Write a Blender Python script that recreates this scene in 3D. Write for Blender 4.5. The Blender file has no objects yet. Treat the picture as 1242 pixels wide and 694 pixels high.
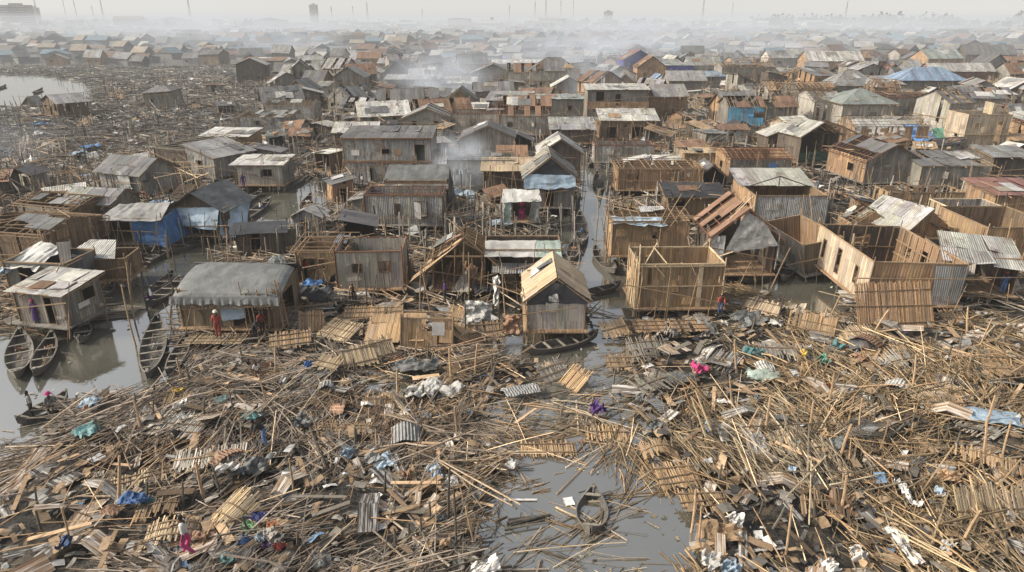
import bpy, math, random
import numpy as np
from mathutils import Vector, Matrix, Euler
R = random.Random(7)
NR = np.random.default_rng(11)
scene = bpy.context.scene
COL = scene.collection
PI = math.pi
# ---------------------------------------------------------------- camera
FPX, CAMH = 828.0, 19.0
PITCH = math.atan(325 / 828)
SP, CP = math.sin(PITCH), math.cos(PITCH)
cam_d = bpy.data.cameras.new('camera')
cam = bpy.data.objects.new('camera', cam_d)
COL.objects.link(cam)
cam.location = (0, 0, CAMH)
cam.rotation_euler = (PI / 2 - PITCH, 0, 0)
cam_d.sensor_width = 36
cam_d.lens = 36 * FPX / 1242
cam_d.clip_start = 0.5
cam_d.clip_end = 9000
scene.camera = cam

def G(px, py, z=0.0):
    """photo position -> point at height z"""
    u, v = (px - 621) / FPX, (py - 347) / FPX
    t = (CAMH - z) / (SP + v * CP)
    return (u * t, (CP - v * SP) * t)

def proj(x, y, z=0.0):
    dep = y * CP + (CAMH - z) * SP
    vv = (CAMH - z) * CP - y * SP
    return 621 + FPX * x / dep, 347 + FPX * vv / dep

# ---------------------------------------------------------------- noise
_perm = NR.random((256, 256))
def vnoise(x, y):
    x = np.asarray(x, float); y = np.asarray(y, float)
    xi = np.floor(x).astype(int); yi = np.floor(y).astype(int)
    fx = x - xi; fy = y - yi
    fx = fx * fx * (3 - 2 * fx); fy = fy * fy * (3 - 2 * fy)
    a = _perm[xi & 255, yi & 255]; b = _perm[(xi + 1) & 255, yi & 255]
    c = _perm[xi & 255, (yi + 1) & 255]; d = _perm[(xi + 1) & 255, (yi + 1) & 255]
    return (a * (1 - fx) + b * fx) * (1 - fy) + (c * (1 - fx) + d * fx) * fy
def fbm(x, y, o=4):
    s = 0; a = .5
    for i in range(o):
        s = s + a * vnoise(x * 2 ** i + 17 * i, y * 2 ** i + 5 * i); a *= .5
    return s / (1 - .5 ** o)

# ---------------------------------------------------------------- materials
_mats = {}
def mat(kind, col, rough=.8, var=1.0):
    key = (kind, tuple(col), rough, var)
    if key in _mats: return _mats[key]
    m = bpy.data.materials.new(kind); m.use_nodes = True
    _mats[key] = m
    nt = m.node_tree; N = nt.nodes; L = nt.links; N.clear()
    out = N.new('ShaderNodeOutputMaterial'); bs = N.new('ShaderNodeBsdfPrincipled')
    L.new(bs.outputs[0], out.inputs[0])
    bs.inputs['Roughness'].default_value = rough
    bs.inputs['Specular IOR Level'].default_value = .3
    def new(t, **k):
        n = N.new(t)
        for a, b in k.items(): setattr(n, a, b)
        return n
    def math_(op, a, b=None, c=None):
        n = new('ShaderNodeMath', operation=op)
        for i, x in enumerate((a, b, c)):
            if x is None: continue
            if isinstance(x, (int, float)): n.inputs[i].default_value = x
            else: L.new(x, n.inputs[i])
        return n.outputs[0]
    def vscale(colsock, fac):
        n = new('ShaderNodeVectorMath', operation='SCALE'); L.new(colsock, n.inputs[0])
        if isinstance(fac, (int, float)): n.inputs['Scale'].default_value = fac
        else: L.new(fac, n.inputs['Scale'])
        return n.outputs[0]
    def mapr(x, a, b, c, d):
        n = new('ShaderNodeMapRange'); L.new(x, n.inputs[0])
        for i, q in enumerate((a, b, c, d)): n.inputs[i + 1].default_value = q
        return n.outputs[0]
    def mixc(fac, a, b):
        n = new('ShaderNodeMix', data_type='RGBA'); 
        if isinstance(fac, (int, float)): n.inputs[0].default_value = fac
        else: L.new(fac, n.inputs[0])
        for i, x in ((6, a), (7, b)):
            if isinstance(x, tuple): n.inputs[i].default_value = (*x, 1)
            else: L.new(x, n.inputs[i])
        return n.outputs[2]
    tc = new('ShaderNodeTexCoord')
    oi = new('ShaderNodeObjectInfo')
    off = new('ShaderNodeVectorMath', operation='ADD'); L.new(tc.outputs['Object'], off.inputs[0])
    cmb = new('ShaderNodeCombineXYZ'); r13 = math_('MULTIPLY', oi.outputs['Random'], 37.0)
    for i in range(3): L.new(r13, cmb.inputs[i])
    L.new(cmb.outputs[0], off.inputs[1])
    P = off.outputs[0]
    def noise(scale, detail=3, vec=P, rough_=.55, dist=0):
        n = new('ShaderNodeTexNoise'); L.new(vec, n.inputs['Vector'])
        n.inputs['Scale'].default_value = scale; n.inputs['Detail'].default_value = detail
        n.inputs['Roughness'].default_value = rough_; n.inputs['Distortion'].default_value = dist
        return n.outputs[0]
    uv = new('ShaderNodeSeparateXYZ'); L.new(tc.outputs['UV'], uv.inputs[0])
    U, V = uv.outputs[0], uv.outputs[1]
    base = new('ShaderNodeRGB'); base.outputs[0].default_value = (*col, 1); c = base.outputs[0]
    at = new('ShaderNodeAttribute', attribute_name='tint')
    mul = new('ShaderNodeVectorMath', operation='MULTIPLY'); L.new(c, mul.inputs[0]); L.new(at.outputs['Color'], mul.inputs[1])
    c = mul.outputs[0]
    big = noise(.45, 4)
    c = vscale(c, mapr(big, .3, .7, 1 - .28 * var, 1 + .2 * var))
    fine = noise(6, 4)
    bump_src = None; bump_s = .3; bump_d = .02
    if kind in ('slat', 'plank', 'thatch'):
        fr = {'slat': 11.0, 'plank': 4.5, 'thatch': 24.0}[kind]
        wob = math_('MULTIPLY', noise(1.1, 2), .25 if kind == 'slat' else .1)
        uu = math_('MULTIPLY', math_('ADD', U, math_('MULTIPLY', wob, .25)), fr)
        fl = math_('FLOOR', uu); fc = math_('FRACT', uu)
        wn = new('ShaderNodeTexWhiteNoise', noise_dimensions='2D')
        cc = new('ShaderNodeCombineXYZ'); L.new(fl, cc.inputs[0]); L.new(math_('FLOOR', math_('MULTIPLY', V, .7)), cc.inputs[1]); L.new(cc.outputs[0], wn.inputs[0])
        c = vscale(c, mapr(wn.outputs[0], 0, 1, .68, 1.25))
        edge = math_('ABSOLUTE', math_('SUBTRACT', fc, .5))
        c = vscale(c, mapr(edge, .36, .5, 1.0, .38))
        bump_src = math_('SUBTRACT', .5, edge); bump_d = .03; bump_s = .6
        # grey weathering streaks
        st = new('ShaderNodeMapping'); st.inputs['Scale'].default_value = (5, .5, 1); L.new(tc.outputs['UV'], st.inputs[0])
        sn = noise(1.3, 4, st.outputs[0])
        g = tuple(sum(col) / 3 * q for q in (1.0, .97, .92))
        c = mixc(mapr(sn, .45, .7, 0, .6), c, vscale(mixc(0.0, g, g), .9))
        bs.inputs['Roughness'].default_value = .85
    elif kind == 'corr':
        w = math_('SINE', math_('MULTIPLY', U, 2 * PI / .16))
        bump_src = w; bump_d = .03; bump_s = .7
        c = vscale(c, mapr(w, -1, 1, .8, 1.08))
        fl = math_('FLOOR', math_('MULTIPLY', U, 1.2))
        wn = new('ShaderNodeTexWhiteNoise', noise_dimensions='1D'); L.new(fl, wn.inputs['W'])
        c = vscale(c, mapr(wn.outputs[0], 0, 1, .8, 1.15))
        rn = noise(.9, 6, P, .65, .4)
        rust = mapr(rn, .52, .68, 0, .75)
        c = mixc(rust, c, (.13, .075, .045))
        st = new('ShaderNodeMapping'); st.inputs['Scale'].default_value = (3, .35, 1); L.new(tc.outputs['UV'], st.inputs[0])
        c = vscale(c, mapr(noise(1.6, 4, st.outputs[0]), .35, .65, .75, 1.1))
        bs.inputs['Metallic'].default_value = .15
        bs.inputs['Roughness'].default_value = .6
    elif kind == 'tarp':
        bump_src = noise(1.8, 3, P, .5, 1.0); bump_d = .08; bump_s = .6
        c = vscale(c, mapr(noise(1.1, 3, P, .5, .6), .35, .7, .72, 1.12))
        bs.inputs['Roughness'].default_value = .55
    elif kind == 'wood':
        c = vscale(c, mapr(fine, .3, .7, .75, 1.2)); bump_src = fine; bump_d = .01
    elif kind == 'mud':
        c = vscale(c, mapr(noise(3.5, 8, P, .7), .35, .65, .45, 1.5))
        c = mixc(mapr(noise(1.2, 5), .5, .62, 0, .7), c, (.16, .125, .085))
        bump_src = noise(5, 8, P, .7); bump_d = .25; bump_s = 1.0
        rr = mapr(noise(.8, 3), .4, .6, .25, .9); L.new(rr, bs.inputs['Roughness'])
    else:
        bump_src = fine; bump_d = .01
        c = vscale(c, mapr(fine, .3, .7, .85, 1.1))
    c = vscale(c, mapr(oi.outputs['Random'], 0, 1, .85, 1.15))
    L.new(c, bs.inputs['Base Color'])
    if bump_src is not None:
        b = new('ShaderNodeBump'); b.inputs['Strength'].default_value = bump_s; b.inputs['Distance'].default_value = bump_d
        L.new(bump_src, b.inputs['Height']); L.new(b.outputs[0], bs.inputs['Normal'])
    return m

PAL = {
 'bamboo': ('slat', (.37, .245, .13)), 'bamboo_pale': ('slat', (.46, .35, .22)), 'bamboo_dark': ('slat', (.20, .135, .08)),
 'greywall': ('slat', (.25, .235, .205)), 'greyplank': ('plank', (.23, .21, .18)), 'brownplank': ('plank', (.33, .205, .11)), 'darkplank': ('plank', (.11, .085, .065)),
 'cream': ('plank', (.43, .345, .245)), 'plywood': ('plank', (.40, .245, .125)), 'tin': ('corr', (.33, .33, .32)), 'tin_pale': ('corr', (.55, .54, .50)), 'tin_dark': ('corr', (.17, .17, .17)),
 'tin_rust': ('corr', (.25, .15, .095)), 'tin_blue': ('corr', (.22, .30, .41)), 'tin_teal': ('corr', (.32, .36, .33)), 'tin_red': ('corr', (.27, .14, .115)),
 'blueboard': ('plank', (.10, .36, .55)), 'tarp_grey': ('tarp', (.145, .15, .145)), 'tarp_white': ('tarp', (.50, .49, .46)), 'tarp_blue': ('tarp', (.07, .17, .36)),
 'tarp_pale': ('tarp', (.33, .42, .50)), 'tarp_black': ('tarp', (.045, .045, .05)), 'tarp_brown': ('tarp', (.26, .15, .09)), 'tarp_green': ('tarp', (.10, .24, .17)),
 'tarp_purple': ('tarp', (.06, .07, .27)), 'tarp_teal': ('tarp', (.10, .22, .22)), 'tarp_mint': ('tarp', (.42, .50, .44)), 'cardboard': ('tarp', (.40, .27, .16)),
 'thatch': ('thatch', (.23, .18, .12)), 'beam': ('wood', (.26, .18, .11)), 'beam_grey': ('wood', (.17, .15, .12)), 'beam_dark': ('wood', (.07, .055, .045)), 'beam_pale': ('wood', (.44, .34, .22)),
 'beam_red': ('wood', (.17, .085, .05)), 'tintonly': ('wood', (1, 1, 1)), 'tintslat': ('slat', (1, 1, 1)), 'tintplank': ('plank', (1, 1, 1)), 'mud': ('mud', (.045, .041, .035)), 'white': ('cloth', (.58, .56, .52)), 'pink': ('cloth', (.45, .05, .17)),
 'hull': ('wood', (.10, .088, .075)), 'hull_grey': ('wood', (.125, .115, .10)), 'thwart': ('wood', (.21, .19, .155)), 'red': ('cloth', (.30, .06, .045)), 'orange': ('cloth', (.45, .19, .09)),
 'navy': ('cloth', (.04, .07, .15)), 'jeans': ('cloth', (.07, .13, .26)), 'skin': ('cloth', (.085, .045, .028)), 'hair': ('cloth', (.012, .01, .01)), 'purple': ('cloth', (.08, .035, .14)),
 'greyc': ('cloth', (.22, .22, .21)), 'blackc': ('cloth', (.03, .03, .032)), 'yellow': ('cloth', (.55, .38, .06)), 'green': ('cloth', (.10, .30, .14)), 'leaf': ('cloth', (.07, .12, .035)), 'bluec': ('cloth', (.08, .16, .34)), 'rubber': ('cloth', (.02, .02, .02)),
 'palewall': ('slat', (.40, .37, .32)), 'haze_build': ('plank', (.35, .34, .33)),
}
def M(n): return mat(*PAL[n])

# ---------------------------------------------------------------- mesh builder
class MB:
    def __init__(s): s.v = []; s.f = []; s.uv = []; s.t = []
    def face(s, pts, uvs, t=1.0):
        i = len(s.v); s.v.extend(pts); s.f.append(tuple(range(i, i + len(pts)))); s.uv.extend(uvs)
        s.t.append(t if isinstance(t, tuple) else (t, t, t))
    def box(s, o, ax, ay, az, t=1.0):
        """corner o, edge vectors"""
        o, ax, ay, az = map(Vector, (o, ax, ay, az))
        lx, ly, lz = ax.length, ay.length, az.length
        p = [o, o + ax, o + ax + ay, o + ay]; q = [a + az for a in p]
        u0 = R.random() * 7
        def F(a, b, c, d, lu, lv): s.face((a, b, c, d), ((u0, 0), (u0 + lu, 0), (u0 + lu, lv), (u0, lv)), t)
        F(p[0], p[1], q[1], q[0], lx, lz); F(p[1], p[2], q[2], q[1], ly, lz)
        F(p[2], p[3], q[3], q[2], lx, lz); F(p[3], p[0], q[0], q[3], ly, lz)
        F(q[0], q[1], q[2], q[3], lx, ly); F(p[3], p[2], p[1], p[0], lx, ly)
    def cbox(s, c, dx, dy, dz, t=1.0, rz=0):
        m = Matrix.Rotation(rz, 3, 'Z'); a = m @ Vector((dx, 0, 0)); b = m @ Vector((0, dy, 0)); z = Vector((0, 0, dz))
        s.box(Vector(c) - a / 2 - b / 2 - z / 2, a, b, z, t)
    def beam(s, p, q, w, h=None, t=1.0):
        p, q = Vector(p), Vector(q); d = q - p; h = h or w
        x = d.cross(Vector((0, 0, 1)));
        if x.length < 1e-4: x = Vector((1, 0, 0))
        x.normalize(); y = x.cross(d).normalized()
        s.box(p - x * w / 2 - y * h / 2, x * w, y * h, d, t)
    def pole(s, p, q, r, r2=None, n=6, t=1.0, bend=0.0, seg=1):
        p, q = Vector(p), Vector(q); r2 = r * .75 if r2 is None else r2; d = q - p; L = d.length
        x = d.cross(Vector((.3, .2, 1)))
        if x.length < 1e-4: x = Vector((1, 0, 0))
        x.normalize(); y = x.cross(d).normalized()
        rings = []
        for k in range(seg + 1):
            f = k / seg; c = p + d * f + y * (bend * math.sin(f * PI)); rr = r + (r2 - r) * f
            rings.append([c + (x * math.cos(2 * PI * i / n) + y * math.sin(2 * PI * i / n)) * rr for i in range(n)])
        for k in range(seg):
            for i in range(n):
                j = (i + 1) % n
                s.face((rings[k][i], rings[k][j], rings[k + 1][j], rings[k + 1][i]), ((i * .05, k), (i * .05 + .05, k), (i * .05 + .05, k + 1), (i * .05, k + 1)), t)
        s.face(rings[-1], [(0, 0)] * n, t); s.face(rings[0][::-1], [(0, 0)] * n, t)
    def sheet(s, a, b, c, d, nu=2, nv=2, fn=None, t=1.0):
        """a-b bottom edge, d-c top edge; fn(u,v)->offset vector"""
        a, b, c, d = map(Vector, (a, b, c, d)); lu = max((b - a).length, (c - d).length); lv = (d - a).length; u0 = R.random() * 9
        g = []
        for j in range(nv + 1):
            v = j / nv; row = []
            for i in range(nu + 1):
                u = i / nu; p = a.lerp(b, u).lerp(d.lerp(c, u), v)
                if fn: p = p + Vector(fn(u, v))
                row.append(p)
            g.append(row)
        for j in range(nv):
            for i in range(nu):
                s.face((g[j][i], g[j][i + 1], g[j + 1][i + 1], g[j + 1][i]), ((u0 + lu * i / nu, lv * j / nv), (u0 + lu * (i + 1) / nu, lv * j / nv), (u0 + lu * (i + 1) / nu, lv * (j + 1) / nv), (u0 + lu * i / nu, lv * (j + 1) / nv)), t)
    def mesh(s, name, m, smooth=False):
        me = bpy.data.meshes.new(name); me.from_pydata([tuple(p) for p in s.v], [], s.f)
        ul = me.uv_layers.new(name='UVMap'); ul.data.foreach_set('uv', np.array(s.uv, 'f').ravel())
        at = me.attributes.new('tint', 'FLOAT_COLOR', 'FACE')
        at.data.foreach_set('color', np.array([(*q, 1) for q in s.t], 'f').ravel())
        me.materials.append(M(m) if isinstance(m, str) else m)
        if smooth: me.polygons.foreach_set('use_smooth', [True] * len(s.f))
        return me
    def build(s, name, m, parent=None, smooth=False):
        if not s.f: return None
        o = bpy.data.objects.new(name, s.mesh(name, m, smooth)); COL.objects.link(o)
        if parent is not None: o.parent = parent
        return o

def numesh(name, verts, faces, tints, m, uv=None):
    """fast quad mesh from arrays; tints per face"""
    me = bpy.data.meshes.new(name)
    nv, nf = len(verts), len(faces)
    me.vertices.add(nv); me.vertices.foreach_set('co', verts.astype('f').ravel())
    me.loops.add(nf * 4); me.loops.foreach_set('vertex_index', faces.astype('i').ravel())
    me.polygons.add(nf); me.polygons.foreach_set('loop_start', np.arange(0, nf * 4, 4, dtype='i'))
    me.update(calc_edges=True)
    at = me.attributes.new('tint', 'FLOAT_COLOR', 'FACE')
    at.data.foreach_set('color', np.hstack([tints, np.ones((nf, 1))]).astype('f').ravel())
    ul = me.uv_layers.new(name='UVMap')
    if uv is not None: ul.data.foreach_set('uv', uv.astype('f').ravel())
    me.materials.append(M(m)); me.polygons.foreach_set('use_smooth', [False] * nf); me.validate()
    o = bpy.data.objects.new(name, me); COL.objects.link(o); return o

def sticks(name, p0, p1, r, col, m='tintonly'):
    d = p1 - p0; L = np.linalg.norm(d, axis=1, keepdims=True); d = d / np.maximum(L, 1e-6)
    x = np.cross(d, np.array([.31, .17, 1.0])); x /= np.linalg.norm(x, axis=1, keepdims=True); y = np.cross(x, d)
    n = len(p0); V = np.zeros((n, 8, 3)); r = r[:, None]
    rr = r.copy(); hh = r * NR.uniform(.45, 1.0, (n, 1))
    k = 0
    for p, q in ((p0, 1.0), (p1, .8)):
        for sx, sy in ((-1, -1), (1, -1), (1, 1), (-1, 1)):
            V[:, k] = p + x * rr * sx * q + y * hh * sy * q; k += 1
    base = np.array([[0, 1, 5, 4], [1, 2, 6, 5], [2, 3, 7, 6], [3, 0, 4, 7], [3, 2, 1, 0], [4, 5, 6, 7]])
    Fc = (base[None] + 8 * np.arange(n)[:, None, None]).reshape(-1, 4)
    T = np.repeat(col, 6, axis=0)
    return numesh(name, V.reshape(-1, 3), Fc, T, m)

# ---------------------------------------------------------------- tagging
THINGS = []
def tag(o, label, cat, group=None, kind=None, fix=False):
    if label: o['label'] = label
    if cat: o['category'] = cat
    if group: o['group'] = group
    if kind: o['kind'] = kind
    if kind is None: THINGS.append(o)
    return o
def thing(name, label, cat, loc=(0, 0, 0), rz=0, group=None, tilt=(0, 0)):
    o = bpy.data.objects.new(name, None); COL.objects.link(o); o.empty_display_size = .3
    o.location = loc; o.rotation_euler = (tilt[0], tilt[1], rz)
    return tag(o, label, cat, group)
def copy_tree(o, parent=None):
    c = o.copy(); COL.objects.link(c)
    if parent is not None: c.parent = parent
    for ch in o.children: copy_tree(ch, c)
    return c
LM = []
def landmark(x, y, ph): LM.append((x, y, ph))
def near(x, y):
    """phrase for the closest landmark, weighted so the depth counts less than the width"""
    best = min(LM, key=lambda l: math.hypot((l[0] - x), (l[1] - y)) )
    dx, dy = x - best[0], y - best[1]
    s = max(6, .09 * y)
    if math.hypot(dx, dy) < s: w = 'beside'
    elif abs(dx) > abs(dy): w = 'left of' if dx < 0 else 'right of'
    else: w = 'in front of' if dy < 0 else 'behind'
    return w + ' ' + best[2]
# ---------------------------------------------------------------- terrain
WP = [
 [(706,180),(732,180),(746,260),(758,330),(776,380),(780,430),(764,455),(756,482),(778,515),(815,560),(845,620),(860,720),(575,720),(570,640),(585,590),(620,560),(560,530),(590,490),(640,455),(700,435),(722,405),(714,370),(696,340),(684,300),(690,240)],
 [(338,218),(400,220),(396,268),(350,276),(335,290),(300,298),(262,318),(240,345),(224,380),(212,425),(200,470),(165,486),(90,480),(60,530),(20,590),(-60,640),(-60,410),(60,400),(112,395),(112,345),(150,330),(232,296),(290,240)],
 [(905,262),(955,262),(968,300),(1000,330),(1040,392),(975,390),(930,362),(876,345),(868,318),(900,305),(905,290)],
 [(-60,90),(55,91),(118,104),(106,120),(60,126),(10,132),(-60,134)],
 [(600,380),(700,385),(735,412),(700,442),(640,445),(600,435),(590,410)],
 [(855,200),(880,205),(915,255),(915,270),(890,270),(865,235)],
 [(704,120),(718,120),(728,185),(709,185)],
 [(1225,610),(1260,610),(1260,680),(1235,670)],
]
WPW = [np.array([G(*p) for p in poly]) for poly in WP]
def sdpoly(x, y, P):
    """signed distance, positive inside"""
    d = np.full(x.shape, 1e9); ins = np.zeros(x.shape, bool)
    n = len(P)
    for i in range(n):
        ax, ay = P[i]; bx, by = P[(i + 1) % n]
        ex, ey = bx - ax, by - ay; t = np.clip(((x - ax) * ex + (y - ay) * ey) / (ex * ex + ey * ey), 0, 1)
        d = np.minimum(d, np.hypot(x - ax - t * ex, y - ay - t * ey))
        c = ((ay > y) != (by > y)) & (x < (bx - ax) * (y - ay) / (by - ay + 1e-12) + ax)
        ins ^= c
    return np.where(ins, d, -d)
def watersd(x, y):
    x = np.asarray(x, float); y = np.asarray(y, float)
    s = np.full(x.shape, -1e9)
    for P in WPW: s = np.maximum(s, sdpoly(x, y, P))
    return s
def ht(x, y):
    x = np.asarray(x, float); y = np.asarray(y, float)
    sd = watersd(x, y)
    n = fbm(x * .55, y * .55); n2 = fbm(x * .13 + 9, y * .13 + 3)
    land = .04 + .75 * np.clip(n - .36, 0, 1) + .5 * np.clip(n2 - .45, 0, 1)
    land = np.where(y > 55, .03 + .45 * np.clip(n - .42, 0, 1), land)
    pud = (y < 60) & (n2 < .44)
    land = np.where(pud, land - .25 * np.clip((.44 - n2) * 8, 0, 1), land)
    e = np.clip((-sd + (n - .5) * 1.3) * .6, -1, 1)
    return np.where(e > 0, land * np.clip(e * 1.2, 0, 1) + .01, -.35 * np.clip(-e * 2, 0, 1) - .02)
def h1(x, y): return float(ht(np.array([x]), np.array([y]))[0])

nr, nc = 420, 330
ds = 13 * (1500 / 13) ** (np.linspace(0, 1, nr) ** 1.0)
ts = np.linspace(-1.05, 1.05, nc)
YY, TT = np.meshgrid(ds, ts, indexing='ij')
XX = TT * (YY + 9)
ZZ = ht(XX, YY)
ZZ = np.where(YY > 600, .12, ZZ)
V = np.stack([XX, YY, ZZ], -1).reshape(-1, 3)
ii, jj = np.meshgrid(np.arange(nr - 1), np.arange(nc - 1), indexing='ij'); b = (ii * nc + jj).ravel()
Fc = np.stack([b, b + 1, b + nc + 1, b + nc], -1)
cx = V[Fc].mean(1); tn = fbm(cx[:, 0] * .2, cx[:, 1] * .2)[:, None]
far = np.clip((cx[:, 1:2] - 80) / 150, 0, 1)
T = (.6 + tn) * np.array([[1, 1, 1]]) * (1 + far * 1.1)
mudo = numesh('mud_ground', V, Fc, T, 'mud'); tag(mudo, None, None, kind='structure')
mudo.data.polygons.foreach_set('use_smooth', [True] * len(Fc))

# big ground sheet out to the horizon
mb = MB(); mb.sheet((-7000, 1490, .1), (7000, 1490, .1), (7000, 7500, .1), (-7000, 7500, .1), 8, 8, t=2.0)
tag(mb.build('far_ground', 'mud'), None, None, kind='structure')

# water
wm = bpy.data.materials.new('murky_water'); wm.use_nodes = True
nt = wm.node_tree; N = nt.nodes; L = nt.links; bs = N['Principled BSDF']
bs.inputs['Base Color'].default_value = (.085, .085, .072, 1)
bs.inputs['Roughness'].default_value = .07; bs.inputs['IOR'].default_value = 4.2
nz = N.new('ShaderNodeTexNoise'); nz.inputs['Scale'].default_value = 1.6; nz.inputs['Detail'].default_value = 6
tc = N.new('ShaderNodeTexCoord'); L.new(tc.outputs['Object'], nz.inputs['Vector'])
bp = N.new('ShaderNodeBump'); bp.inputs['Strength'].default_value = .07; bp.inputs['Distance'].default_value = .08
L.new(nz.outputs[0], bp.inputs['Height']); L.new(bp.outputs[0], bs.inputs['Normal'])
nz2 = N.new('ShaderNodeTexNoise'); nz2.inputs['Scale'].default_value = .25; nz2.inputs['Detail'].default_value = 7; nz2.inputs['Roughness'].default_value = .65
L.new(tc.outputs['Object'], nz2.inputs['Vector'])
mr = N.new('ShaderNodeMapRange'); L.new(nz2.outputs[0], mr.inputs[0]); mr.inputs[1].default_value = .4; mr.inputs[2].default_value = .66; mr.inputs[3].default_value = .02; mr.inputs[4].default_value = .12
L.new(mr.outputs[0], bs.inputs['Roughness'])
mx = N.new('ShaderNodeMix'); mx.data_type = 'RGBA'; L.new(nz2.outputs[0], mx.inputs[0])
mx.inputs[6].default_value = (.045, .05, .042, 1); mx.inputs[7].default_value = (.15, .14, .11, 1); L.new(mx.outputs[2], bs.inputs['Base Color'])
me = bpy.data.meshes.new('water'); me.from_pydata([(-900, 5, 0), (900, 5, 0), (900, 1480, 0), (-900, 1480, 0)], [], [(0, 1, 2, 3)]); me.materials.append(wm)
wo = bpy.data.objects.new('water', me); COL.objects.link(wo); tag(wo, None, None, kind='structure')

# ---------------------------------------------------------------- sky, sun, haze
SUN_EL, SUN_AZ = math.radians(34), math.radians(-82)      # azimuth measured from +Y (view) to the left
SUNV = Vector((math.sin(SUN_AZ - .25) * math.cos(SUN_EL), math.cos(SUN_AZ - .25) * math.cos(SUN_EL), math.sin(SUN_EL)))
w = bpy.data.worlds.new('World'); scene.world = w; w.use_nodes = True
nt = w.node_tree; N = nt.nodes; L = nt.links; bg = N['Background']
sk = N.new('ShaderNodeTexSky'); sk.sky_type = 'NISHITA'; sk.sun_disc = False
sk.sun_elevation = SUN_EL; sk.sun_rotation = math.atan2(SUNV.x, SUNV.y)
sk.air_density = 1.0; sk.dust_density = 5.0; sk.ozone_density = 1.0
hs = N.new('ShaderNodeHueSaturation'); hs.inputs['Saturation'].default_value = .4; hs.inputs['Value'].default_value = 1.35
L.new(sk.outputs[0], hs.inputs['Color']); L.new(hs.outputs[0], bg.inputs['Color'])
bg.inputs['Strength'].default_value = .15
sd = bpy.data.lights.new('sun', 'SUN'); sd.energy = 4.8; sd.angle = math.radians(2.0); sd.color = (1, .9, .74)
so = bpy.data.objects.new('sun', sd); COL.objects.link(so); so.rotation_euler = (-SUNV).to_track_quat('-Z', 'Y').to_euler(); so.location = (-60, 0, 80)

def glow_volmat(name, dens, col=(.6, .6, .6), noise=None):
    """thin medium: absorbs what is behind it and emits a glow that stands in for scattered sun and sky light, col per unit of optical depth"""
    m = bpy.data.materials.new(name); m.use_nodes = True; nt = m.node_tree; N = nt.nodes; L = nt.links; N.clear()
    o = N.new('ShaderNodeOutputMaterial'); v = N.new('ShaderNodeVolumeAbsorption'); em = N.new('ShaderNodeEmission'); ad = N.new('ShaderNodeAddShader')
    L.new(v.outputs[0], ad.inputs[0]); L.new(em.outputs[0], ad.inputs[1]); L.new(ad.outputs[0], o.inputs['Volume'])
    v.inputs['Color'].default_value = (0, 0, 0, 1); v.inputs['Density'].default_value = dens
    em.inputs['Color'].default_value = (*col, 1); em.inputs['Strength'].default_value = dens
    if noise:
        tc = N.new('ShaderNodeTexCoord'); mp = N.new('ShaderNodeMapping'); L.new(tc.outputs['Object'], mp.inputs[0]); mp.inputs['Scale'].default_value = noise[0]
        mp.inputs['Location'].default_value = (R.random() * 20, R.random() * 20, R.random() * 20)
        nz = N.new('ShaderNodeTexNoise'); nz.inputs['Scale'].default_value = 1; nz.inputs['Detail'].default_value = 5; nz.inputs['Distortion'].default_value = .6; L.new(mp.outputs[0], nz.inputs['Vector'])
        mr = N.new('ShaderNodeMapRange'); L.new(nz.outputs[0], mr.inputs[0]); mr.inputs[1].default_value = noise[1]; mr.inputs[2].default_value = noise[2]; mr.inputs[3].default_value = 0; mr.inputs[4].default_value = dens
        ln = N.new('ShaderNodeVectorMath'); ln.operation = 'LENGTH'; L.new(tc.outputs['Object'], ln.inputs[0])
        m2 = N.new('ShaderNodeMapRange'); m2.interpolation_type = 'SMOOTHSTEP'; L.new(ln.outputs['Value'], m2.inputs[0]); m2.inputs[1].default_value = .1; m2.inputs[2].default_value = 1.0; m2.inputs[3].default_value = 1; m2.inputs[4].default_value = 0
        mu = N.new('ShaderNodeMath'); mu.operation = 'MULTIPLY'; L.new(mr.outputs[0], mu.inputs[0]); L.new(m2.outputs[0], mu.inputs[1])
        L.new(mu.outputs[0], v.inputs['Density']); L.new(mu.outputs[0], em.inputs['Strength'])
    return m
def volbox(name, x0, x1, y0, y1, z0, z1, m):
    mb = MB(); mb.box((x0, y0, z0), (x1 - x0, 0, 0), (0, y1 - y0, 0), (0, 0, z1 - z0))
    o = mb.build(name, m); tag(o, None, None, kind='structure'); return o
HAZE = True
if HAZE:
    volbox('haze', -4000, 4000, -60, 6000, -2, 260, glow_volmat('haze', .00032, (.86, .845, .80)))  # haze brightness is emission, standing in for scattered daylight
    volbox('ground_haze', -2500, 2500, 210, 4500, -1.5, 22, glow_volmat('ground_haze', .00090, (.63, .645, .655)))  # low haze layer, also self-glowing instead of scattering light
scene.cycles.volume_bounces = 0
scene.cycles.volume_step_rate = 2
scene.cycles.volume_max_steps = 128
scene.cycles.max_bounces = 6
scene.view_settings.view_transform = 'Standard'; scene.view_settings.look = 'None'; scene.view_settings.exposure = 0
scene.cycles.use_denoising = True

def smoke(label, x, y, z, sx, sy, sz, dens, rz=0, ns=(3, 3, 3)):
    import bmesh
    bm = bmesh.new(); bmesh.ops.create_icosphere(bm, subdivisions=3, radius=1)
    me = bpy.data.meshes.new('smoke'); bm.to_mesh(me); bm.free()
    me.materials.append(glow_volmat('smoke', dens, (.72, .75, .79), (ns, .36, .62)))  # smoke is pale by its own emission, not by sunlight falling on it
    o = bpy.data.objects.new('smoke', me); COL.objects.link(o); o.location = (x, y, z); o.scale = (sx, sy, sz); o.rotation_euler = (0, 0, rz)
    tag(o, label, 'smoke', kind='stuff')
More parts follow.
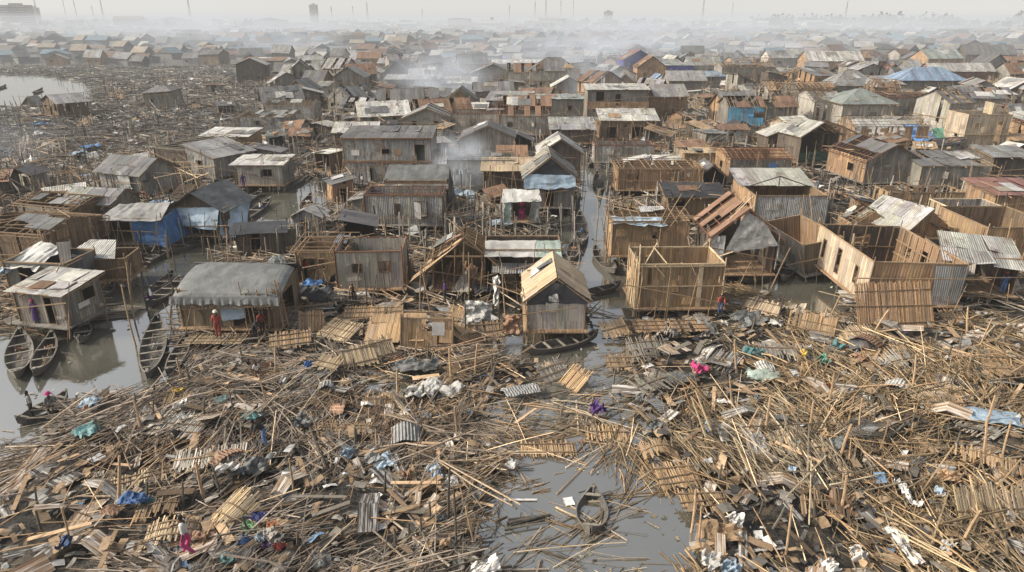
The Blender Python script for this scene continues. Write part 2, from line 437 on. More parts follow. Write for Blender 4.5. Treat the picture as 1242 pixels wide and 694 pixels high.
# ---------------------------------------------------------------- houses
def wallmesh(mb, p0, p1, z0, top, ops=(), pw=.3, thick=.05, ruin=0.0, rag=.03, vt=.12):
    """plank wall from p0 to p1 (2-D); top(u) gives the height at fraction u; ops=(x0,x1,za,zb) openings in metres"""
    p0, p1 = Vector((*p0, 0)), Vector((*p1, 0)); d = p1 - p0; Lw = d.length; e = d / Lw; nrm = Vector((e.y, -e.x, 0))
    cuts = {0.0, Lw}
    n = max(2, round(Lw / pw))
    for i in range(1, n): cuts.add(Lw * i / n)
    for o in ops: cuts.add(max(0, o[0])); cuts.add(min(Lw, o[1]))
    cuts = sorted(cuts); bias = R.random() * 5
    for a, b_ in zip(cuts, cuts[1:]):
        if b_ - a < .01: continue
        if R.random() < ruin * .5: continue
        m_ = (a + b_) / 2; t = 1 + R.uniform(-vt, vt) + (.12 if R.random() < .1 else 0)
        t = (t, t * R.uniform(.95, 1.02), t * R.uniform(.88, 1.04))
        cut = R.uniform(.25, .9) if R.random() < ruin * .7 else 1
        j = R.uniform(-rag, rag); zt0 = z0 + (top(a / Lw) - z0) * cut + j; zt1 = z0 + (top(b_ / Lw) - z0) * cut + j
        zb = z0 - abs(R.gauss(0, rag * 2)); off = nrm * R.uniform(-.012, .012)
        segs = []; cur = zb
        for lo, hi in sorted((o[2], o[3]) for o in ops if o[0] - .01 <= a and b_ <= o[1] + .01):
            if lo > cur + .06: segs.append((cur, lo))
            cur = hi
        segs.append((cur, None))
        for s0, s1 in segs:
            ta, tb = (zt0, zt1) if s1 is None else (min(s1, zt0), min(s1, zt1))
            if ta <= s0 + .02 and tb <= s0 + .02: continue
            o_ = p0 + e * a + off; q = e * (b_ - a); th = nrm * thick; g = q.length
            A, B = o_, o_ + q
            P = [A + Vector((0, 0, s0)), B + Vector((0, 0, s0)), B + Vector((0, 0, tb)), A + Vector((0, 0, ta))]
            Q = [x - th for x in P]; u0 = a + bias; u1 = b_ + bias
            mb.face((P[0], P[1], P[2], P[3]), ((u0, s0), (u1, s0), (u1, tb), (u0, ta)), t)
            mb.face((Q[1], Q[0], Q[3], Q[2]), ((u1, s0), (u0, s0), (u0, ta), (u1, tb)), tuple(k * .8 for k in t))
            mb.face((P[3], P[2], Q[2], Q[3]), ((u0, 0), (u1, 0), (u1, .05), (u0, .05)), t)
            mb.face((P[1], Q[1], Q[2], P[2]), ((0, s0), (.05, s0), (.05, tb), (0, tb)), t)
            mb.face((Q[0], P[0], P[3], Q[3]), ((0, s0), (.05, s0), (.05, ta), (0, ta)), t)
            mb.face((Q[0], Q[1], P[1], P[0]), ((u0, 0), (u1, 0), (u1, .05), (u0, .05)), t)
    # boards nailed over the wall
    if pw < 1:
        for k in range(int(Lw / 2.2 + R.random() * 1.5)):
            pa = R.uniform(.02, .8) * Lw; pl = R.uniform(.3, 1.3); zz = z0 + R.uniform(0, .75) * (min(top(.2), top(.8)) - z0); ph = R.uniform(.15, .9)
            if any(o[0] - pl < pa < o[1] and o[2] - ph < zz < o[3] for o in ops): continue
            if pa + pl > Lw: continue
            if ph + zz > min(top(pa / Lw), top((pa + pl) / Lw)): continue
            t = R.choice([.55, .75, 1.25, 1.5]); mb.box(p0 + e * pa + nrm * .03 + Vector((0, 0, zz)), e * pl + Vector((0, 0, R.gauss(0, .04))), nrm * .02, Vector((0, 0, ph)) + e * R.gauss(0, .04), (t, t * .97, t * .92))

def slope(mb, A, B, C, D, sw=.85, miss=0.0, lift=.05, t0=1.0, vt=.16, rows=1):
    """sheets laid from eave A-B up to D-C"""
    A, B, C, D = map(Vector, (A, B, C, D)); n = max(1, round((B - A).length / sw)); nrm = (B - A).cross(D - A).normalized()
    Lb = (B - A).length; e_ = (B - A) / Lb
    if (C - D).length < .9 * Lb:      # hipped slope: parallel sheets cut at the hips
        sD = (D - A).dot(e_); sC = (C - A).dot(e_); up = D - A - e_ * sD
        hv = lambda s: max(0, min(1, s / max(sD, .01), (Lb - s) / max(Lb - sC, .01)))
        for k in range(n):
            if R.random() < miss: continue
            s0, s1 = Lb * k / n, Lb * (k + 1) / n; t = t0 * (1 + R.uniform(-vt, vt)); v0, v1 = hv(s0), hv(s1); dz = nrm * R.uniform(0, .04)
            if k == 0 and n > 2: v0 = .0
            mb.face((A + e_ * s0 + dz, A + e_ * s1 + dz, A + e_ * s1 + up * v1 + dz, A + e_ * s0 + up * v0 + dz), ((s0, 0), (s1, 0), (s1, up.length * v1), (s0, up.length * v0)), t)
        return
    for k in range(n):
        f0, f1 = k / n, (k + 1) / n
        for r in range(rows):
            if R.random() < miss: continue
            v0, v1 = r / rows - (.03 if r else 0), (r + 1) / rows
            t = t0 * (1 + R.uniform(-vt, vt)); t = (t, t * R.uniform(.96, 1.02), t * R.uniform(.9, 1.05))
            a, b_ = A.lerp(B, f0), A.lerp(B, f1); d, c = D.lerp(C, f0), D.lerp(C, f1)
            e = (B - A).normalized()
            if (C - D).length > .5 * (B - A).length: a -= e * .03; b_ += e * .03
            q = [a.lerp(d, v0), b_.lerp(c, v0), b_.lerp(c, v1), a.lerp(d, v1)]
            dz = nrm * (R.uniform(.0, .035) + .02 * r); dn = (d - a).normalized() * R.uniform(-.12, .06)
            q = [p + dz for p in q]; q[0] += dn; q[1] += dn
            if lift and R.random() < .3: q[R.randrange(2)] += nrm * R.uniform(0, lift * 3)
            lu, lv = (b_ - a).length, (d - a).length * (v1 - v0); u0 = R.random() * 9
            th = nrm * -.025
            w_ = [p + th for p in q]
            mb.face(q, ((u0, 0), (u0 + lu, 0), (u0 + lu, lv), (u0, lv)), t)
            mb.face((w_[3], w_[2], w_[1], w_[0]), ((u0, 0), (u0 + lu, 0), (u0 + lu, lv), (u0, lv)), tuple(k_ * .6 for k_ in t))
            mb.face((w_[0], w_[1], q[1], q[0]), ((0, 0), (.05, 0), (.05, .02), (0, .02)), t)

def rafters(mb, A, B, C, D, n, m, r=.04, t=1.0, miss=0):
    A, B, C, D = map(Vector, (A, B, C, D)); up = Vector((0, 0, -.05))
    for k in range(n + 1):
        if R.random() < miss: continue
        f = k / n; tt = t * R.uniform(.75, 1.3)
        a, d = A.lerp(B, f) + up, D.lerp(C, f) + up
        if R.random() < .4: a = a + (a - d).normalized() * R.uniform(0, .5)
        if R.random() < .3: d = d + (d - a).normalized() * R.uniform(0, .5)
        mb.beam(a, d, r * 1.6, r * 2, tt)
    for k in range(m + 1):
        f = k / m; tt = t * R.uniform(.8, 1.2)
        mb.beam(A.lerp(D, f) - up * .2, B.lerp(C, f) - up * .2, r * 1.4, r * 1.6, tt)

HG = 'stilt houses of the settlement'
def house(lm, label, px, py, w, d, h, roof='gx', rh=1.1, rot=0, wall='greywall', roofm='tin', floor=.9, ops=None, ruin=0, rmiss=0, oh=.35, tilt=(0, 0),
          beam='beam', cat='house', detail=2, sides=None, lowwall=None, xy=None, storeys=1, gable=True, name='stilt_house', frame_t=1.0, miss=(), roofm2=None, pw=None, rafn=None, stilt_h=None, extra=None, door=None, walls=None, junk=.7, shut=True):
    x, y = xy if xy else G(px, py, floor)
    root = thing(name, label, cat, (x, y, 0), rot, HG if cat in ('house', 'hut') else None, tilt)
    if lm: landmark(x, y + d / 2, lm)
    ops = ops or {}; sides = sides or {}; walls = walls or {}; hw = w / 2; H = floor + h; RZ = H + rh
    pf = 1 if detail == 2 else 1.5
    pw = pw or {2: .3, 1: .6, 0: 1.6}[detail]
    th = {2: .05, 1: .06, 0: .08}[detail]
    flat = lambda u: H
    tops = {'f': flat, 'b': flat, 'l': flat, 'r': flat}
    tri = lambda u: H + rh * (1 - abs(2 * u - 1))
    if roof in ('gx', 'rafx') and gable: tops['l'] = tops['r'] = tri
    if roof in ('gy', 'rafy') and gable: tops['f'] = tops['b'] = tri
    if roof == 'shed': tops['b'] = lambda u: RZ; tops['l'] = lambda u: RZ - rh * u; tops['r'] = lambda u: H + rh * u
    if roof == 'shedl': tops['l'] = lambda u: RZ; tops['f'] = lambda u: RZ - rh * u; tops['b'] = lambda u: H + rh * u
    if roof == 'shedr': tops['r'] = lambda u: RZ; tops['b'] = lambda u: RZ - rh * u; tops['f'] = lambda u: H + rh * u
    P = {'f': ((-hw, 0), (hw, 0)), 'r': ((hw, 0), (hw, d)), 'b': ((hw, d), (-hw, d)), 'l': ((-hw, d), (-hw, 0))}
    if detail == 0:
        mb = MB()
        for s in 'frbl':
            wallmesh(mb, *P[s], 0 if stilt_h is None else stilt_h, tops[s], (), pw, th, ruin, 0, .1)
        mb.build('wall', walls.get('f', wall), root)
    else:
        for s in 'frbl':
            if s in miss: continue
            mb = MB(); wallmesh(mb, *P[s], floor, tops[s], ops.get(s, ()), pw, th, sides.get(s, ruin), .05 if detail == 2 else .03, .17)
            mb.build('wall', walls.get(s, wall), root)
    # windows and doors
    for s in 'frbl':
        if s in miss: continue
        a, b_ = Vector((*P[s][0], 0)), Vector((*P[s][1], 0)); e = (b_ - a).normalized(); nr_ = Vector((e.y, -e.x, 0))
        for o in ops.get(s, ()):
            mb = MB(); f_ = .05 if detail == 2 else .07
            isdoor = o[2] < floor + .1
            z0 = o[2] if not isdoor else floor
            A = a + e * o[0] + nr_ * .02; B = a + e * o[1] + nr_ * .02
            for q0, q1 in (((A, z0), (A, o[3])), ((B, z0), (B, o[3])), ((A, o[3]), (B, o[3])), ((A, z0), (B, z0))):
                mb.beam(q0[0] + Vector((0, 0, q0[1])), q1[0] + Vector((0, 0, q1[1])), f_, f_, R.uniform(.8, 1.2))
            fr = mb.build('door_frame' if isdoor else 'window_frame', beam, root)
            if not isdoor and detail == 2 and shut and R.random() < .35:
                mb = MB(); sh = (o[1] - o[0]) * .95
                ang = R.uniform(.5, 2.6); dr = e * -math.cos(ang) + nr_ * math.sin(ang)
                mb.sheet(A + Vector((0, 0, z0)), A + dr * sh + Vector((0, 0, z0)), A + dr * sh + Vector((0, 0, o[3])), A + Vector((0, 0, o[3])), 2, 2)
                mb.build('shutter', wall, fr)
    if storeys == 2:
        mb = MB(); zc = floor + h * .5
        for s in 'fl' if x > 0 else 'fr':
            a, b_ = P[s]; e = (Vector(b_) - Vector(a)).normalized(); nn = Vector((e.y, -e.x)) * .06
            mb.beam((a[0] + nn.x, a[1] + nn.y, zc), (b_[0] + nn.x, b_[1] + nn.y, zc), .1, .14)
        mb.build('ledge', beam, root)
    # frame + roof
    A = (-hw - oh, -oh, H); B = (hw + oh, -oh, H); C = (hw + oh, d + oh, H); D = (-hw - oh, d + oh, H)
    g = rh * oh / (d / 2) if roof in ('gx', 'rafx') else rh * oh / hw
    S = []
    if roof in ('gx', 'rafx'):
        r0, r1 = (-hw - oh, d / 2, RZ), (hw + oh, d / 2, RZ)
        S = [((A[0], A[1], H - g), (B[0], B[1], H - g), r1, r0), ((C[0], C[1], H - g), (D[0], D[1], H - g), r0, r1)]
    elif roof in ('gy', 'rafy'):
        r0, r1 = (0, -oh, RZ), (0, d + oh, RZ)
        S = [((D[0], D[1], H - g), (A[0], A[1], H - g), r0, r1), ((B[0], B[1], H - g), (C[0], C[1], H - g), r1, r0)]
    elif roof in ('shed', 'rafs'):
        S = [(A, B, (C[0], C[1], RZ), (D[0], D[1], RZ))]
    elif roof == 'shedl':
        S = [(B, C, (D[0], D[1], RZ), (A[0], A[1], RZ))]
    elif roof == 'shedr':
        S = [(D, A, (B[0], B[1], RZ), (C[0], C[1], RZ))]
    elif roof == 'hip':
        k = min(w, d) * .5
        if w >= d: r0, r1 = (-hw + k, d / 2, RZ), (hw - k, d / 2, RZ)
        else: r0 = r1 = (0, d / 2, RZ)
        S = [(A, B, r1, r0), (B, C, r1, r1), (C, D, r0, r1), (D, A, r0, r0)]
    anym = max(rmiss) if isinstance(rmiss, (list, tuple)) else rmiss
    if S and (anym > 0 or roof.startswith('raf') or detail == 2):
        mb = MB(); rn = rafn or {2: .7, 1: 1.0, 0: 1.8}[detail]
        for q in S:
            lx = (Vector(q[1]) - Vector(q[0])).length; ly = (Vector(q[3]) - Vector(q[0])).length
            rafters(mb, *q, max(2, round(lx / rn)), max(2, round(ly / (1.0 if detail == 2 else 1.5))), .035 if detail == 2 else .06, frame_t, .3 if roof.startswith('raf') else .12 if anym else 0)
        mb.build('rafters', beam, root)
    if S and not roof.startswith('raf'):
        mb = MB()
        for i, q in enumerate(S):
            mm = rmiss[i % len(rmiss)] if isinstance(rmiss, (list, tuple)) else rmiss
            up = Vector((0, 0, .05)); q = [Vector(z) + up for z in q]
            slope(mb, *q, {2: .85, 1: 1.0, 0: 2.2}[detail], mm, .05 if detail else 0, rows=2 if detail == 2 else 1)
        mb.build('roof', roofm, root)
    if roof in ('none',) or roof.startswith('raf'):
        mb = MB()
        for s in 'frbl':
            a, b_ = P[s]; mb.beam((*a, H + .03), (*b_, H + .03), .09, .09, R.uniform(.8, 1.2))
        mb.build('wall_plate', beam, root)
    # floor & stilts
    if detail:
        mb = MB(); mb.box((-hw - .25, -.45, floor - .1), (w + .5, 0, 0), (0, d + .6, 0), (0, 0, .08)); mb.build('deck', 'greyplank' if wall.startswith('grey') or wall.startswith('tin') else 'brownplank', root)
        nx = max(2, round(w / (1.3 if detail == 2 else 2.5))); 
        if floor > .25:
            for iy in ((0, .5, 1) if detail == 2 else (0,)):
                for ix in range(nx + 1):
                    xx = -hw + w * ix / nx + R.uniform(-.1, .1); yy = d * iy * .95 + R.uniform(-.1, .1) - .1
                    mb = MB(); mb.pole((xx, yy, -1.3), (xx + R.uniform(-.08, .08), yy, floor - .05), R.uniform(.05, .08) * (1 if detail == 2 else 1.3), n=6, t=R.uniform(.6, 1.2))
                    mb.build('stilt', 'beam_grey', root)
        if detail == 2:  # corner posts
            for cx_, cy_ in ((-hw, 0), (hw, 0), (-hw, d), (hw, d)):
                mb = MB(); mb.pole((cx_, cy_ - .04, floor), (cx_, cy_ - .04, H + (R.uniform(.1, .6) if S == [] else 0)), .06, t=R.uniform(.7, 1.2)); mb.build('post', beam, root)
    # junk thrown on roofs and leaning on walls: parts of the house
    if detail and R.random() < junk and S:
        q = S[0]; A_, B_, C_, D_ = map(Vector, q)
        for k in range(R.choice([1, 2, 2, 3])):
            u, v = R.uniform(.1, .7), R.uniform(.1, .6); du, dv = R.uniform(.12, .35), R.uniform(.25, .5)
            f = lambda a, b_: A_.lerp(B_, a).lerp(D_.lerp(C_, a), b_) + Vector((0, 0, .13))
            mb = MB(); slope(mb, f(u, v), f(u + du, v + R.uniform(-.1, .1)), f(u + du, min(1, v + dv)), f(u, min(1, v + dv)), 1.2); mb.build('patch_sheet', R.choice(['tin', 'tin_pale', 'tin_rust', 'tin_dark', 'tarp_grey', 'tarp_white', 'greyplank', 'bamboo']), root)
        mb = MB()
        for k in range(R.randint(2, 5)):
            u = R.random(); p = A_.lerp(B_, u).lerp(D_.lerp(C_, u), R.random()) + Vector((0, 0, .2)); L_ = R.uniform(1, 3); a = R.uniform(0, PI)
            mb.pole(p, p + Vector((math.cos(a) * L_, math.sin(a) * L_, R.uniform(-.2, .5))), .04 * pf, t=R.uniform(.6, 1.5))
        mb.build('roof_pole', 'beam', root)
    if detail:
        mb = MB()
        for k in range(int(w * R.uniform(.8, 1.8))):
            xx = R.uniform(-hw - .8, hw + .8); yy = -R.uniform(.3, 1.2); mb.pole((xx, yy, R.uniform(-.5, .5)), (xx + R.gauss(0, .5), yy + R.uniform(0, .7), floor + R.uniform(.4, h + .8)), .035 * pf, n=5, t=R.uniform(.5, 1.5))
        if R.random() < .8: mb.beam((-hw - R.uniform(.3, 1.5), -.5, floor + h * R.uniform(.1, .9)), (hw + R.uniform(-1, 1.5), -.6, floor + h * R.uniform(.1, .9)), .06 * pf, t=R.uniform(.6, 1.3))
        mb.build('leaning_pole', 'beam', root)
    if extra: extra(root, w, d, H, RZ, floor)
    return root

def drape(root, name, m, a, b, c, d, nu=10, nv=6, amp=.08, sag=.0, seed=None, t=1.0):
    s = R.random() * 50 if seed is None else seed
    mb = MB()
    def fn(u, v):
        n = float(fbm(np.array([u * 5 + s]), np.array([v * 5 + s]), 3)[0]) - .5
        k = float(fbm(np.array([u * 14 + s]), np.array([v * 2.5]), 2)[0]) - .5
        return ((k * amp * .8), (n * amp * 2), n * amp * 2 + k * amp - sag * math.sin(u * PI) * (1 - .3 * v) * math.sin(min(1, v + .2) * PI))
    mb.sheet(a, b, c, d, nu, nv, fn, t)
    return mb.build(name, m, root, smooth=True)
F_ = .9
def wi(x, w_=.7, z=1.0, h=.8, fl=F_): return (x, x + w_, fl + z, fl + z + h)
def do(x, w_=.85, h=1.85, fl=F_): return (x, x + w_, fl, fl + h)
LIT = []

# ---- left bank
def n1x(root, w, d, H, RZ, fl):
    # rounded tarpaulin roof with thatch fringe
    hw = w / 2; mb = MB()
    def fn(u, v):
        n = float(fbm(np.array([u * 9]), np.array([v * 3]), 3)[0]) - .5
        return (0, 0, .75 * math.sin(min(1, v * 1.02) * PI / 2) ** .8 + n * .07 + (-.25 if v < .01 else 0) - .35 * (abs(u - .5) * 2) ** 8)
    mb.sheet((-hw - .3, -.5, H - .15), (hw + .35, -.5, H - .15), (hw + .35, d * .7, H + .1), (-hw - .3, d * .7, H + .1), 26, 14, fn)
    mb.sheet((-hw - .3, d * .7, H + .85), (hw + .35, d * .7, H + .85), (hw + .35, d + .4, H - .3), (-hw - .3, d + .4, H - .3), 26, 6, lambda u, v: (0, 0, .25 * math.sin(v * PI)))
    mb.sheet((-hw - .35, -.62, H - .62), (hw + .4, -.62, H - .6), (hw + .35, -.5, H - .14), (-hw - .3, -.5, H - .14), 40, 4, lambda u, v: (0, -.05 * math.sin(u * 90) * (1 - v), .06 * math.sin(u * 37) * (1 - v)))
    mb.build('roof', 'tarp_grey', root, smooth=True)
    mb = MB()
    for k in range(150):
        xx = -hw - .25 + (w + .5) * k / 150; mb.beam((xx, -.5 + R.uniform(-.05, .05), H - .4), (xx + R.uniform(-.1, .1), -.58, H - .62 - R.uniform(0, .3)), .035, .02, R.uniform(.5, 1.2))
    mb.build('thatch_fringe', 'thatch', root)
    mb = MB()
    for k in range(5):
        xx = hw * .45 + k * .28 * w / 6; mb.pole((xx, -.2, fl), (xx + R.uniform(-.2, .2), -.3, H + R.uniform(0, .4)), .05)
    mb.pole((hw + .3, -.1, fl), (hw + .1, -.1, H + .9), .07); mb.pole((hw + .55, .1, fl), (hw + .3, 0, H + .7), .06); mb.pole((hw - .2, -.1, H - .8), (hw + .6, -.1, H - .5), .05)
    mb.build('lean_pole', 'beam', root)
    drape(root, 'curtain', 'tarp_pale', (-.5, -.12, fl + .5), (hw * .35, -.12, fl + .6), (hw * .35, -.05, H), (-.5, -.05, H), amp=.1)
house('the reed hut with grey tarpaulin roof', 'large reed hut with a rounded grey tarpaulin roof beside the left canal', 281, 396, 6.1, 4.2, 2.35, 'none', wall='thatch', ops={'f': [do(3.2, 2.4, 1.9)], 'r': [do(1, 2)]}, extra=n1x, cat='hut', name='reed_hut', rot=-.03)
def n2x(root, w, d, H, RZ, fl):
    mb = MB(); mb.cbox((w / 2 + .06, d * .45, fl + .95), .03, .9, .35, 1); mb.build('white_board', 'white', root)
house('the small canal shop hut', 'small plank hut with pale tin roof and white board, at the left edge', 55, 392, 3.7, 3.0, 2.1, 'shed', rh=.35, wall='greyplank', roofm='tin_pale', ops={'f': [do(2.2, .6)], 'r': [(1.4, 2.4, 2.0, 2.8)]}, extra=n2x, cat='hut', name='plank_hut', rot=-.22, oh=.3)
def n51x(root, w, d, H, RZ, fl):
    drape(root, 'tarpaulin', 'tarp_white', (-w / 2 - .4, -.3, H - .5), (w * .1, -.4, H - .3), (w * .1, d, H + .5), (-w / 2, d, H + .3), 12, 8, .25)
    drape(root, 'tarpaulin', 'tarp_pale', (-w / 2 - .9, -.3, H - .9), (-w / 2 + .6, -.4, H - .5), (-w / 2 + .9, d, H + .2), (-w / 2 - .5, d, H - .2), 10, 8, .25)
    mb = MB(); mb.sheet((w * .55, -.6, H - .9), (w * .62, -.2, H - 1), (w * .1, d, H + .6), (-.1, d * .8, H + .7), 2, 2); mb.build('loose_sheet', 'greyplank', root)
house('the hut under white tarpaulins', 'grey hut heaped with white and pale blue tarpaulins behind the shop hut', 50, 355, 4.6, 3.2, 2.2, 'none', wall='tarp_grey', ops={'f': [do(1, 1.5)]}, extra=n51x, cat='hut', name='tarpaulin_hut', rot=-.1)
def n52x(root, w, d, H, RZ, fl):
    mb = MB(); slope(mb, (-w / 2 - 1.5, .2, H + .2), (w / 2 - .6, -.2, H + .1), (w / 2 - 1, 2.4, H + 1.0), (-w / 2 - 1.1, 2.4, H + .9), .9); mb.build('roof', 'tin_pale', root)
house('the bamboo wall with white tin sheet', 'low bamboo shed with a white corrugated sheet thrown over it', 131, 338, 3.0, 2.6, 1.5, 'none', wall='bamboo_dark', extra=n52x, cat='shed', name='bamboo_shed', rot=.1)
def n40x(root, w, d, H, RZ, fl):
    drape(root, 'blue_tarpaulin', 'tarp_blue', (0, -.25, fl - .1), (w / 2 + .5, -.6, fl - .2), (w / 2 + .1, 0, H), (0, -.1, H), 14, 10, .12)
    drape(root, 'blue_tarpaulin', 'tarp_blue', (w / 2 + .4, -.5, fl - .1), (w / 2 + 1.2, d, fl), (w / 2 + .2, d, H + .3), (w / 2 + .1, -.1, H), 12, 8, .12)
    drape(root, 'roof_sheet', 'tarp_white', (-w / 2 - .4, -.5, H - .1), (w / 2 + .2, -.6, H + .05), (w / 2 - .6, d, H + .6), (-w / 2, d, H + .5), 16, 8, .15, t=.6)
    drape(root, 'brown_cloth', 'tarp_brown', (-w / 2 - .5, -.3, fl + .5), (-w / 2 + .9, -.5, fl + .9), (-w / 2 + .9, -.3, H), (-w / 2 - .3, -.1, H), 8, 6, .12)
house('the hut wrapped in blue tarpaulin', 'hut wrapped in bright blue tarpaulin with pale roof beside the canoes', 165, 294, 5.2, 3.2, 2.1, 'none', wall='darkplank', ops={'f': [do(.8, 1.6)]}, extra=n40x, cat='hut', name='tarpaulin_hut')
def n41x(root, w, d, H, RZ, fl):
    drape(root, 'pale_tarpaulin', 'tarp_pale', (-w / 2 - .5, -.4, fl + 1.0), (w / 2 - .5, -.6, fl + .6), (w / 2 - .3, -.1, H + .1), (-w / 2 - .3, -.1, H), 16, 8, .13)
    drape(root, 'pale_tarpaulin', 'tarp_pale', (w / 2 - .4, -.5, fl - .2), (w / 2 + 1.1, 1.5, fl - .2), (w / 2 + .3, d, H), (w / 2 - .2, -.1, H), 12, 10, .2)
    drape(root, 'pale_tarpaulin', 'tarp_white', (-w / 2 - 1.6, .2, fl + .9), (-w / 2 - .2, -.2, fl + .9), (-w / 2, .3, H + .2), (-w / 2 - 1.4, .5, H), 8, 6, .15, t=.7)
    drape(root, 'roof_cloth', 'tarp_grey', (-w / 2 - .3, d + .4, H + .1), (-w / 2 - .5, -.5, H - .2), (0.1, -.7, RZ + .1), (.4, d + .4, RZ + .15), 10, 10, .14)
    drape(root, 'roof_cloth', 'tarp_grey', (w / 2 + .4, -.6, H - .2), (w / 2 + .7, d + .3, H - .2), (.4, d + .4, RZ + .15), (0.1, -.7, RZ + .1), 10, 10, .14)
house('the hut with draped grey gable', 'gabled hut draped in grey cloth with pale blue tarpaulin front', 243, 284, 5.0, 4.5, 2.4, 'rafy', rh=1.5, wall='darkplank', ops={'f': [do(1.6, 2)]}, extra=n41x, cat='hut', name='tarpaulin_hut', rot=-.12)
house('the left grey tin shack', 'grey plank shack with dark corrugated roof at the left', 110, 272, 5.0, 4.0, 2.1, 'gx', rh=.9, wall='greyplank', roofm='tin', rot=-.18, ops={'f': [do(2, 1.4)]}, cat='house')
def n42x(root, w, d, H, RZ, fl):
    drape(root, 'hanging_sheet', 'tarp_white', (w * .05, -.3, fl + .5), (w * .35, -.5, fl + .4), (w * .3, -.4, H), (w * .02, -.3, H + .2), 6, 6, .2, t=.7)
house('the shack with cloth on its roof', 'shack with striped metal roof and white cloth hanging from its eave', 148, 234, 6.2, 5, 2.3, 'gx', rh=1.3, wall='tin', roofm='tin_dark', rot=-.35, extra=n42x, rmiss=.06)
house('the hut with pale flat roof', 'hut with thin pale flat roof standing in grey debris', 315, 224, 5.6, 4.2, 2.3, 'shed', rh=.3, wall='tarp_grey', roofm='tin_pale', ops={'f': [do(.2, .1), wi(3.4, 1)]}, walls={'f': 'palewall'}, cat='hut')
house('the roofless pale tin house', 'roofless pale tin house with two small windows amid the grey debris field', 352, 145, 9.5, 5, 2.6, 'rafx', rh=1.0, wall='tin', ops={'f': [wi(1.5), wi(6)], 'r': [wi(2)]}, detail=2)
house('the second pale tin wall', 'low pale tin house with broken roof in the debris field', 320, 159, 8.5, 5, 2.3, 'shed', rmiss=.7, rh=.5, wall='tin', roofm='tin', ops={'f': [wi(3)]})
house('the lone leaning hut', 'lone grey hip roofed hut leaning in the flattened field at left', 195, 129, 6.2, 5, 3.0, 'hip', rh=1.2, wall='greyplank', roofm='tin_dark', tilt=(.03, -.08), ops={'f': [wi(1)]})
house('the tiny hut by the lake', 'tiny grey gabled hut half sunk beside the open lake', 37, 131, 3.2, 3, .8, 'gy', rh=1.6, wall='greyplank', roofm='tin', floor=.2)
house('the brown roofed long house', 'long house with flat brown roof far on the left', 319, 84, 15, 8, 3, 'shed', rh=1.0, wall='darkplank', roofm='tin_rust', detail=1)
house('the white cloth shed', 'brown shed under a sagging white cloth roof', 275, 186, 6.8, 4.5, 2.4, 'shed', rh=.5, wall='brownplank', roofm='tarp_white', rot=-.1)
house('the white corrugated shack', 'shack with bright white corrugated roof left of the two storey house', 432, 180, 6.2, 5, 2.4, 'gx', rh=1.1, wall='darkplank', roofm='tin_pale', ops={'f': [do(2, 2)]})
house('the roofless burnt shed', 'long roofless plank shed with sloping rail on the far left bank', 210, 205, 5.5, 9, 2.6, 'rafs', rh=.4, wall='darkplank', rot=-.4, ops={'r': [wi(2), wi(5)]}, beam='beam_grey')
house('the tin lean shed', 'leaning pale tin shed with a bent corrugated roof', 245, 212, 5, 6, 2.4, 'shedl', rh=1.0, wall='tin', roofm='tin', rot=-.5, ops={'f': [wi(2)]}, tilt=(0, .05))
# long broken bamboo frames at far left
house('the long broken bamboo row', 'long broken bamboo house with bent frame at the far left edge', 20, 318, 6.5, 6, 2.4, 'rafx', rh=.7, wall='bamboo_dark', ruin=.15, rot=-.2)
house('the second broken bamboo house', 'broken bamboo house with grey patched wall near the left edge', 58, 280, 6.5, 5, 2.3, 'rafx', rh=.6, wall='bamboo_dark', ruin=.2, rot=-.3, walls={'f': 'greyplank'})

# ---- centre
def n15x(root, w, d, H, RZ, fl):
    mb = MB(); mb.cbox((-w * .36, -.05, fl + 3.55), .9, .04, .6); mb.build('white_window', 'white', root)
    mb = MB(); mb.cbox((w * .12, -.06, fl + 3.6), .8, .04, .7); mb.build('pink_board', 'cardboard', root)
    mb = MB(); mb.beam((-w / 2, -.5, H + .05), (w / 2, -.5, H + .05), .12, .15); mb.beam((-w / 2, -.5, fl + 2.5), (w / 2, -.5, fl + 2.5), .15, .12); mb.build('rail', 'beam_red', root)
house('the grey two storey house', 'wide grey two storey tin house with a small white window', 472, 222, 10.2, 6, 5.2, 'shed', rh=.5, wall='tin', roofm='tin_dark', oh=.2, floor=.9, storeys=2, ops={'f': [(4.4, 5.4, 4.3, 4.9), (8.3, 9.5, 3.4, 5.4), (2.6, 3.2, 1, 2.9)]}, extra=n15x)
def n16x(root, w, d, H, RZ, fl):
    drape(root, 'roof_tarpaulin', 'tarp_grey', (-w / 2 - .3, -.8, H - .6), (w / 2 + .3, -.8, H - .6), (w / 2 + .1, d, H + 1.0), (-w / 2, d, H + 1.0), 18, 8, .1)
    drape(root, 'side_tarpaulin', 'tarp_black', (w / 2 + .2, -.8, fl - .2), (w / 2 + .6, d, fl), (w / 2 + .1, d, H + .9), (w / 2 + .25, -.8, H - .6), 8, 8, .15)
house('the hut with long grey tarpaulin', 'hut covered by a long grey tarpaulin in front of the two storey house', 505, 247, 6.4, 3.5, 2.4, 'none', wall='bamboo_dark', ops={'f': [do(1, 1.4), do(3.6, 1.6)]}, extra=n16x, cat='hut', beam='beam')
house('the grey tin wall with windows', 'low pale corrugated house without a roof, one window showing dark', 491, 272, 7.3, 3.5, 2.8, 'rafs', rh=.2, wall='tin', ops={'f': [wi(2.8, .5, .9, 1.1), wi(4.6, 1.2, .7, 1.5)]}, beam='beam_red')
house('the grey gable fronted house', 'grey gable fronted plank house with two windows and rusty roof', 592, 191, 7.2, 6, 2.7, 'gy', rh=1.5, wall='greyplank', roofm='tin_dark', oh=.15, ops={'f': [wi(1.2, .8), wi(4.8, .9)]}, floor=1.3)
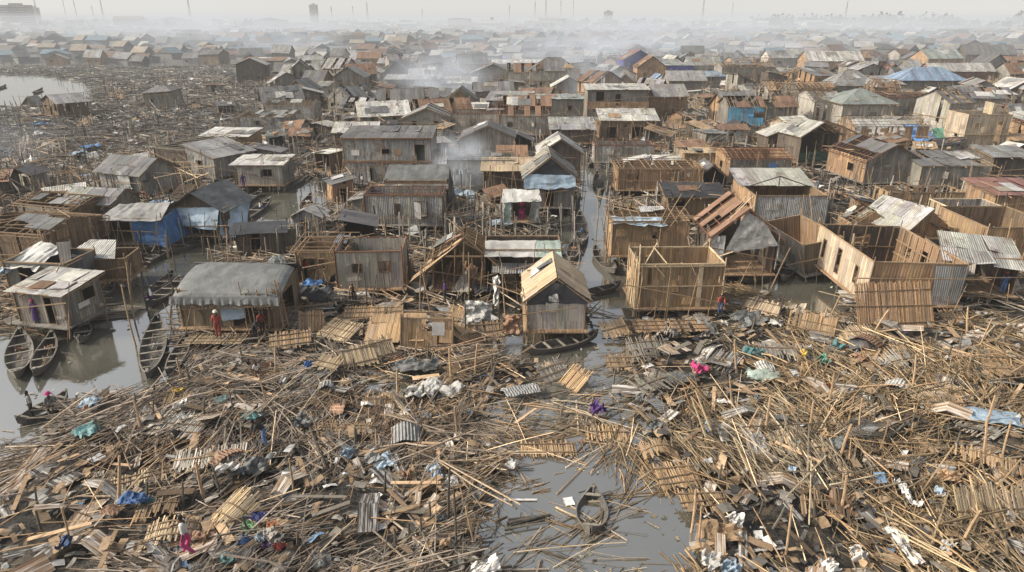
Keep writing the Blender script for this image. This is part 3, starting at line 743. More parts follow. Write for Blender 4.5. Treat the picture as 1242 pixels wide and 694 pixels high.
house('the lower grey wall house', 'grey tin house standing in smoke below the gable fronted house', 582, 226, 7.4, 4, 3.0, 'rafs', rh=.3, wall='tin', ops={'f': [wi(1.3, .5, 1.4, .6)]}, beam='beam_grey')
house('the pale house with burnt peak', 'pale walled house under a peaked burnt roof of broken rafters', 636, 163, 8.2, 6.5, 3.2, 'gx', rh=2.6, rmiss=.5, rafn=.5, wall='palewall', roofm='tin_rust', gable=False, ops={'f': [wi(1.3, .8, 1.6, .7), wi(5.2, .8, 1.6, .7)]}, beam='beam_red', floor=1.2)
house('the pale wing with red brown roof line', 'pale house wing with burnt red brown roof edge and open door', 580, 160, 9, 5, 3.0, 'rafs', rh=.8, wall='palewall', ops={'f': [do(3.1, .9, 2.2, 1.2), wi(6, 1, 1.2, 1.2)]}, beam='beam_red', floor=1.2)
def n12x(root, w, d, H, RZ, fl):
    drape(root, 'blue_tarpaulin', 'tarp_pale', (-w / 2 - .3, -.65, H - 1.2), (w / 2 + .1, -.6, H - 1.1), (w / 2 + .1, -.4, H + .1), (-w / 2 - .3, -.4, H + .1), 16, 6, .13, .2, t=1.25)
    drape(root, 'gable_cloth', 'tarp_black', (-w / 2 - .1, -.3, H), (w / 2 + .1, -.3, H), (.15, -.3, RZ), (-.15, -.3, RZ), 8, 6, .08)
house('the gabled house with pale blue tarpaulin', 'gabled house with pale blue tarpaulin across its front, left of the canal', 667, 251, 4.8, 5.5, 3.3, 'gy', rh=1.9, wall='greyplank', roofm='greyplank', ops={'f': [do(1.9, .9)]}, extra=n12x, oh=.45)
house('the house behind the blue tarpaulin', 'house with pale tin gable roof just behind the blue tarpaulin house', 679, 222, 4.8, 5, 3.6, 'gy', rh=1.5, wall='darkplank', roofm='tin_pale', ops={'f': [wi(1.2, 1.0, 1.6, 1.2)]}, floor=1.0)
house('the low roof with brown battens', 'low wide shed with pale panel roof left of the blue tarpaulin house', 615, 232, 5.2, 3.2, 2.3, 'shed', rh=.8, wall='darkplank', roofm='bamboo_pale')
def n13x(root, w, d, H, RZ, fl):
    drape(root, 'awning', 'tarp_white', (-w / 2 - .2, -1.2, H - .3), (w / 2 + .2, -1.0, H - .2), (w / 2, .8, H + .5), (-w / 2, .8, H + .5), 10, 8, .1, .1, t=1.0)
    drape(root, 'hanging_cloth', 'tarp_mint', (-w / 2 - .1, -1.1, fl + .1), (-w / 2 + .8, -1.2, fl + .1), (-w / 2 + .8, -1.1, H - .3), (-w / 2, -1.1, H - .3), 6, 8, .15)
    drape(root, 'hanging_cloth', 'greyc', (w / 2 - .9, -1.0, fl + .1), (w / 2 + .1, -1.0, fl + .1), (w / 2, -.9, H - .1), (w / 2 - .8, -.9, H - .1), 8, 8, .15)
    drape(root, 'hanging_cloth', 'pink', (-.3, -.9, fl + .5), (.4, -.9, fl + .4), (.4, -.9, fl + 1.5), (-.2, -.9, fl + 1.5), 6, 6, .15, t=.4)
house('the stall with white awning', 'open stall under a patched white awning with cloths hanging down', 632, 268, 3.4, 2.0, 2.4, 'none', wall='darkplank', ops={'f': [do(.3, 2.8)]}, extra=n13x, cat='stall', name='stall', miss=('f',))
def n60x(root, w, d, H, RZ, fl):
    drape(root, 'white_tarpaulin', 'tarp_white', (-w / 2, -.6, H - .3), (w * .18, -.6, H - .3), (w * .18, 1.2, H + .35), (-w / 2, 1.2, H + .35), 12, 6, .07, t=.75)
    drape(root, 'mint_tarpaulin', 'tarp_mint', (w * .17, -.62, H - .32), (w / 2, -.6, H - .3), (w / 2, 1.2, H + .35), (w * .17, 1.2, H + .35), 10, 6, .07)
    drape(root, 'hanging_sheet', 'tarp_mint', (w * .28, -.7, fl + .2), (w / 2 + .1, -.7, fl + .4), (w / 2 + .1, -.8, H - .9), (w * .26, -.8, H - .7), 8, 8, .1, .2, t=.8)
    mb = MB(); slope(mb, (-w * .4, -1.0, fl + 1.55), (w * .12, -1.0, fl + 1.5), (w * .15, .4, fl + 1.75), (-w * .4, .4, fl + 1.8), .6); mb.build('shelf_roof', 'tin', root)
house('the open shelter with white and mint roof', 'open shelter with flat white and mint green tarpaulin roof', 634, 350, 5.4, 3.2, 2.9, 'none', wall='darkplank', miss=('f',), extra=n60x, cat='shelter', name='open_shelter')
# front canal house
def n3x(root, w, d, H, RZ, fl):
    drape(root, 'gable_cloth', 'tarp_black', (-w / 2 - .15, -.12, H - .5), (w / 2 + .15, -.12, H - .4), (.5, -.35, RZ - .3), (-.5, -.35, RZ - .3), 12, 8, .08, t=1.6)
    mb = MB(); mb.cbox((-w * .07, -.1, fl + 1.5), .8, .03, .65); mb.build('patch_board', 'palewall', root)
    drape(root, 'scrap_cloth', 'tarp_white', (-.45, -.4, H - .1), (.15, -.4, H - .15), (0, -.45, H + .35), (-.5, -.45, H + .3), 4, 4, .1)
house('the panel roofed canal house', 'small stilt house with beige panel gable roof standing in the canal', 674, 399, 3.55, 4.4, 2.15, 'gy', rh=1.35, wall='palewall', roofm='bamboo_pale', extra=n3x, oh=.32, ruin=.04)
# grey wall house with window + panels
house('the grey slatted wall house', 'roofless grey slatted house with a square dark window and rusty wall plate', 450, 349, 4.7, 3.4, 2.7, 'none', wall='palewall', ops={'f': [wi(1.15, .65, 1.2, .65), wi(3.0, .8, 1.2, .8)]}, beam='beam_red', rot=.05)
house('the shadowed bamboo room', 'shadowed bamboo room with open front beside the slatted wall', 392, 342, 3.6, 3.4, 2.4, 'rafs', rh=.25, wall='bamboo', ops={'f': [do(.3, 1.1), wi(1.6, .5)]}, beam='beam')
def n59x(root, w, d, H, RZ, fl):
    mb = MB()
    for k in range(7):
        xx = -w / 2 + k * w / 6; mb.pole((xx, -.1, fl), (xx + R.uniform(-.2, .2), -.1, H + R.uniform(-.2, 1.2)), .045, t=R.uniform(.7, 1.3))
    mb.pole((-w / 2 - .6, -.4, H - 1.2), (.3, -.3, RZ + .4), .07); mb.pole((w / 2 + .3, -.3, H - .6), (-.1, -.3, RZ + .5), .07); mb.pole((.0, -.3, fl), (.1, -.3, RZ + .6), .06)
    mb.build('frame_pole', 'beam', root)
    mb = MB(); slope(mb, (-w / 2 - 1.6, -.8, H - 1.6), (-w / 2 - 1.2, d * .5, H - 1.3), (-.2, d * .4, RZ + .1), (-.3, -.9, RZ - .1), .5, .05); mb.build('fallen_roof', 'bamboo', root)
    mb = MB(); slope(mb, (-w * .7, -1.4, fl - .3), (-w * .58, -1.2, fl - .4), (-.35, -.9, fl + 1.9), (-.5, -1.0, fl + 2.0), .5); mb.build('leaning_plank', 'bamboo_pale', root)
    mb = MB(); slope(mb, (-.9, -.5, fl - .1), (.4, -.9, fl + .1), (1.1, .3, fl + 1.3), (0, .6, fl + 1.2), .5); mb.build('fallen_panel', 'greyplank', root)
house('the collapsed bamboo hall', 'collapsed bamboo hall with an open pole frame and dark inside', 563, 350, 4.4, 3.4, 2.4, 'rafy', rh=1.3, wall='bamboo_dark', miss=('f',), ruin=.12, extra=n59x, beam='beam')
def nwx(root, w, d, H, RZ, fl):
    mb = MB(); slope(mb, (-w / 2 - 2.2, .1, .7), (-.2, -.1, .9), (-.1, 1.8, H - .1), (-w / 2 - 2.0, 1.9, H - .4), .5, .05); slope(mb, (.2, .4, H - .3), (w / 2 + 1.2, .2, .6), (w / 2 + 1.0, 1.9, .9), (.1, 1.9, H), .5, .1); mb.build('fallen_roof', 'bamboo', root); mb = MB(); mb.cbox((w * .22, -.06, fl + 1.15), .75, .05, .8); mb.build('white_window', 'white', root)
house('the bamboo front with white window', 'bamboo hut front with ragged top and a small white window', 517, 421, 3.1, 1.3, 1.75, 'none', wall='bamboo', ruin=.3, extra=nwx, cat='hut', name='bamboo_hut', floor=.5, oh=.1, tilt=(-.12, .05), miss=('b',), rot=.06)
# ---- right
def n9x(root, w, d, H, RZ, fl):
    mb = MB()
    for a, b_ in (((-w / 2, 0, H), (-w * .42, d * .6, H + .7)), ((-.8, 0, H - .2), (-1.6, d * .5, H + .7)), ((w / 2, d * .2, H), (w / 2 - .4, -.3, H - 1.2)), ((0, .3, H), (.3, 1.2, H - .6)), ((-w / 2, -.1, H - .6), (-w / 2 + 1.6, d * .6, H + .8)), ((w * .3, d, H - .8), (w * .22, d, H + .8)), ((-w * .1, d, H - .8), (-w * .16, d, H + .6)), ((w / 2, d * .6, H - .3), (w / 2 + .8, d * .3, H + .5))):
        mb.pole(a, b_, .05, t=R.uniform(.9, 1.4))
    for k in range(8): mb.pole((-w / 2 - .15 - k * .05, -.1 + k * .2, fl - .5 + R.uniform(-.3, .3)), (-w / 2 + R.uniform(-.25, .1), k * .2, H + R.uniform(-.3, .5)), .055, t=R.uniform(1, 1.6))
    mb.beam((-w / 2, -.08, fl + 1.5), (w / 2, -.08, fl + 1.5), .08, .06, .8); mb.beam((-w / 2, -.08, H - .1), (w / 2, -.08, H - .1), .1, .08, .8)
    mb.pole((-w * .32, -.1, H), (-w * .2, -.15, H - .8), .04); mb.pole((w * .1, -.1, H), (w * .16, -.15, H - .7), .04); mb.beam((w * .22, -.09, fl), (w * .22, -.09, H), .3, .03, 1.3)
    mb.build('broken_rafter', 'beam_pale', root)
house('the roofless brown box house', 'large roofless brown bamboo house box with splayed broken rafters', 823, 372, 5.7, 3.6, 3.0, 'none', wall='bamboo', ruin=.07, extra=n9x, beam='beam_pale', rot=.03, sides={'l': .3})
def n10x(root, w, d, H, RZ, fl):
    drape(root, 'cloth_heap', 'tarp_pale', (-w / 2, -.6, H - .1), (w * .2, -.5, H - .1), (w * .15, 1.2, H + .2), (-w / 2, 1.2, H + .1), 14, 8, .2)
    mb = MB(); mb.pole((-w / 2 - .3, -.8, H + .6), (w / 2 + .8, -.8, H + .7), .05); mb.pole((-w / 2 - .5, -.3, fl - .6), (-w / 2 - .4, -.3, H + 3), .06); mb.pole((w * .1, -.3, H), (w * .2, -.3, H + 1.6), .05)
    mb.pole((w*.1, -.5, H-.6), (w*.35, -.3, H+2.4), .05); mb.pole((w*.2, -.5, H-.6), (w*.5, -.3, H+2.3), .05); mb.build('long_pole', 'beam', root)
house('the bamboo wall behind the box', 'bamboo house topped with a heap of pale cloth behind the box house', 787, 309, 6.2, 3.2, 2.8, 'rafs', rh=.3, wall='bamboo', extra=n10x)
def n11x(root, w, d, H, RZ, fl):
    drape(root, 'gable_sheet', 'tarp_white', (-w * .35, -.35, H - 1.6), (w / 2 + .2, -.35, H - .9), (w * .25, -.25, H + 1.0), (-.2, -.25, RZ - .2), 12, 10, .1, t=.8)
    drape(root, 'side_sheet', 'tarp_white', (w / 2 + .2, -.3, fl + .3), (w / 2 + .3, d, fl + .5), (w / 2 + .3, d, H), (w / 2 + .2, -.3, H), 8, 8, .15, t=.8)
    drape(root, 'hanging_rag', 'tarp_white', (-w / 2 - .2, -.35, H - 1.8), (-w / 2 + .7, -.4, H - 2.0), (-w / 2 + .8, -.35, H - .2), (-w / 2 - .2, -.3, H - .1), 6, 8, .15, t=.8)
    mb = MB()
    for k in range(6): mb.pole((-w / 2 - .9 + k * .25, -.3 + k * .45, H - 1.0), (.3, -.3 + k * .5, RZ + R.uniform(.1, 1.0)), .035, t=1.3)
    mb.build('roof_pole', 'beam_pale', root)
house('the gable hung with white sheets', 'broken gabled house hung with torn white plastic sheets right of the box', 898, 331, 4.6, 4.6, 3.2, 'gy', rh=1.9, rmiss=[.25, .8], wall='darkplank', roofm='tin_rust', miss=('f',), ruin=.2, extra=n11x, beam='beam_red')
# big cream roofless house
def n4x(root, w, d, H, RZ, fl):
    mb = MB()
    for k in range(9): mb.beam((w / 2 - .1, d * (k + .5) / 9.5, fl), (w / 2 - .1, d * (k + .5) / 9.5, H), .07, .1, R.uniform(.8, 1.3))
    for z in (.9, 1.9): mb.beam((w / 2 - .12, 0, fl + z), (w / 2 - .12, d, fl + z), .06, .08)
    for k in range(6): mb.beam((-w / 2 + w * (k + .5) / 6, d - .1, fl), (-w / 2 + w * (k + .5) / 6, d - .1, H), .08, .08, .6)
    mb.beam((-w / 2, d - .12, fl + 1.3), (w / 2, d - .12, fl + 1.3), .08, .08, .6)
    mb.build('stud', 'beam', root)
    mb = MB(); mb.sheet((w * .22, -.09, fl - .3), (w / 2 + .05, -.09, fl + .2), (w / 2 + .05, -.09, H - .1), (w * .15, -.09, H - .1), 4, 4); mb.build('grey_patch', 'tin', root)
house('the tilted roofless cream house', 'large tilted roofless house with cream left wall and three narrow windows', 1103, 368, 6.4, 8.3, 2.9, 'none', wall='bamboo', walls={'l': 'cream', 'b': 'darkplank', 'r': 'brownplank', 'f': 'plywood'},
      ops={'l': [(1.2, 1.75, 1.6, 3.1), (3.6, 4.2, 1.3, 3.2), (6.3, 6.8, 1.6, 2.9)], 'b': [(2.2, 3.8, 2.0, 3.2)], 'r': [do(1.6, .9, 2.3), do(4.2, .9, 2.2), wi(6.2, .8)]}, extra=n4x, beam='beam', tilt=(.02, .035), rot=.02, pw=.6, shut=False)
house('the leaning plank house', 'narrow plank house leaning into the water left of the cream house', 1000, 328, 3.2, 6.5, 2.4, 'none', wall='greyplank', walls={'f': 'darkplank', 'b': 'brownplank', 'r': 'brownplank'}, ops={'l': [(3, 3.5, 1.3, 2.6)]}, tilt=(0, -.16), rot=.12, floor=.6)
def n6x(root, w, d, H, RZ, fl):
    drape(root, 'blue_sheet', 'tin_blue', (0.2, -.3, H + .3), (w / 2 + 1.0, -.2, H - .7), (w / 2 + .6, d, H), (.3, d, RZ), 6, 6, .1)
house('the hut with white and blue roof', 'hut with a propped white tin roof and blue patched side', 1118, 302, 4.6, 4.5, 1.9, 'gy', rh=1.6, wall='brownplank', rmiss=[0, 1], roofm='tin_pale', rot=.35, extra=n6x, cat='hut', name='patched_hut')
house('the gable frame behind the cream house', 'small brown gabled wall with two openings behind the cream house', 1052, 293, 3.4, 2.5, 1.6, 'rafy', rh=1.2, wall='brownplank', ops={'f': [wi(.6, .6, .5, .9), wi(1.9, .7, .5, .9)]}, floor=.9, beam='beam')
def n7x(root, w, d, H, RZ, fl):
    mb = MB(); slope(mb, (-w / 2 - 1.0, -.6, H), (w / 2 - .2, -1.3, H - .4), (w / 2 + .6, d * .6, H + .7), (-w / 2 + .2, d * .8, H + .9), 1.0, 0, .1, rows=2); mb.build('roof', 'tin_pale', root)
house('the dark hut with pale panel roof', 'dark hut under large overlapping pale roof panels near the right edge', 1187, 356, 4.4, 4.4, 2.6, 'none', wall='darkplank', miss=('f',), extra=n7x, cat='hut', rot=-.1, name='panel_roofed_hut')
def n8x(root, w, d, H, RZ, fl):
    mb = MB(); slope(mb, (-w / 2 - .4, d * .55, H + .1), (w / 2 + .3, d * .55, H + .1), (w / 2 + .3, d + 1, H + 1.0), (-w / 2 - .4, d + 1, H + 1.0), 1.2, .0); mb.build('roof', 'tin_pale', root)
    mb = MB(); mb.pole((0, d * .5, H), (0, d * .5, H + 1.1), .06); mb.pole((0, d * .5, H + 1.1), (-w / 2, d * .5, H), .06); mb.pole((0, d * .5, H + 1.1), (w / 2, d * .5, H), .06); mb.build('truss', 'beam_dark', root)
    mb = MB(); mb.sheet((-w * .05, -.12, fl - .2), (w / 2 + .1, -.12, fl - .2), (w / 2 + .1, -.12, H - .3), (-w * .05, -.12, H - .3), 4, 2); mb.build('tin_front', 'tin', root)
house('the half roofed brown house', 'half roofed brown plank house with white tin over its back', 955, 275, 6.6, 6.8, 2.9, 'none', wall='brownplank', walls={'f': 'tin', 'r': 'beam'}, ops={'l': [do(4.6, .8)], 'r': [do(1, 1.6)]}, extra=n8x, beam='beam')
house('the small brown house with blue door', 'small brown house with broken rafters, a window and a blue door', 920, 220, 7.2, 7, 2.7, 'rafx', rh=.7, wall='brownplank', walls={'f': 'greyplank'}, ops={'l': [wi(3.0, 1.0)]}, beam='beam_red', detail=2,
      extra=lambda root, w, d, H, RZ, fl: (lambda mb: (mb.cbox((w * .2, -.08, fl + 1.1), .9, .05, 2.1), mb.build('door', 'bluec', root)))(MB()))
house('the rusty raftered grey house', 'grey gable fronted house with bare rusty rafters on its left slope', 1078, 221, 6.6, 8, 2.7, 'gy', rh=1.7, wall='greyplank', walls={'l': 'brownplank'}, roofm='tin_dark', rmiss=[.75, .1], ops={'l': [wi(4.5, 1.2, .9, .9)]}, beam='beam_red', rot=.12)
house('the blue walled house', 'long house with turquoise painted wall and broken roof', 922, 152, 12, 6, 3.3, 'gx', rh=1.4, rmiss=.45, wall='greyplank', roofm='tin_rust', ops={'f': [wi(4.6, 2.0, 1.3, 1.1), wi(9, .8)]}, floor=1.2,
      extra=lambda root, w, d, H, RZ, fl: (lambda mb: (wallmesh(mb, (-w / 2 - .02, -.08), (.4, -.08), fl, lambda u: H - .1, [wi(4.6, 2.0, 1.3, 1.1, fl)], .6), mb.build('blue_wall', 'blueboard', root)))(MB()))
house('the house with teal stained hip roof', 'large house with pale and teal stained hipped roof, left part bare rafters', 1050, 152, 9, 8.5, 3.6, 'hip', rh=2.3, wall='palewall', roofm='tin_teal', floor=1.5, oh=.6, ops={'f': [wi(2, .8)]})
house('the raftered wing beside the teal roof', 'brown house wing of bare rafters and tall dark openings beside the teal roof', 1003, 148, 5.5, 9, 3.6, 'rafx', rh=1.4, wall='palewall', floor=1.5, beam='beam_grey', ops={'f': [do(.5, .6, 3, 1.5), do(1.8, .6, 3, 1.5), do(3.2, .6, 3, 1.5)]})
house('the blue hip roofed house', 'long grey house with a bright blue hipped roof', 1130, 114, 15.5, 9, 3.2, 'hip', rh=3.0, wall='greyplank', roofm='tin_blue', floor=1.2, oh=.7, ops={'f': [wi(4, 1.3), wi(10, 1.2)]}, detail=1)
house('the grey block right of the teal roof', 'grey flat roofed plank house right of the teal stained roof', 1098, 146, 10, 6, 4.2, 'rafs', rh=.3, wall='greyplank', floor=1, ops={'f': [(5, 6, 2.8, 4.4)]}, beam='beam_red')
house('the dark roofed house at right', 'wide grey house with broken dark brown roof near the right edge', 1190, 137, 11, 8, 3, 'gx', rh=1.7, rmiss=.3, wall='greyplank', walls={'r': 'tin'}, roofm='tin_dark', floor=1, rot=-.15)
def n29x(root, w, d, H, RZ, fl):
    mb = MB(); wallmesh(mb, (w * .1, .8), (w / 2, .8), H, lambda u: H + 1.6 - 1.4 * u, (), .4); wallmesh(mb, (w * .1, 2.8), (w * .1, .8), H, lambda u: H + 1.6, (), .4); mb.build('upper_wall', 'cream', root)
    mb = MB(); slope(mb, (w / 2, -1.5, fl + 2.2), (w / 2 + 5, -1.5, fl + 2.1), (w / 2 + 5, 1.5, fl + 2.7), (w / 2, 1.5, fl + 2.8), 1.0, .1); mb.build('porch_roof', 'bamboo', root)
    mb = MB()
    for k in range(3): mb.pole((w / 2 + 1.2 + k * 1.8, -1.3, fl - .8), (w / 2 + 1.2 + k * 1.8, -1.3, fl + 2.3), .07)
    mb.build('porch_post', 'beam', root)
    mb = MB(); mb.cbox((-w * .25, -.05, fl + .7), 1.4, .06, 1.4); mb.build('white_panel', 'white', root)
house('the cream burnt storey house', 'tall cream house with brown burnt broken upper floor and porch', 1190, 187, 6.3, 5, 5.6, 'none', wall='cream', floor=.5, walls={'r': 'beam'}, ops={'f': [(4.4, 5.2, 1, 5.2), (1.2, 1.9, 4.3, 5.0)]}, extra=n29x, storeys=2, beam='beam_pale')
house('the shed with white roof and green cloth', 'open shed with white cloth roof and green cloth below', 990, 196, 5.8, 5, 3.6, 'gy', rh=1.6, wall='darkplank', roofm='tin_pale', miss=('f',), rmiss=[0, .3], rot=.25,
      extra=lambda root, w, d, H, RZ, fl: drape(root, 'green_cloth', 'tarp_green', (-w / 2, -.3, fl - .2), (w / 2, -.3, fl - .4), (w / 2, -.2, fl + 1.3), (-w / 2, -.2, fl + 1.5), 8, 5, .2, t=.5))
house('the small white roofed hut', 'small cream hut with bright white tilted roof', 966, 170, 4.2, 4, 2.6, 'gx', rh=.7, wall='cream', roofm='tin_pale', floor=1.5, rot=.35, cat='hut')
house('the tilted pale roof', 'dark hut under a steep pale striped roof', 944, 182, 3.6, 3.4, 2.0, 'shedr', rh=1.6, wall='darkplank', roofm='tin_pale', rot=.1, cat='hut')
house('the fresh bamboo box', 'fresh bamboo walled box house right of the canal', 851, 206, 4.6, 3.2, 2.2, 'gx', rh=.3, wall='bamboo', roofm='bamboo_pale', rmiss=.2)
house('the dark sheeted flat roof', 'low house under a dark blue grey plastic flat roof', 842, 262, 5.4, 2.6, 1.9, 'shed', rh=.7, wall='bamboo_dark', roofm='tarp_black', frame_t=1)
house('the small black gable', 'small dark gabled hut beside the bamboo panels', 862, 228, 3.6, 3.5, 1.2, 'gy', rh=1.5, wall='darkplank', roofm='tin_dark', cat='hut', miss=('f',))
house('the two storey canal house', 'two storey house with pale roof and brown balcony right of the canal', 748, 146, 11, 6, 5.4, 'shed', rh=.5, wall='greyplank', roofm='tin_pale', floor=1.5, storeys=2, ops={'f': [(1.5, 3, 4.9, 6.6), (5, 6, 4.9, 6.2)]},
      extra=lambda root, w, d, H, RZ, fl: (lambda mb: (wallmesh(mb, (-w / 2, -1.2), (w / 2, -1.2), fl + 2.2, lambda u: fl + 3.4, (), .4), mb.build('balcony', 'brownplank', root)))(MB()))
house('the pale ribbed roof by the canal', 'house with pale ribbed roof in front of the two storey canal house', 762, 168, 9, 4.5, 2.8, 'shed', rh=1.3, wall='bamboo_dark', roofm='tin_pale', ops={'f': [do(1, 1.5), do(5, 2)]})
house('the grey roof left of the canal', 'dark house with plain grey sloping roof left of the canal', 694, 173, 6.6, 4, 2.0, 'shed', rh=1.3, wall='darkplank', roofm='tin', floor=.8)
house('the brown canal side room', 'brown open plank room on the right canal bank', 800, 230, 9.5, 4.5, 2.4, 'rafs', rh=.2, wall='brownplank', ruin=.15, ops={'f': [do(1, .8), do(5.6, 1.3)]}, beam='beam')
house('the grey tin wall by the canal', 'low wall of pale tin sheets right of the canal', 757, 196, 8, 3.5, 2.2, 'rafs', rh=.2, wall='tin', ruin=.1, ops={'f': [do(3.4, 2)]}, beam='beam_red')
# right edge
house('the right edge open box', 'big roofless brown house with open top at the right edge', 1232, 318, 5.8, 6.5, 2.8, 'none', wall='bamboo_dark', walls={'l': 'bamboo', 'f': 'brownplank'}, ops={'f': [do(1.5, 1)]}, beam='beam')
house('the pale fronted shed', 'pale tin sided shed with torn brown left wall near the right edge', 1176, 283, 4.9, 3, 2.4, 'none', wall='tin', walls={'l': 'bamboo_pale'}, ruin=.15, beam='beam_pale')
house('the red roofed shed', 'shed with flat dull red roof at the right edge', 1236, 258, 5.5, 5, 1.8, 'shed', rh=.5, wall='brownplank', roofm='tin_red')
house('the low grey long house', 'long low grey house with dark broken roof near the right edge', 1155, 226, 8.0, 5, 2.4, 'shed', rh=.7, rmiss=.25, wall='greywall', roofm='tin_dark', ops={'f': [wi(2.5, .8)]})
house('the shingled grey top house', 'grey house with pale patched roof at the right edge', 1225, 212, 5, 4, 2.2, 'shed', rh=.6, wall='darkplank', roofm='tin')
house('the brown standing panels', 'row of torn brown bamboo walls right of the raftered house', 1120, 258, 7.5, 3, 2.0, 'none', wall='bamboo', ruin=.5, beam='beam')
house('the white frame shed', 'long frame shed over crumpled white sheets', 1078, 178, 11, 6, 3.0, 'rafx', rh=1.2, wall='brownplank', ruin=.5, beam='beam_grey',
      extra=lambda root, w, d, H, RZ, fl: (drape(root, 'white_sheet', 'tarp_white', (-w / 2, .5, fl + 1.5), (w * .3, .5, fl + 1.6), (w * .25, d * .8, H + .6), (-w / 2, d * .8, H + .4), 12, 8, .35), drape(root, 'blue_sheet', 'tarp_blue', (w * .3, -.5, fl + 1), (w * .62, -.5, fl + 1), (w * .6, 3, H), (w * .3, 3, H), 8, 6, .3, t=2.0), drape(root, 'green_sheet', 'tarp_green', (w * .64, -.5, fl + .6), (w * .9, -.5, fl + .6), (w * .9, 2, H - .4), (w * .64, 2, H - .4), 8, 6, .4, t=1.3)))
house('the frame above the right canal', 'torn pole framed house over dark water right of the canal', 1015, 192, 5, 6, 3.4, 'rafy', rh=1.0, wall='brownplank', ruin=.45, beam='beam')
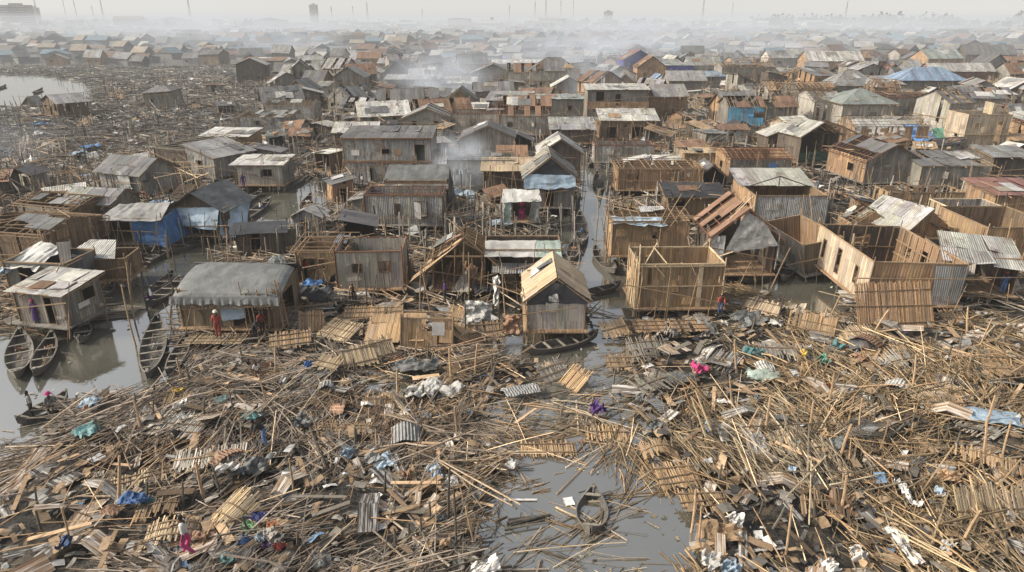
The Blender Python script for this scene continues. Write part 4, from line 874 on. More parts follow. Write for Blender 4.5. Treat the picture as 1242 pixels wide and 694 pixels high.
for spec in [
 # mid-distance houses (lm, label, px, py, w, d, h, roof, rh, wall, roofm, rmiss, rot)
 ('the blue gable', 'house with a vivid royal blue gable end far left of centre', 481, 97, 7, 7, 2.5, 'gy', 3.0, 'darkplank', 'tin_dark', 0, 0),
 ('the brown gable house', 'brown gabled house with smoke drifting behind it', 575, 90, 10, 8, 3.5, 'gx', 3, 'brownplank', 'tin_dark', 0, .2),
 ('the pale long roof', 'long pale roof behind the burnt houses', 635, 88, 22, 7, 3, 'gx', 1.2, 'cream', 'tin_pale', 0, 0),
 ('the burnt roofed house left', 'two storey pale house under a burnt collapsed roof', 645, 108, 13, 8, 4.5, 'gx', 2.0, 'palewall', 'tin_rust', .5, 0),
 ('the burnt dark hip roof', 'greenish two storey house with broken dark hipped roof', 672, 110, 13, 9, 5, 'hip', 3.2, 'palewall', 'tin_dark', .35, 0),
 ('the gabled pair house', 'grey gabled house between the burnt roofs', 598, 106, 12, 8, 3.8, 'gy', 2.4, 'greyplank', 'tin', 0, 0),
 ('the white metal roof', 'low shack with wide white metal roof right of centre smoke', 547, 112, 13, 6, 2.2, 'shed', 1.2, 'darkplank', 'tin_pale', 0, 0),
 ('the pink gable house', 'red brown gabled house with bright blue side', 775, 86, 12, 9, 4, 'gy', 3.2, 'tarp_purple', 'tin_red', 0, .1),
 ('the brown peaked house', 'brown steep gabled house beside the blue sided house', 790, 98, 9, 8, 4, 'gy', 3.2, 'brownplank', 'tin_rust', 0, 0),
 ('the blue row roof', 'flat roofed house painted blue on the far right of centre', 815, 93, 14, 7, 3.5, 'shed', .6, 'tarp_purple', 'tin_teal', 0, 0),
 ('the grey tall front house', 'tall grey gabled house left of centre among dark roofs', 424, 113, 8, 7, 4, 'gy', 2.4, 'greyplank', 'tin', 0, 0),
 ('the rusty double gable', 'rust brown house with steep gable left of centre', 441, 105, 8, 7, 3.5, 'gx', 2.5, 'darkplank', 'tin_rust', 0, .4),
 ('the grey long wall', 'long grey wall house beside the rust brown gable', 500, 112, 14, 6, 3.2, 'shed', .8, 'greywall', 'tin', .1, 0),
 ('the pale roofed pair', 'house with pale gabled roof beside the white corrugated shack', 468, 158, 8.5, 6, 2.6, 'gx', 2.0, 'greyplank', 'tin_pale', .05, .3),
 ('the green grey gable', 'house with greenish grey roof and small gable wall', 518, 163, 8, 7, 2.6, 'gy', 1.7, 'greywall', 'tin', .1, 0),
 ('the brown shingle slope', 'house with wide dark brown sloping roof left of the pale wing', 540, 152, 10, 6, 2.2, 'gx', 2.2, 'darkplank', 'tin_rust', .15, .3),
 ('the dark roofed long shack', 'long dark shack with torn roof behind the pale pair', 495, 138, 12, 7, 2.6, 'gx', 2.0, 'darkplank', 'tin_dark', .25, .1),
 ('the white peaked hut', 'small hut with white peaked roof behind the canal', 690, 121, 8, 6, 3, 'gy', 2.2, 'greyplank', 'tin_pale', 0, 0),
 ('the teal flat house', 'grey flat house with pale teal roof line', 680, 142, 9, 5, 3.4, 'shed', .4, 'greywall', 'tin_teal', 0, 0),
 ('the right bank tall shack', 'tall brown shack with leaning gable on the right canal bank', 806, 147, 8, 7, 4.6, 'gx', 1.8, 'brownplank', 'tin', .15, .1),
 ('the second right bank shack', 'tall grey shack with boarded side right of the canal', 832, 118, 9, 7, 4, 'gx', 2.0, 'greyplank', 'tin', .05, 0),
 ('the pale row house right', 'pale gabled row house right of centre', 853, 92, 11, 7, 3.5, 'gx', 2.4, 'palewall', 'tin', 0, 0),
 ('the pale gable front right', 'pale house with broad grey roof in the right distance', 957, 81, 17, 8, 3.5, 'gx', 2.6, 'palewall', 'tin', 0, .1),
 ('the white sided long house', 'long house with white grey roof and brown gable end', 1012, 88, 20, 9, 4, 'gx', 3, 'brownplank', 'tin_pale', 0, .05),
 ('the greenish roof right', 'house with dull green roof on the right', 1145, 84, 16, 9, 4, 'gx', 3, 'brownplank', 'tin_teal', 0, .25),
 ('the dark big roof right', 'large dark roofed hall at the far right', 1200, 78, 20, 10, 4, 'gx', 3.4, 'darkplank', 'tin_dark', 0, -.1),
 ('the pink walled long house', 'long house with pale roof and pinkish walls at the right', 1165, 101, 19, 7, 3.5, 'gx', 2, 'tin_red', 'tin_pale', 0, 0),
 ('the grey grid house', 'grey two storey block behind the turquoise wall', 905, 103, 15, 8, 5, 'rafx', 1, 'greyplank', 'tin', 0, 0),
 ('the blue topped row', 'low house with blue edged roof right of the canal', 850, 104, 14, 7, 2.5, 'shed', 1.0, 'greyplank', 'tin_blue', 0, 0),
 ('the rafter roof far right', 'grey house with round hipped roof behind the teal roof', 1036, 120, 11, 8, 3, 'hip', 3.2, 'greyplank', 'tin', .05, 0),
 ('the brown stacked house', 'brown house with rafters open and blue scrap on it', 975, 122, 14, 7, 3, 'rafx', 1.0, 'brownplank', 'tin_rust', 0, 0),
]:
    lm, lab, px, py, w, d, h, rf, rh, wl, rm, ms, rt = spec
    o_ = {'f': [wi(w * .2, w * .09, 1.2, 1.0, .9), wi(w * .65, w * .09, 1.2, 1.0, .9)]}
    house(lm, lab, px, py, w, d, h, rf, rh=rh, wall=wl, roofm=rm, rmiss=ms, rot=rt, floor=.9, detail=1, ops=o_, sides={}, storeys=2 if h > 4.4 else 1)
def sbox(x, y, w, h, d=0):
    a, b_ = proj(x - w / 2, y, 1), proj(x + w / 2, y, 1); c = proj(x, y + d, h)
    return (a[0], b_[0], c[1], a[1])
HBOX = []
for o in THINGS:
    if o.get('category') in ('house', 'hut', 'shed', 'stall', 'shelter'):
        wv = [c for c in o.children if c.name.startswith('wall') and c.type == 'MESH']
        if wv:
            ww = max(abs(q[0]) for c in wv for q in c.bound_box) * 2; zz = max(q[2] for c in wv for q in c.bound_box)
            HBOX.append((o.location.y, sbox(o.location.x, o.location.y, ww, zz)))
HAND = [(o.location.x, o.location.y) for o in THINGS if o.get('group') == HG]

# ---- procedural houses of the settlement: a loose grid, thinned where water, rubble field or a hand-placed house is
def rubble_field(px, py):      # flattened quarter at the left
    return py > 82 + max(0, px - 260) * .0 and px < 300 - max(0, 100 - py) * 0 and py < 330 or (px < 420 and 95 < py < 240 and px < 300 + (py - 95) * .75 and R.random() < .75)
cells = []
y = 74.0
while y < 470:
    stp = 7.8 + y * .018
    half = (y + 9) * .77
    x = -half
    while x < half:
        cells.append((x + R.uniform(-2.3, 2.3), y + R.uniform(-2.2, 2.2), stp)); x += stp * R.uniform(.95, 1.3)
    y += stp * .88
boxes = []
for o in THINGS:
    if o.get('group') == HG or o.get('category') in ('shed', 'stall', 'shelter'):
        ww = [c.bound_box for c in o.children if c.type == 'MESH']
        r = max(abs(b_[6][0]) for b_ in ww); dd = max(b_[6][1] for b_ in ww); boxes.append((o.location.x, o.location.y + dd / 2, r, dd / 2))
WALLS = [('greyplank', 'grey'), ('greywall', 'grey slatted'), ('darkplank', 'dark'), ('brownplank', 'brown'), ('palewall', 'pale'), ('tin', 'tin walled'), ('greyplank', 'weathered grey'), ('bamboo_dark', 'dark bamboo')]
ROOFS = [('tin', 'grey'), ('tin_dark', 'dark grey'), ('tin_rust', 'rusty'), ('tin', 'dull grey'), ('tin_pale', 'pale'), ('tin_dark', 'blackened'), ('tin_rust', 'rust brown'), ('tin_teal', 'greenish'), ('tin_blue', 'bluish'), ('tin', 'plain grey'), ('tin_dark', 'charcoal')]
protos = {}
nind = 0; far_specs = []
cells.sort(key=lambda c: c[1])
LIMIT = 300 - len(HAND)
for (x, y, stp) in cells:
    px, py = proj(x, y)
    if not (-25 < px < 1267): continue
    if watersd(np.array([x]), np.array([y]))[0] > -3: continue
    if rubble_field(px, py) and R.random() < .97: continue
    if px < 330 and py > 66 and R.random() < .35: continue
    if y < 112 and R.random() < .62: continue
    w = R.uniform(4.2, 7.8) * (1 + y / 1400); d = R.uniform(4.5, 7.5)
    if any(abs(x - b_[0]) < (w / 2 + b_[2]) * .8 and abs(y + d / 2 - b_[1]) < (d / 2 + b_[3]) * .85 for b_ in boxes): continue
    q = sbox(x, y, w, 4.2, d); bad = False
    for hy, hb in HBOX:
        if hy > y - 1:
            ov = max(0, min(q[1], hb[1]) - max(q[0], hb[0])) * max(0, min(q[3], hb[3]) - max(q[2], hb[2]))
            if ov > .07 * (hb[1] - hb[0]) * (hb[3] - hb[2]): bad = True; break
    if bad: continue
    boxes.append((x, y + d / 2, w / 2, d / 2))
    rt = R.gauss(0, .3) + (PI / 2 if False else 0)
    rk = R.choices(['gx', 'gy', 'hip', 'shed', 'rafx', 'shedl'], [38, 26, 6, 14, 9, 5])[0]
    wl = R.choice(WALLS); rf = R.choices(ROOFS, [6, 4, 1.6, 5, 3, 3, 1.8, .25, .5, 4, 3])[0]
    h = R.uniform(2.3, 3.4) + (2.2 if R.random() < .14 else 0); rh = R.uniform(1.3, 2.8) if rk != 'shed' else R.uniform(.4, 1.3)
    det = 1 if y < 210 else 0
    if nind >= LIMIT: far_specs.append((x, y, w, d, h, rh, rt)); continue
    nind += 1
    rkn = {'gx': 'gabled roof', 'gy': 'gable fronted roof', 'hip': 'hipped roof', 'shed': 'sloping roof', 'rafx': 'bare rafters', 'shedl': 'lopsided roof'}[rk]
    lab = f"{wl[1]} {'tall ' if h > 4.3 else ''}house with {rf[1] + ' ' if rk != 'rafx' else ''}{rkn} {near(x, y)}"
    rm = R.choice([.06, .15, .3, .5, .7]) if y < 140 else R.choice([0, 0, .06, .15, .3, .5]) if y < 260 else R.choice([0, 0, .08])
    o_ = {}
    if det:
        o_ = {'f': [wi(w * R.uniform(.08, .2), .8), do(w * R.uniform(.4, .5), .9), wi(w * R.uniform(.65, .85), .8)]}
        if h > 4.3: o_['f'] += [wi(w * q_, .8, 3.2, .9) for q_ in (.12, .45, .75)]; o_['f'] = [q_ for i_, q_ in enumerate(o_['f'])]
        if x > 0: o_['l'] = [wi(1.5, .8)]
        else: o_['r'] = [wi(1.5, .8)]
    house(None, lab, 0, 0, w, d, h, rk, rh=rh, rot=rt, wall=wl[0], roofm=rf[0], rmiss=rm, floor=.8 if det else .3, detail=det, ops=o_, xy=(x, y), tilt=(R.gauss(0, .02), R.gauss(0, .035)), ruin=(R.choice([.05, .12, .25, .4]) if y < 140 else R.choice([0, .06, .12, .25])) if det else 0, beam=R.choice(['beam_grey', 'beam_dark', 'beam_red', 'beam']), storeys=2 if h > 4.3 and det else 1)
    if det == 0:
        # a small window as a part
        root = THINGS[-1]; mb = MB(); s = .04 * y / 10
        for k in (-1, 1):
            if R.random() < .6:
                mb = MB(); mb.cbox((k * w * .25, -.05, 1.9), .9, .06, .8); mb.build('window', 'blackc', root)
# ---- lean-to sheds and bare house frames crowding between the houses
nsh = 0
for i in range(1500):
    if nsh >= 230: break
    y = 50 + 150 * R.random() ** 1.1; x = R.uniform(-.76, .76) * (y + 9); px, py = proj(x, y)
    if not (-10 < px < 1252) or watersd(np.array([x]), np.array([y]))[0] > -1.2 or (px < 320 and py < 225 and R.random() < .93): continue
    w = R.uniform(2.0, 4.2); d = R.uniform(1.8, 3.4); hh = R.uniform(1.5, 2.3)
    if any(abs(x - b_[0]) < w / 2 + b_[2] and abs(y + d / 2 - b_[1]) < d / 2 + b_[3] for b_ in boxes): continue
    q = sbox(x, y, w, hh + 1, d); bad = False
    for hy, hb in HBOX:
        if hy > y - 1:
            ov = max(0, min(q[1], hb[1]) - max(q[0], hb[0])) * max(0, min(q[3], hb[3]) - max(q[2], hb[2]))
            if ov > .12 * (hb[1] - hb[0]) * (hb[3] - hb[2]): bad = True; break
    if bad: continue
    boxes.append((x, y + d / 2, w / 2, d / 2)); nsh += 1
    if R.random() < .5:
        wl = R.choice(WALLS); rf = R.choice([('tin', 'grey tin'), ('tin_pale', 'pale tin'), ('tin_rust', 'rusty'), ('tarp_grey', 'grey tarpaulin'), ('tarp_white', 'white tarpaulin'), ('bamboo', 'bamboo'), ('tin_rust', 'rusty'), ('tin_dark', 'dark tin'), ('tin_dark', 'dark tin'), ('tarp_black', 'black plastic')]); rk = R.choice(['shed', 'gx', 'gy', 'shedl', 'shedr'])
        house(None, f"{wl[1]} {'lean-to' if rk.startswith('shed') else 'gabled'} shed with {rf[1]} roof {near(x, y)}", 0, 0, w, d, hh, rk, rh=R.uniform(.4, .9), rot=R.gauss(0, .4), wall=wl[0], roofm=rf[0], floor=.5, detail=1, xy=(x, y), tilt=(R.gauss(0, .05), R.gauss(0, .07)), cat='shed', name='lean_to_shed', ops={'f': [do(w * .3, .8, hh * .8, .5)]}, ruin=R.choice([0, .1, .3]), beam=R.choice(['beam', 'beam_grey', 'beam_red']), miss=R.choice([(), (), ('f',)]))
        THINGS[-1]['group'] = 'sheds between the houses'
    else:
        w *= 1.4; d *= 1.3; tn = R.uniform(.6, 1.4); fm, fn_ = R.choice([('beam', 'brown'), ('beam_grey', 'grey'), ('beam_pale', 'pale'), ('beam_dark', 'blackened')])
        rn_ = R.random(); t = thing('house_frame', f"{'collapsed' if rn_ < .4 else 'bare'} {fn_} pole frame of a stripped house {near(x, y)}", 'house frame', (x, y, 0), R.gauss(0, .4), 'bare frames left of houses', (R.gauss(0, .08), R.gauss(0, .1)))
        nx_ = 3; top_ = {}
        for ix in range(nx_ + 1):
            for iy in range(3):
                if R.random() < .15: continue
                a = (-w / 2 + w * ix / nx_, d * iy / 2); hp = hh + R.uniform(.2, 1.2) - (R.random() < .4) * 1.2; mb = MB(); b2 = (a[0] + R.gauss(0, .25), a[1] + R.gauss(0, .2), hp)
                mb.pole((*a, -.6), b2, .07, .05, 5, tn * R.uniform(.6, 1.3)); mb.build('post', fm, t); top_[(ix, iy)] = b2
        mb = MB(); ks = list(top_.values())
        for q_ in range(9): a, b2 = R.sample(ks, 2); mb.pole((a[0] * 1.1, a[1], a[2] - R.uniform(0, .6)), (b2[0] * 1.15, b2[1], b2[2] - R.uniform(0, .6)), .045, .035, 5, tn * R.uniform(.7, 1.6))
        for q_ in range(5): a = R.choice(ks); mb.pole(a, (a[0] + R.gauss(0, .5), a[1] + R.uniform(-.5, .5), a[2] + R.uniform(.3, 1.3)), .04, .03, 5, tn)
        mb.build('rail', fm, t)
        if R.random() < .7:
            mb = MB(); slope(mb, (-w / 2, 0, .6), (w / 2, -.2, .5), (w / 2, d * .9, .7 + R.random()), (-w / 2, d * .8, .7), .5, .35); mb.build('deck', R.choice(['greyplank', 'brownplank', 'bamboo']), t)
        if R.random() < .5:
            s_ = R.choice([-1, 1]); mb = MB(); wallmesh(mb, (-w / 2, d), (w / 2, d), .5, lambda u: hh * .9, (), .35, .05, .5); mb.build('broken_wall', R.choice(['greyplank', 'bamboo', 'tin', 'brownplank']), t)
print('sheds', nsh)
print('houses', nind, 'far', len(far_specs))
# ---------------------------------------------------------------- the far mass of houses
def mass(name, items, m='tintonly'):
    V = []; Fc = []; T = []
    for (x, y, w, d, h, rh, rt, wt, rtint, z0) in items:
        c, s = math.cos(rt), math.sin(rt); hw = w / 2; o = .5
        def q(a, b_, z): return (x + a * c - b_ * s, y + a * s + b_ * c, z)
        b0 = len(V)
        V += [q(-hw, 0, z0), q(hw, 0, z0), q(hw, d, z0), q(-hw, d, z0), q(-hw, 0, h), q(hw, 0, h), q(hw, d, h), q(-hw, d, h)]
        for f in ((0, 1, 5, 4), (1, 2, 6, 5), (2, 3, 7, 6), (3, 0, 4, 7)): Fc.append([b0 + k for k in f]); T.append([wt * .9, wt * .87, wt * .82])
        b1 = len(V); r = rtint
        V += [q(-hw - o, -o, h - .2), q(hw + o, -o, h - .2), q(hw + o, d + o, h - .2), q(-hw - o, d + o, h - .2)]
        if int(x * 7) % 3:
            V += [q(-hw - o, d / 2, h + rh), q(hw + o, d / 2, h + rh)]
            fs = ((0, 1, 5, 4), (2, 3, 4, 5)); V += [q(-hw, d / 2, h - .2), q(hw, d / 2, h - .2)]; tri = ((0, 4, 3, 6), (1, 7, 2, 5))
        else:
            V += [q(0, -o, h + rh), q(0, d + o, h + rh)]; V += [q(0, -o * .5, h - .2), q(0, d + o * .5, h - .2)]
            fs = ((3, 0, 4, 5), (1, 2, 5, 4)); tri = ((0, 6, 1, 4), (2, 7, 3, 5))
        for f in fs: Fc.append([b1 + k for k in f]); T.append(r)
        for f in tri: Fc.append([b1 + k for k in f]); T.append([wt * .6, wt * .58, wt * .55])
    return numesh(name, np.array(V), np.array(Fc), np.array(T), m)
RT = [(.22, .215, .2), (.12, .115, .11), (.17, .11, .08), (.33, .32, .30), (.2, .2, .2), (.10, .09, .08), (.26, .22, .17), (.14, .2, .24)]
items = []
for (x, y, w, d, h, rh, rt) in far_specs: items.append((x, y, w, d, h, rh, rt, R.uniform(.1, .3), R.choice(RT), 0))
y = 470.0
while y < 1100:
    x = -(y + 9) * .8
    while x < (y + 9) * .8:
        if R.random() < .93: items.append((x + R.uniform(-4, 4), y + R.uniform(-4, 4), R.uniform(7, 14), R.uniform(6, 10), R.uniform(3, 6.5), R.uniform(1.5, 4), R.gauss(0, .3), R.uniform(.03, .2), R.choice(RT), 0))
        x += R.uniform(11, 21)
    y += 12 + y * .008
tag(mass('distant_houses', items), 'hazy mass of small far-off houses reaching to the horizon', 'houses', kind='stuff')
# bigger pale city blocks on the horizon
items = []
for k in range(420):
    y = R.uniform(1050, 2400); x = R.uniform(-.8, .8) * y; hh = R.uniform(5, 13) if R.random() < .9 else R.uniform(12, 19)
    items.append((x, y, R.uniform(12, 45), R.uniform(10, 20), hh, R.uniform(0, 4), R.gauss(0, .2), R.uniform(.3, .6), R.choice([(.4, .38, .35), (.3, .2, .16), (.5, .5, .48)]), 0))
tag(mass('distant_city', items), 'pale low city buildings fading into haze along the horizon', 'buildings', kind='stuff')
# far trees: leaf clumps
def treeline(name, label, pts):
    P0 = []; C = []
    for (x, y, r, hh) in pts:
        n = 46
        for k in range(n):
            a = R.uniform(0, 2 * PI); rr = r * math.sqrt(R.random()); z = hh * R.uniform(.15, 1) * (1 - .35 * (rr / r) ** 2)
            P0.append((x + rr * math.cos(a), y + rr * math.sin(a) * .6, z)); g = R.uniform(.5, 1.3); C.append((.045 * g, .06 * g, .03 * g))
    P0 = np.array(P0); n = len(P0); S = NR.uniform(.9, 2.2, (n, 1)) * (P0[:, 1:2] / 1200)
    A = NR.normal(size=(n, 3)); A /= np.linalg.norm(A, axis=1, keepdims=True); B = np.cross(A, NR.normal(size=(n, 3))); B /= np.linalg.norm(B, axis=1, keepdims=True)
    V = np.stack([P0 - A * S * 2 - B * S, P0 + A * S * 2 - B * S, P0 + A * S + B * S * 2, P0 - A * S + B * S * 2], 1).reshape(-1, 3)
    Fc = np.arange(n * 4).reshape(-1, 4)
    tag(numesh(name, V, Fc, np.array(C), 'tintonly'), label, 'trees', kind='stuff')
pts = []
for k in range(150):
    y = R.uniform(1000, 2200); x = R.uniform(-.8, .8) * y; pts.append((x, y, R.uniform(10, 26), R.uniform(9, 19)))
for k in range(26): y = R.uniform(1300, 1500); pts.append(((R.uniform(280, 500) / 828) * y, y, R.uniform(15, 32), R.uniform(20, 30) ))
for k in range(9): y = R.uniform(1300, 1500); pts.append(((R.uniform(560, 640) / 828) * y, y, R.uniform(20, 32), R.uniform(28, 38)))
for k in range(6): y = R.uniform(800, 900); pts.append((-(R.uniform(465, 520) / 828) * y, y, R.uniform(8, 14), R.uniform(7, 10)))
treeline('distant_trees', 'dark far-off trees in haze along the horizon', pts)
# tower block, towers, masts
t = thing('tower_block', 'large pale hazy tower block on the left horizon', 'building', (-(621 - 61) / 828 * 1090, 1090, 0), .15)
mb = MB()
for k in range(3): mb.box((-21 + k * 14, 0 + (k % 2) * 2, 0), (13.2, 0, 0), (0, 14, 0), (0, 0, 37 + (k == 1) * 2.5), .95)
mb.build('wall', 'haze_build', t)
for k in range(9):
    mb = MB(); mb.cbox((0, -.15, 6 + k * 3.4), 38, .2, 1.3); mb.build('window', 'tin_dark', t)
for lab, px, top, dd, ww in (('slim pale tower left of centre on the horizon', 398, 8, 1500, 14), ('small square tower by the tower block', 84, 11, 1300, 11), ('pale block at the far left corner', 8, 12, 1300, 30), ('pale wide block beside the corner block', 22, 13, 1400, 24), ('small pale office block right of centre on the horizon', 729, 15, 1500, 18)):
    hh = CAMH + (22 - top) * dd / 828 ; x = (px - 621) / 828 * dd
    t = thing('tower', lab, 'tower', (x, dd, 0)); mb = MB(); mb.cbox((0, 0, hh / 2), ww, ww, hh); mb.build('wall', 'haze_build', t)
    mb = MB(); mb.cbox((0, 0, hh + 1), ww * .4, ww * .4, 2.5); mb.build('roof_room', 'haze_build', t)
for i, (px, top, lat) in enumerate(((40, 4, 1), (86, 3, 1), (118, 2, 0), (130, 1, 0), (160, 2, 1), (258, -2, 1), (149, 9, 0), (418, 9, 0), (458, 5, 1), (520, 12, 0), (647, 4, 1), (659, 2, 1), (676, 3, 0), (690, 2, 0), (836, 0, 1), (869, 6, 0), (997, 4, 1), (442, 9, 0), (618, 8, 0))):
    dd = 1350 + (i * 137) % 300; hh = CAMH + (22 - top) * dd / 828; x = (px - 621) / 828 * dd
    t = thing('radio_mast', ('lattice' if lat else 'thin') + ' radio mast rising above the hazy horizon', 'mast', (x, dd, 0), group='masts along the horizon')
    wb = 2.3 if lat else .9; mb = MB()
    if lat:
        for sx in (-1, 1):
            for sy in (-1, 1): mb.beam((sx * wb, sy * wb, 0), (sx * .35, sy * .35, hh), .45)
        for k in range(12):
            f = k / 12; f2 = (k + 1) / 12; a = wb + (.35 - wb) * f; b_ = wb + (.35 - wb) * f2; s = 1 if k % 2 else -1
            mb.beam((-a * s, -a, hh * f), (b_ * s, -b_, hh * f2), .3)
    else: mb.beam((0, 0, 0), (0, 0, hh), .8)
    mb.build('mast_frame', 'tin', t)
    mb = MB()
    for k in range(3): mb.cbox((R.uniform(-1, 1), -.6, hh * (.8 + .06 * k)), 1.6, .6, 2)
    mb.build('antenna', 'tin_pale', t)

# ---------------------------------------------------------------- boats
def boat(label, pa, pb, beam=1.1, m='hull', cargo=None, sink=0, nth=5, h=.42, flood=False):
    a, b_ = Vector((*G(*pa), 0)), Vector((*G(*pb), 0)); d = b_ - a; Lh = d.length / 2; c = (a + b_) / 2
    root = thing('canoe', label, 'boat', (c.x, c.y, -.04 - sink), math.atan2(d.y, d.x), 'wooden canoes of the settlement')
    n = 18; mb = MB(); rows = []
    for i in range(n + 1):
        s = -1 + 2 * i / n; k = max(0, 1 - abs(s) ** 2.1) ** .95; bb = beam / 2 * k + .05; up = .38 * abs(s) ** 4
        zt = h + up; zb = up * .8
        rows.append([(s * Lh, -bb, zt), (s * Lh * .97, -bb * .62, zb), (s * Lh * .97, bb * .62, zb), (s * Lh, bb, zt),
                     (s * Lh * .985, max(bb - .06, .01), zt), (s * Lh * .96, bb * .55, zb + .07), (s * Lh * .96, -bb * .55, zb + .07), (s * Lh * .985, -max(bb - .06, .01), zt)])
    for i in range(n):
        for k in range(8):
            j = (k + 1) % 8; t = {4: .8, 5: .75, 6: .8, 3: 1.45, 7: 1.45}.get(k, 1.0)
            mb.face((rows[i][k], rows[i + 1][k], rows[i + 1][j], rows[i][j]), ((i, k), (i + 1, k), (i + 1, k + 1), (i, k + 1)), t)
    for i in (0, n): mb.face(rows[i] if i else rows[i][::-1], [(0, 0)] * 8)
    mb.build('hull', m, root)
    for k in range(nth):
        s = -.72 + 1.44 * k / max(1, nth - 1); bb = beam / 2 * max(0, 1 - abs(s) ** 2.1) ** .95
        mb = MB(); mb.cbox((s * Lh, 0, h - .02 + .38 * abs(s) ** 4), .16, bb * 1.9, .035, R.uniform(.8, 1.3)); mb.build('thwart', 'thwart', root)
    if not flood and R.random() < .75:
        mb = MB()
        for k in range(R.randint(2, 6)): x0 = R.uniform(-.6, .3) * Lh; mb.pole((x0, R.uniform(-.2, .2), h * .3), (x0 + R.uniform(.6, 2.2), R.uniform(-.25, .25), h * .6), .025, t=R.uniform(.7, 1.8))
        mb.build('paddle', 'beam', root)
        mb = MB(); x0 = R.uniform(-.5, .5) * Lh; mb.sheet((x0, -.25, .2), (x0 + .6, -.2, .2), (x0 + .6, .25, .2), (x0, .25, .2), 7, 6, lambda u, v: (0, 0, R.random() * .16)); mb.build('bundle', R.choice(['tarp_grey', 'tarp_pale', 'tarp_brown', 'tarp_white']), root, True)
    if flood:
        mb = MB(); mb.cbox((0, 0, .16 + sink * .3), Lh * 1.3, beam * .55, .02); mb.build('bilge_water', wm, root)
    for s in (-1, 1):
        mb = MB(); mb.cbox((s * Lh * .93, 0, h + .30), Lh * .12, .16, .05); mb.build('end_board', 'thwart', root)
    return root
BOATS = [
 ('large grey canoe moored left of the reed hut', (180, 466), (193, 390), 1.4, 'hull_grey', 7), ('small dark canoe behind the large grey canoe', (204, 462), (230, 412), .9, 'hull', 5),
 ('wide old canoe nearest the left edge', (22, 465), (27, 408), 1.4, 'hull_grey', 5), ('dark canoe second from the left edge', (44, 462), (66, 412), 1.1, 'hull', 4),
 ('canoe with a person in its bow on the bright water', (179, 376), (221, 344), 1.2, 'hull', 4), ('narrow dark canoe behind the person canoe', (184, 358), (212, 336), .9, 'hull', 3),
 ('long canoe along the bank with a figure in white', (150, 331), (208, 307), 1.0, 'hull', 5), ('wide laden canoe moored beside the blue tarpaulin hut', (200, 310), (263, 289), 1.4, 'hull', 4),
 ('long canoe crossing below the hanging cloths', (272, 283), (330, 246), 1.3, 'hull_grey', 4), ('short canoe against the draped gable hut', (276, 270), (306, 243), 1.1, 'hull', 4),
 ('canoe pointing down the main canal', (707, 302), (703, 262), 1.3, 'hull', 4), ('canoe tied to the right canal bank', (746, 336), (720, 305), 1.3, 'hull', 4),
 ('slim canoe crossing the canal mouth', (704, 361), (752, 350), .8, 'hull', 3), ('long brown canoe below the panel roofed house', (633, 432), (725, 412), 1.15, 'hull', 5),
 ('dark canoe end sticking out by the white sheets', (895, 345), (947, 330), .9, 'hull', 2), ('boat in the upper canal', (694, 258), (699, 238), 1.2, 'hull', 3),
 ('boat at the canal bend under the tin wall', (728, 238), (724, 212), 1.2, 'hull', 3), ('dark canoe far up the left creek', (345, 232), (372, 216), 1.1, 'hull', 3), ('dark canoe far out on the lake', (40, 115), (52, 109), 1.6, 'hull', 2),
 ('dark canoe at the lake left edge', (-6, 110), (8, 105), 1.6, 'hull', 2), ('laden canoe beside the blue tarpaulin gable', (690, 238), (686, 216), 1.3, 'hull', 2), ('broad canoe behind the fallen shed', (392, 212), (412, 196), 1.3, 'hull_grey', 3),
]
BOATS += [('canoe between the white sheet gable and the leaning house', (948, 345), (962, 318), 1.1, 'hull', 3), ('narrow canoe in the left creek below the reed hut path', (236, 352), (252, 330), .9, 'hull', 3), ('canoe tied below the pale flat roofed hut', (296, 246), (318, 236), 1.0, 'hull', 3), ('canoe nosing under the left bank stilts', (98, 420), (106, 398), .9, 'hull', 3),
 ('canoe high in the main canal', (714, 205), (719, 186), 1.1, 'hull', 3), ('grey canoe beside the canal shelter', (692, 322), (697, 296), 1.0, 'hull_grey', 3), ('canoe under the half roofed house', (905, 292), (915, 270), 1.0, 'hull', 3), ('dark canoe in the left pool', (365, 258), (378, 240), 1.0, 'hull', 3), ('dark canoe with lashed poles on the left bank', (112, 366), (140, 352), 1.0, 'hull', 3)]
for lab, pa, pb, bm_, m_, nt_ in BOATS: boat(lab, pa, pb, bm_, m_, nth=nt_)
boat('half sunk canoe in the foreground pool', (716, 652), (719, 600), 1.25, 'hull_grey', sink=.16, nth=2, flood=True)
boat('broken dark canoe stranded at the lower left', (22, 518), (84, 484), 1.2, 'hull_grey', sink=.1, nth=3)

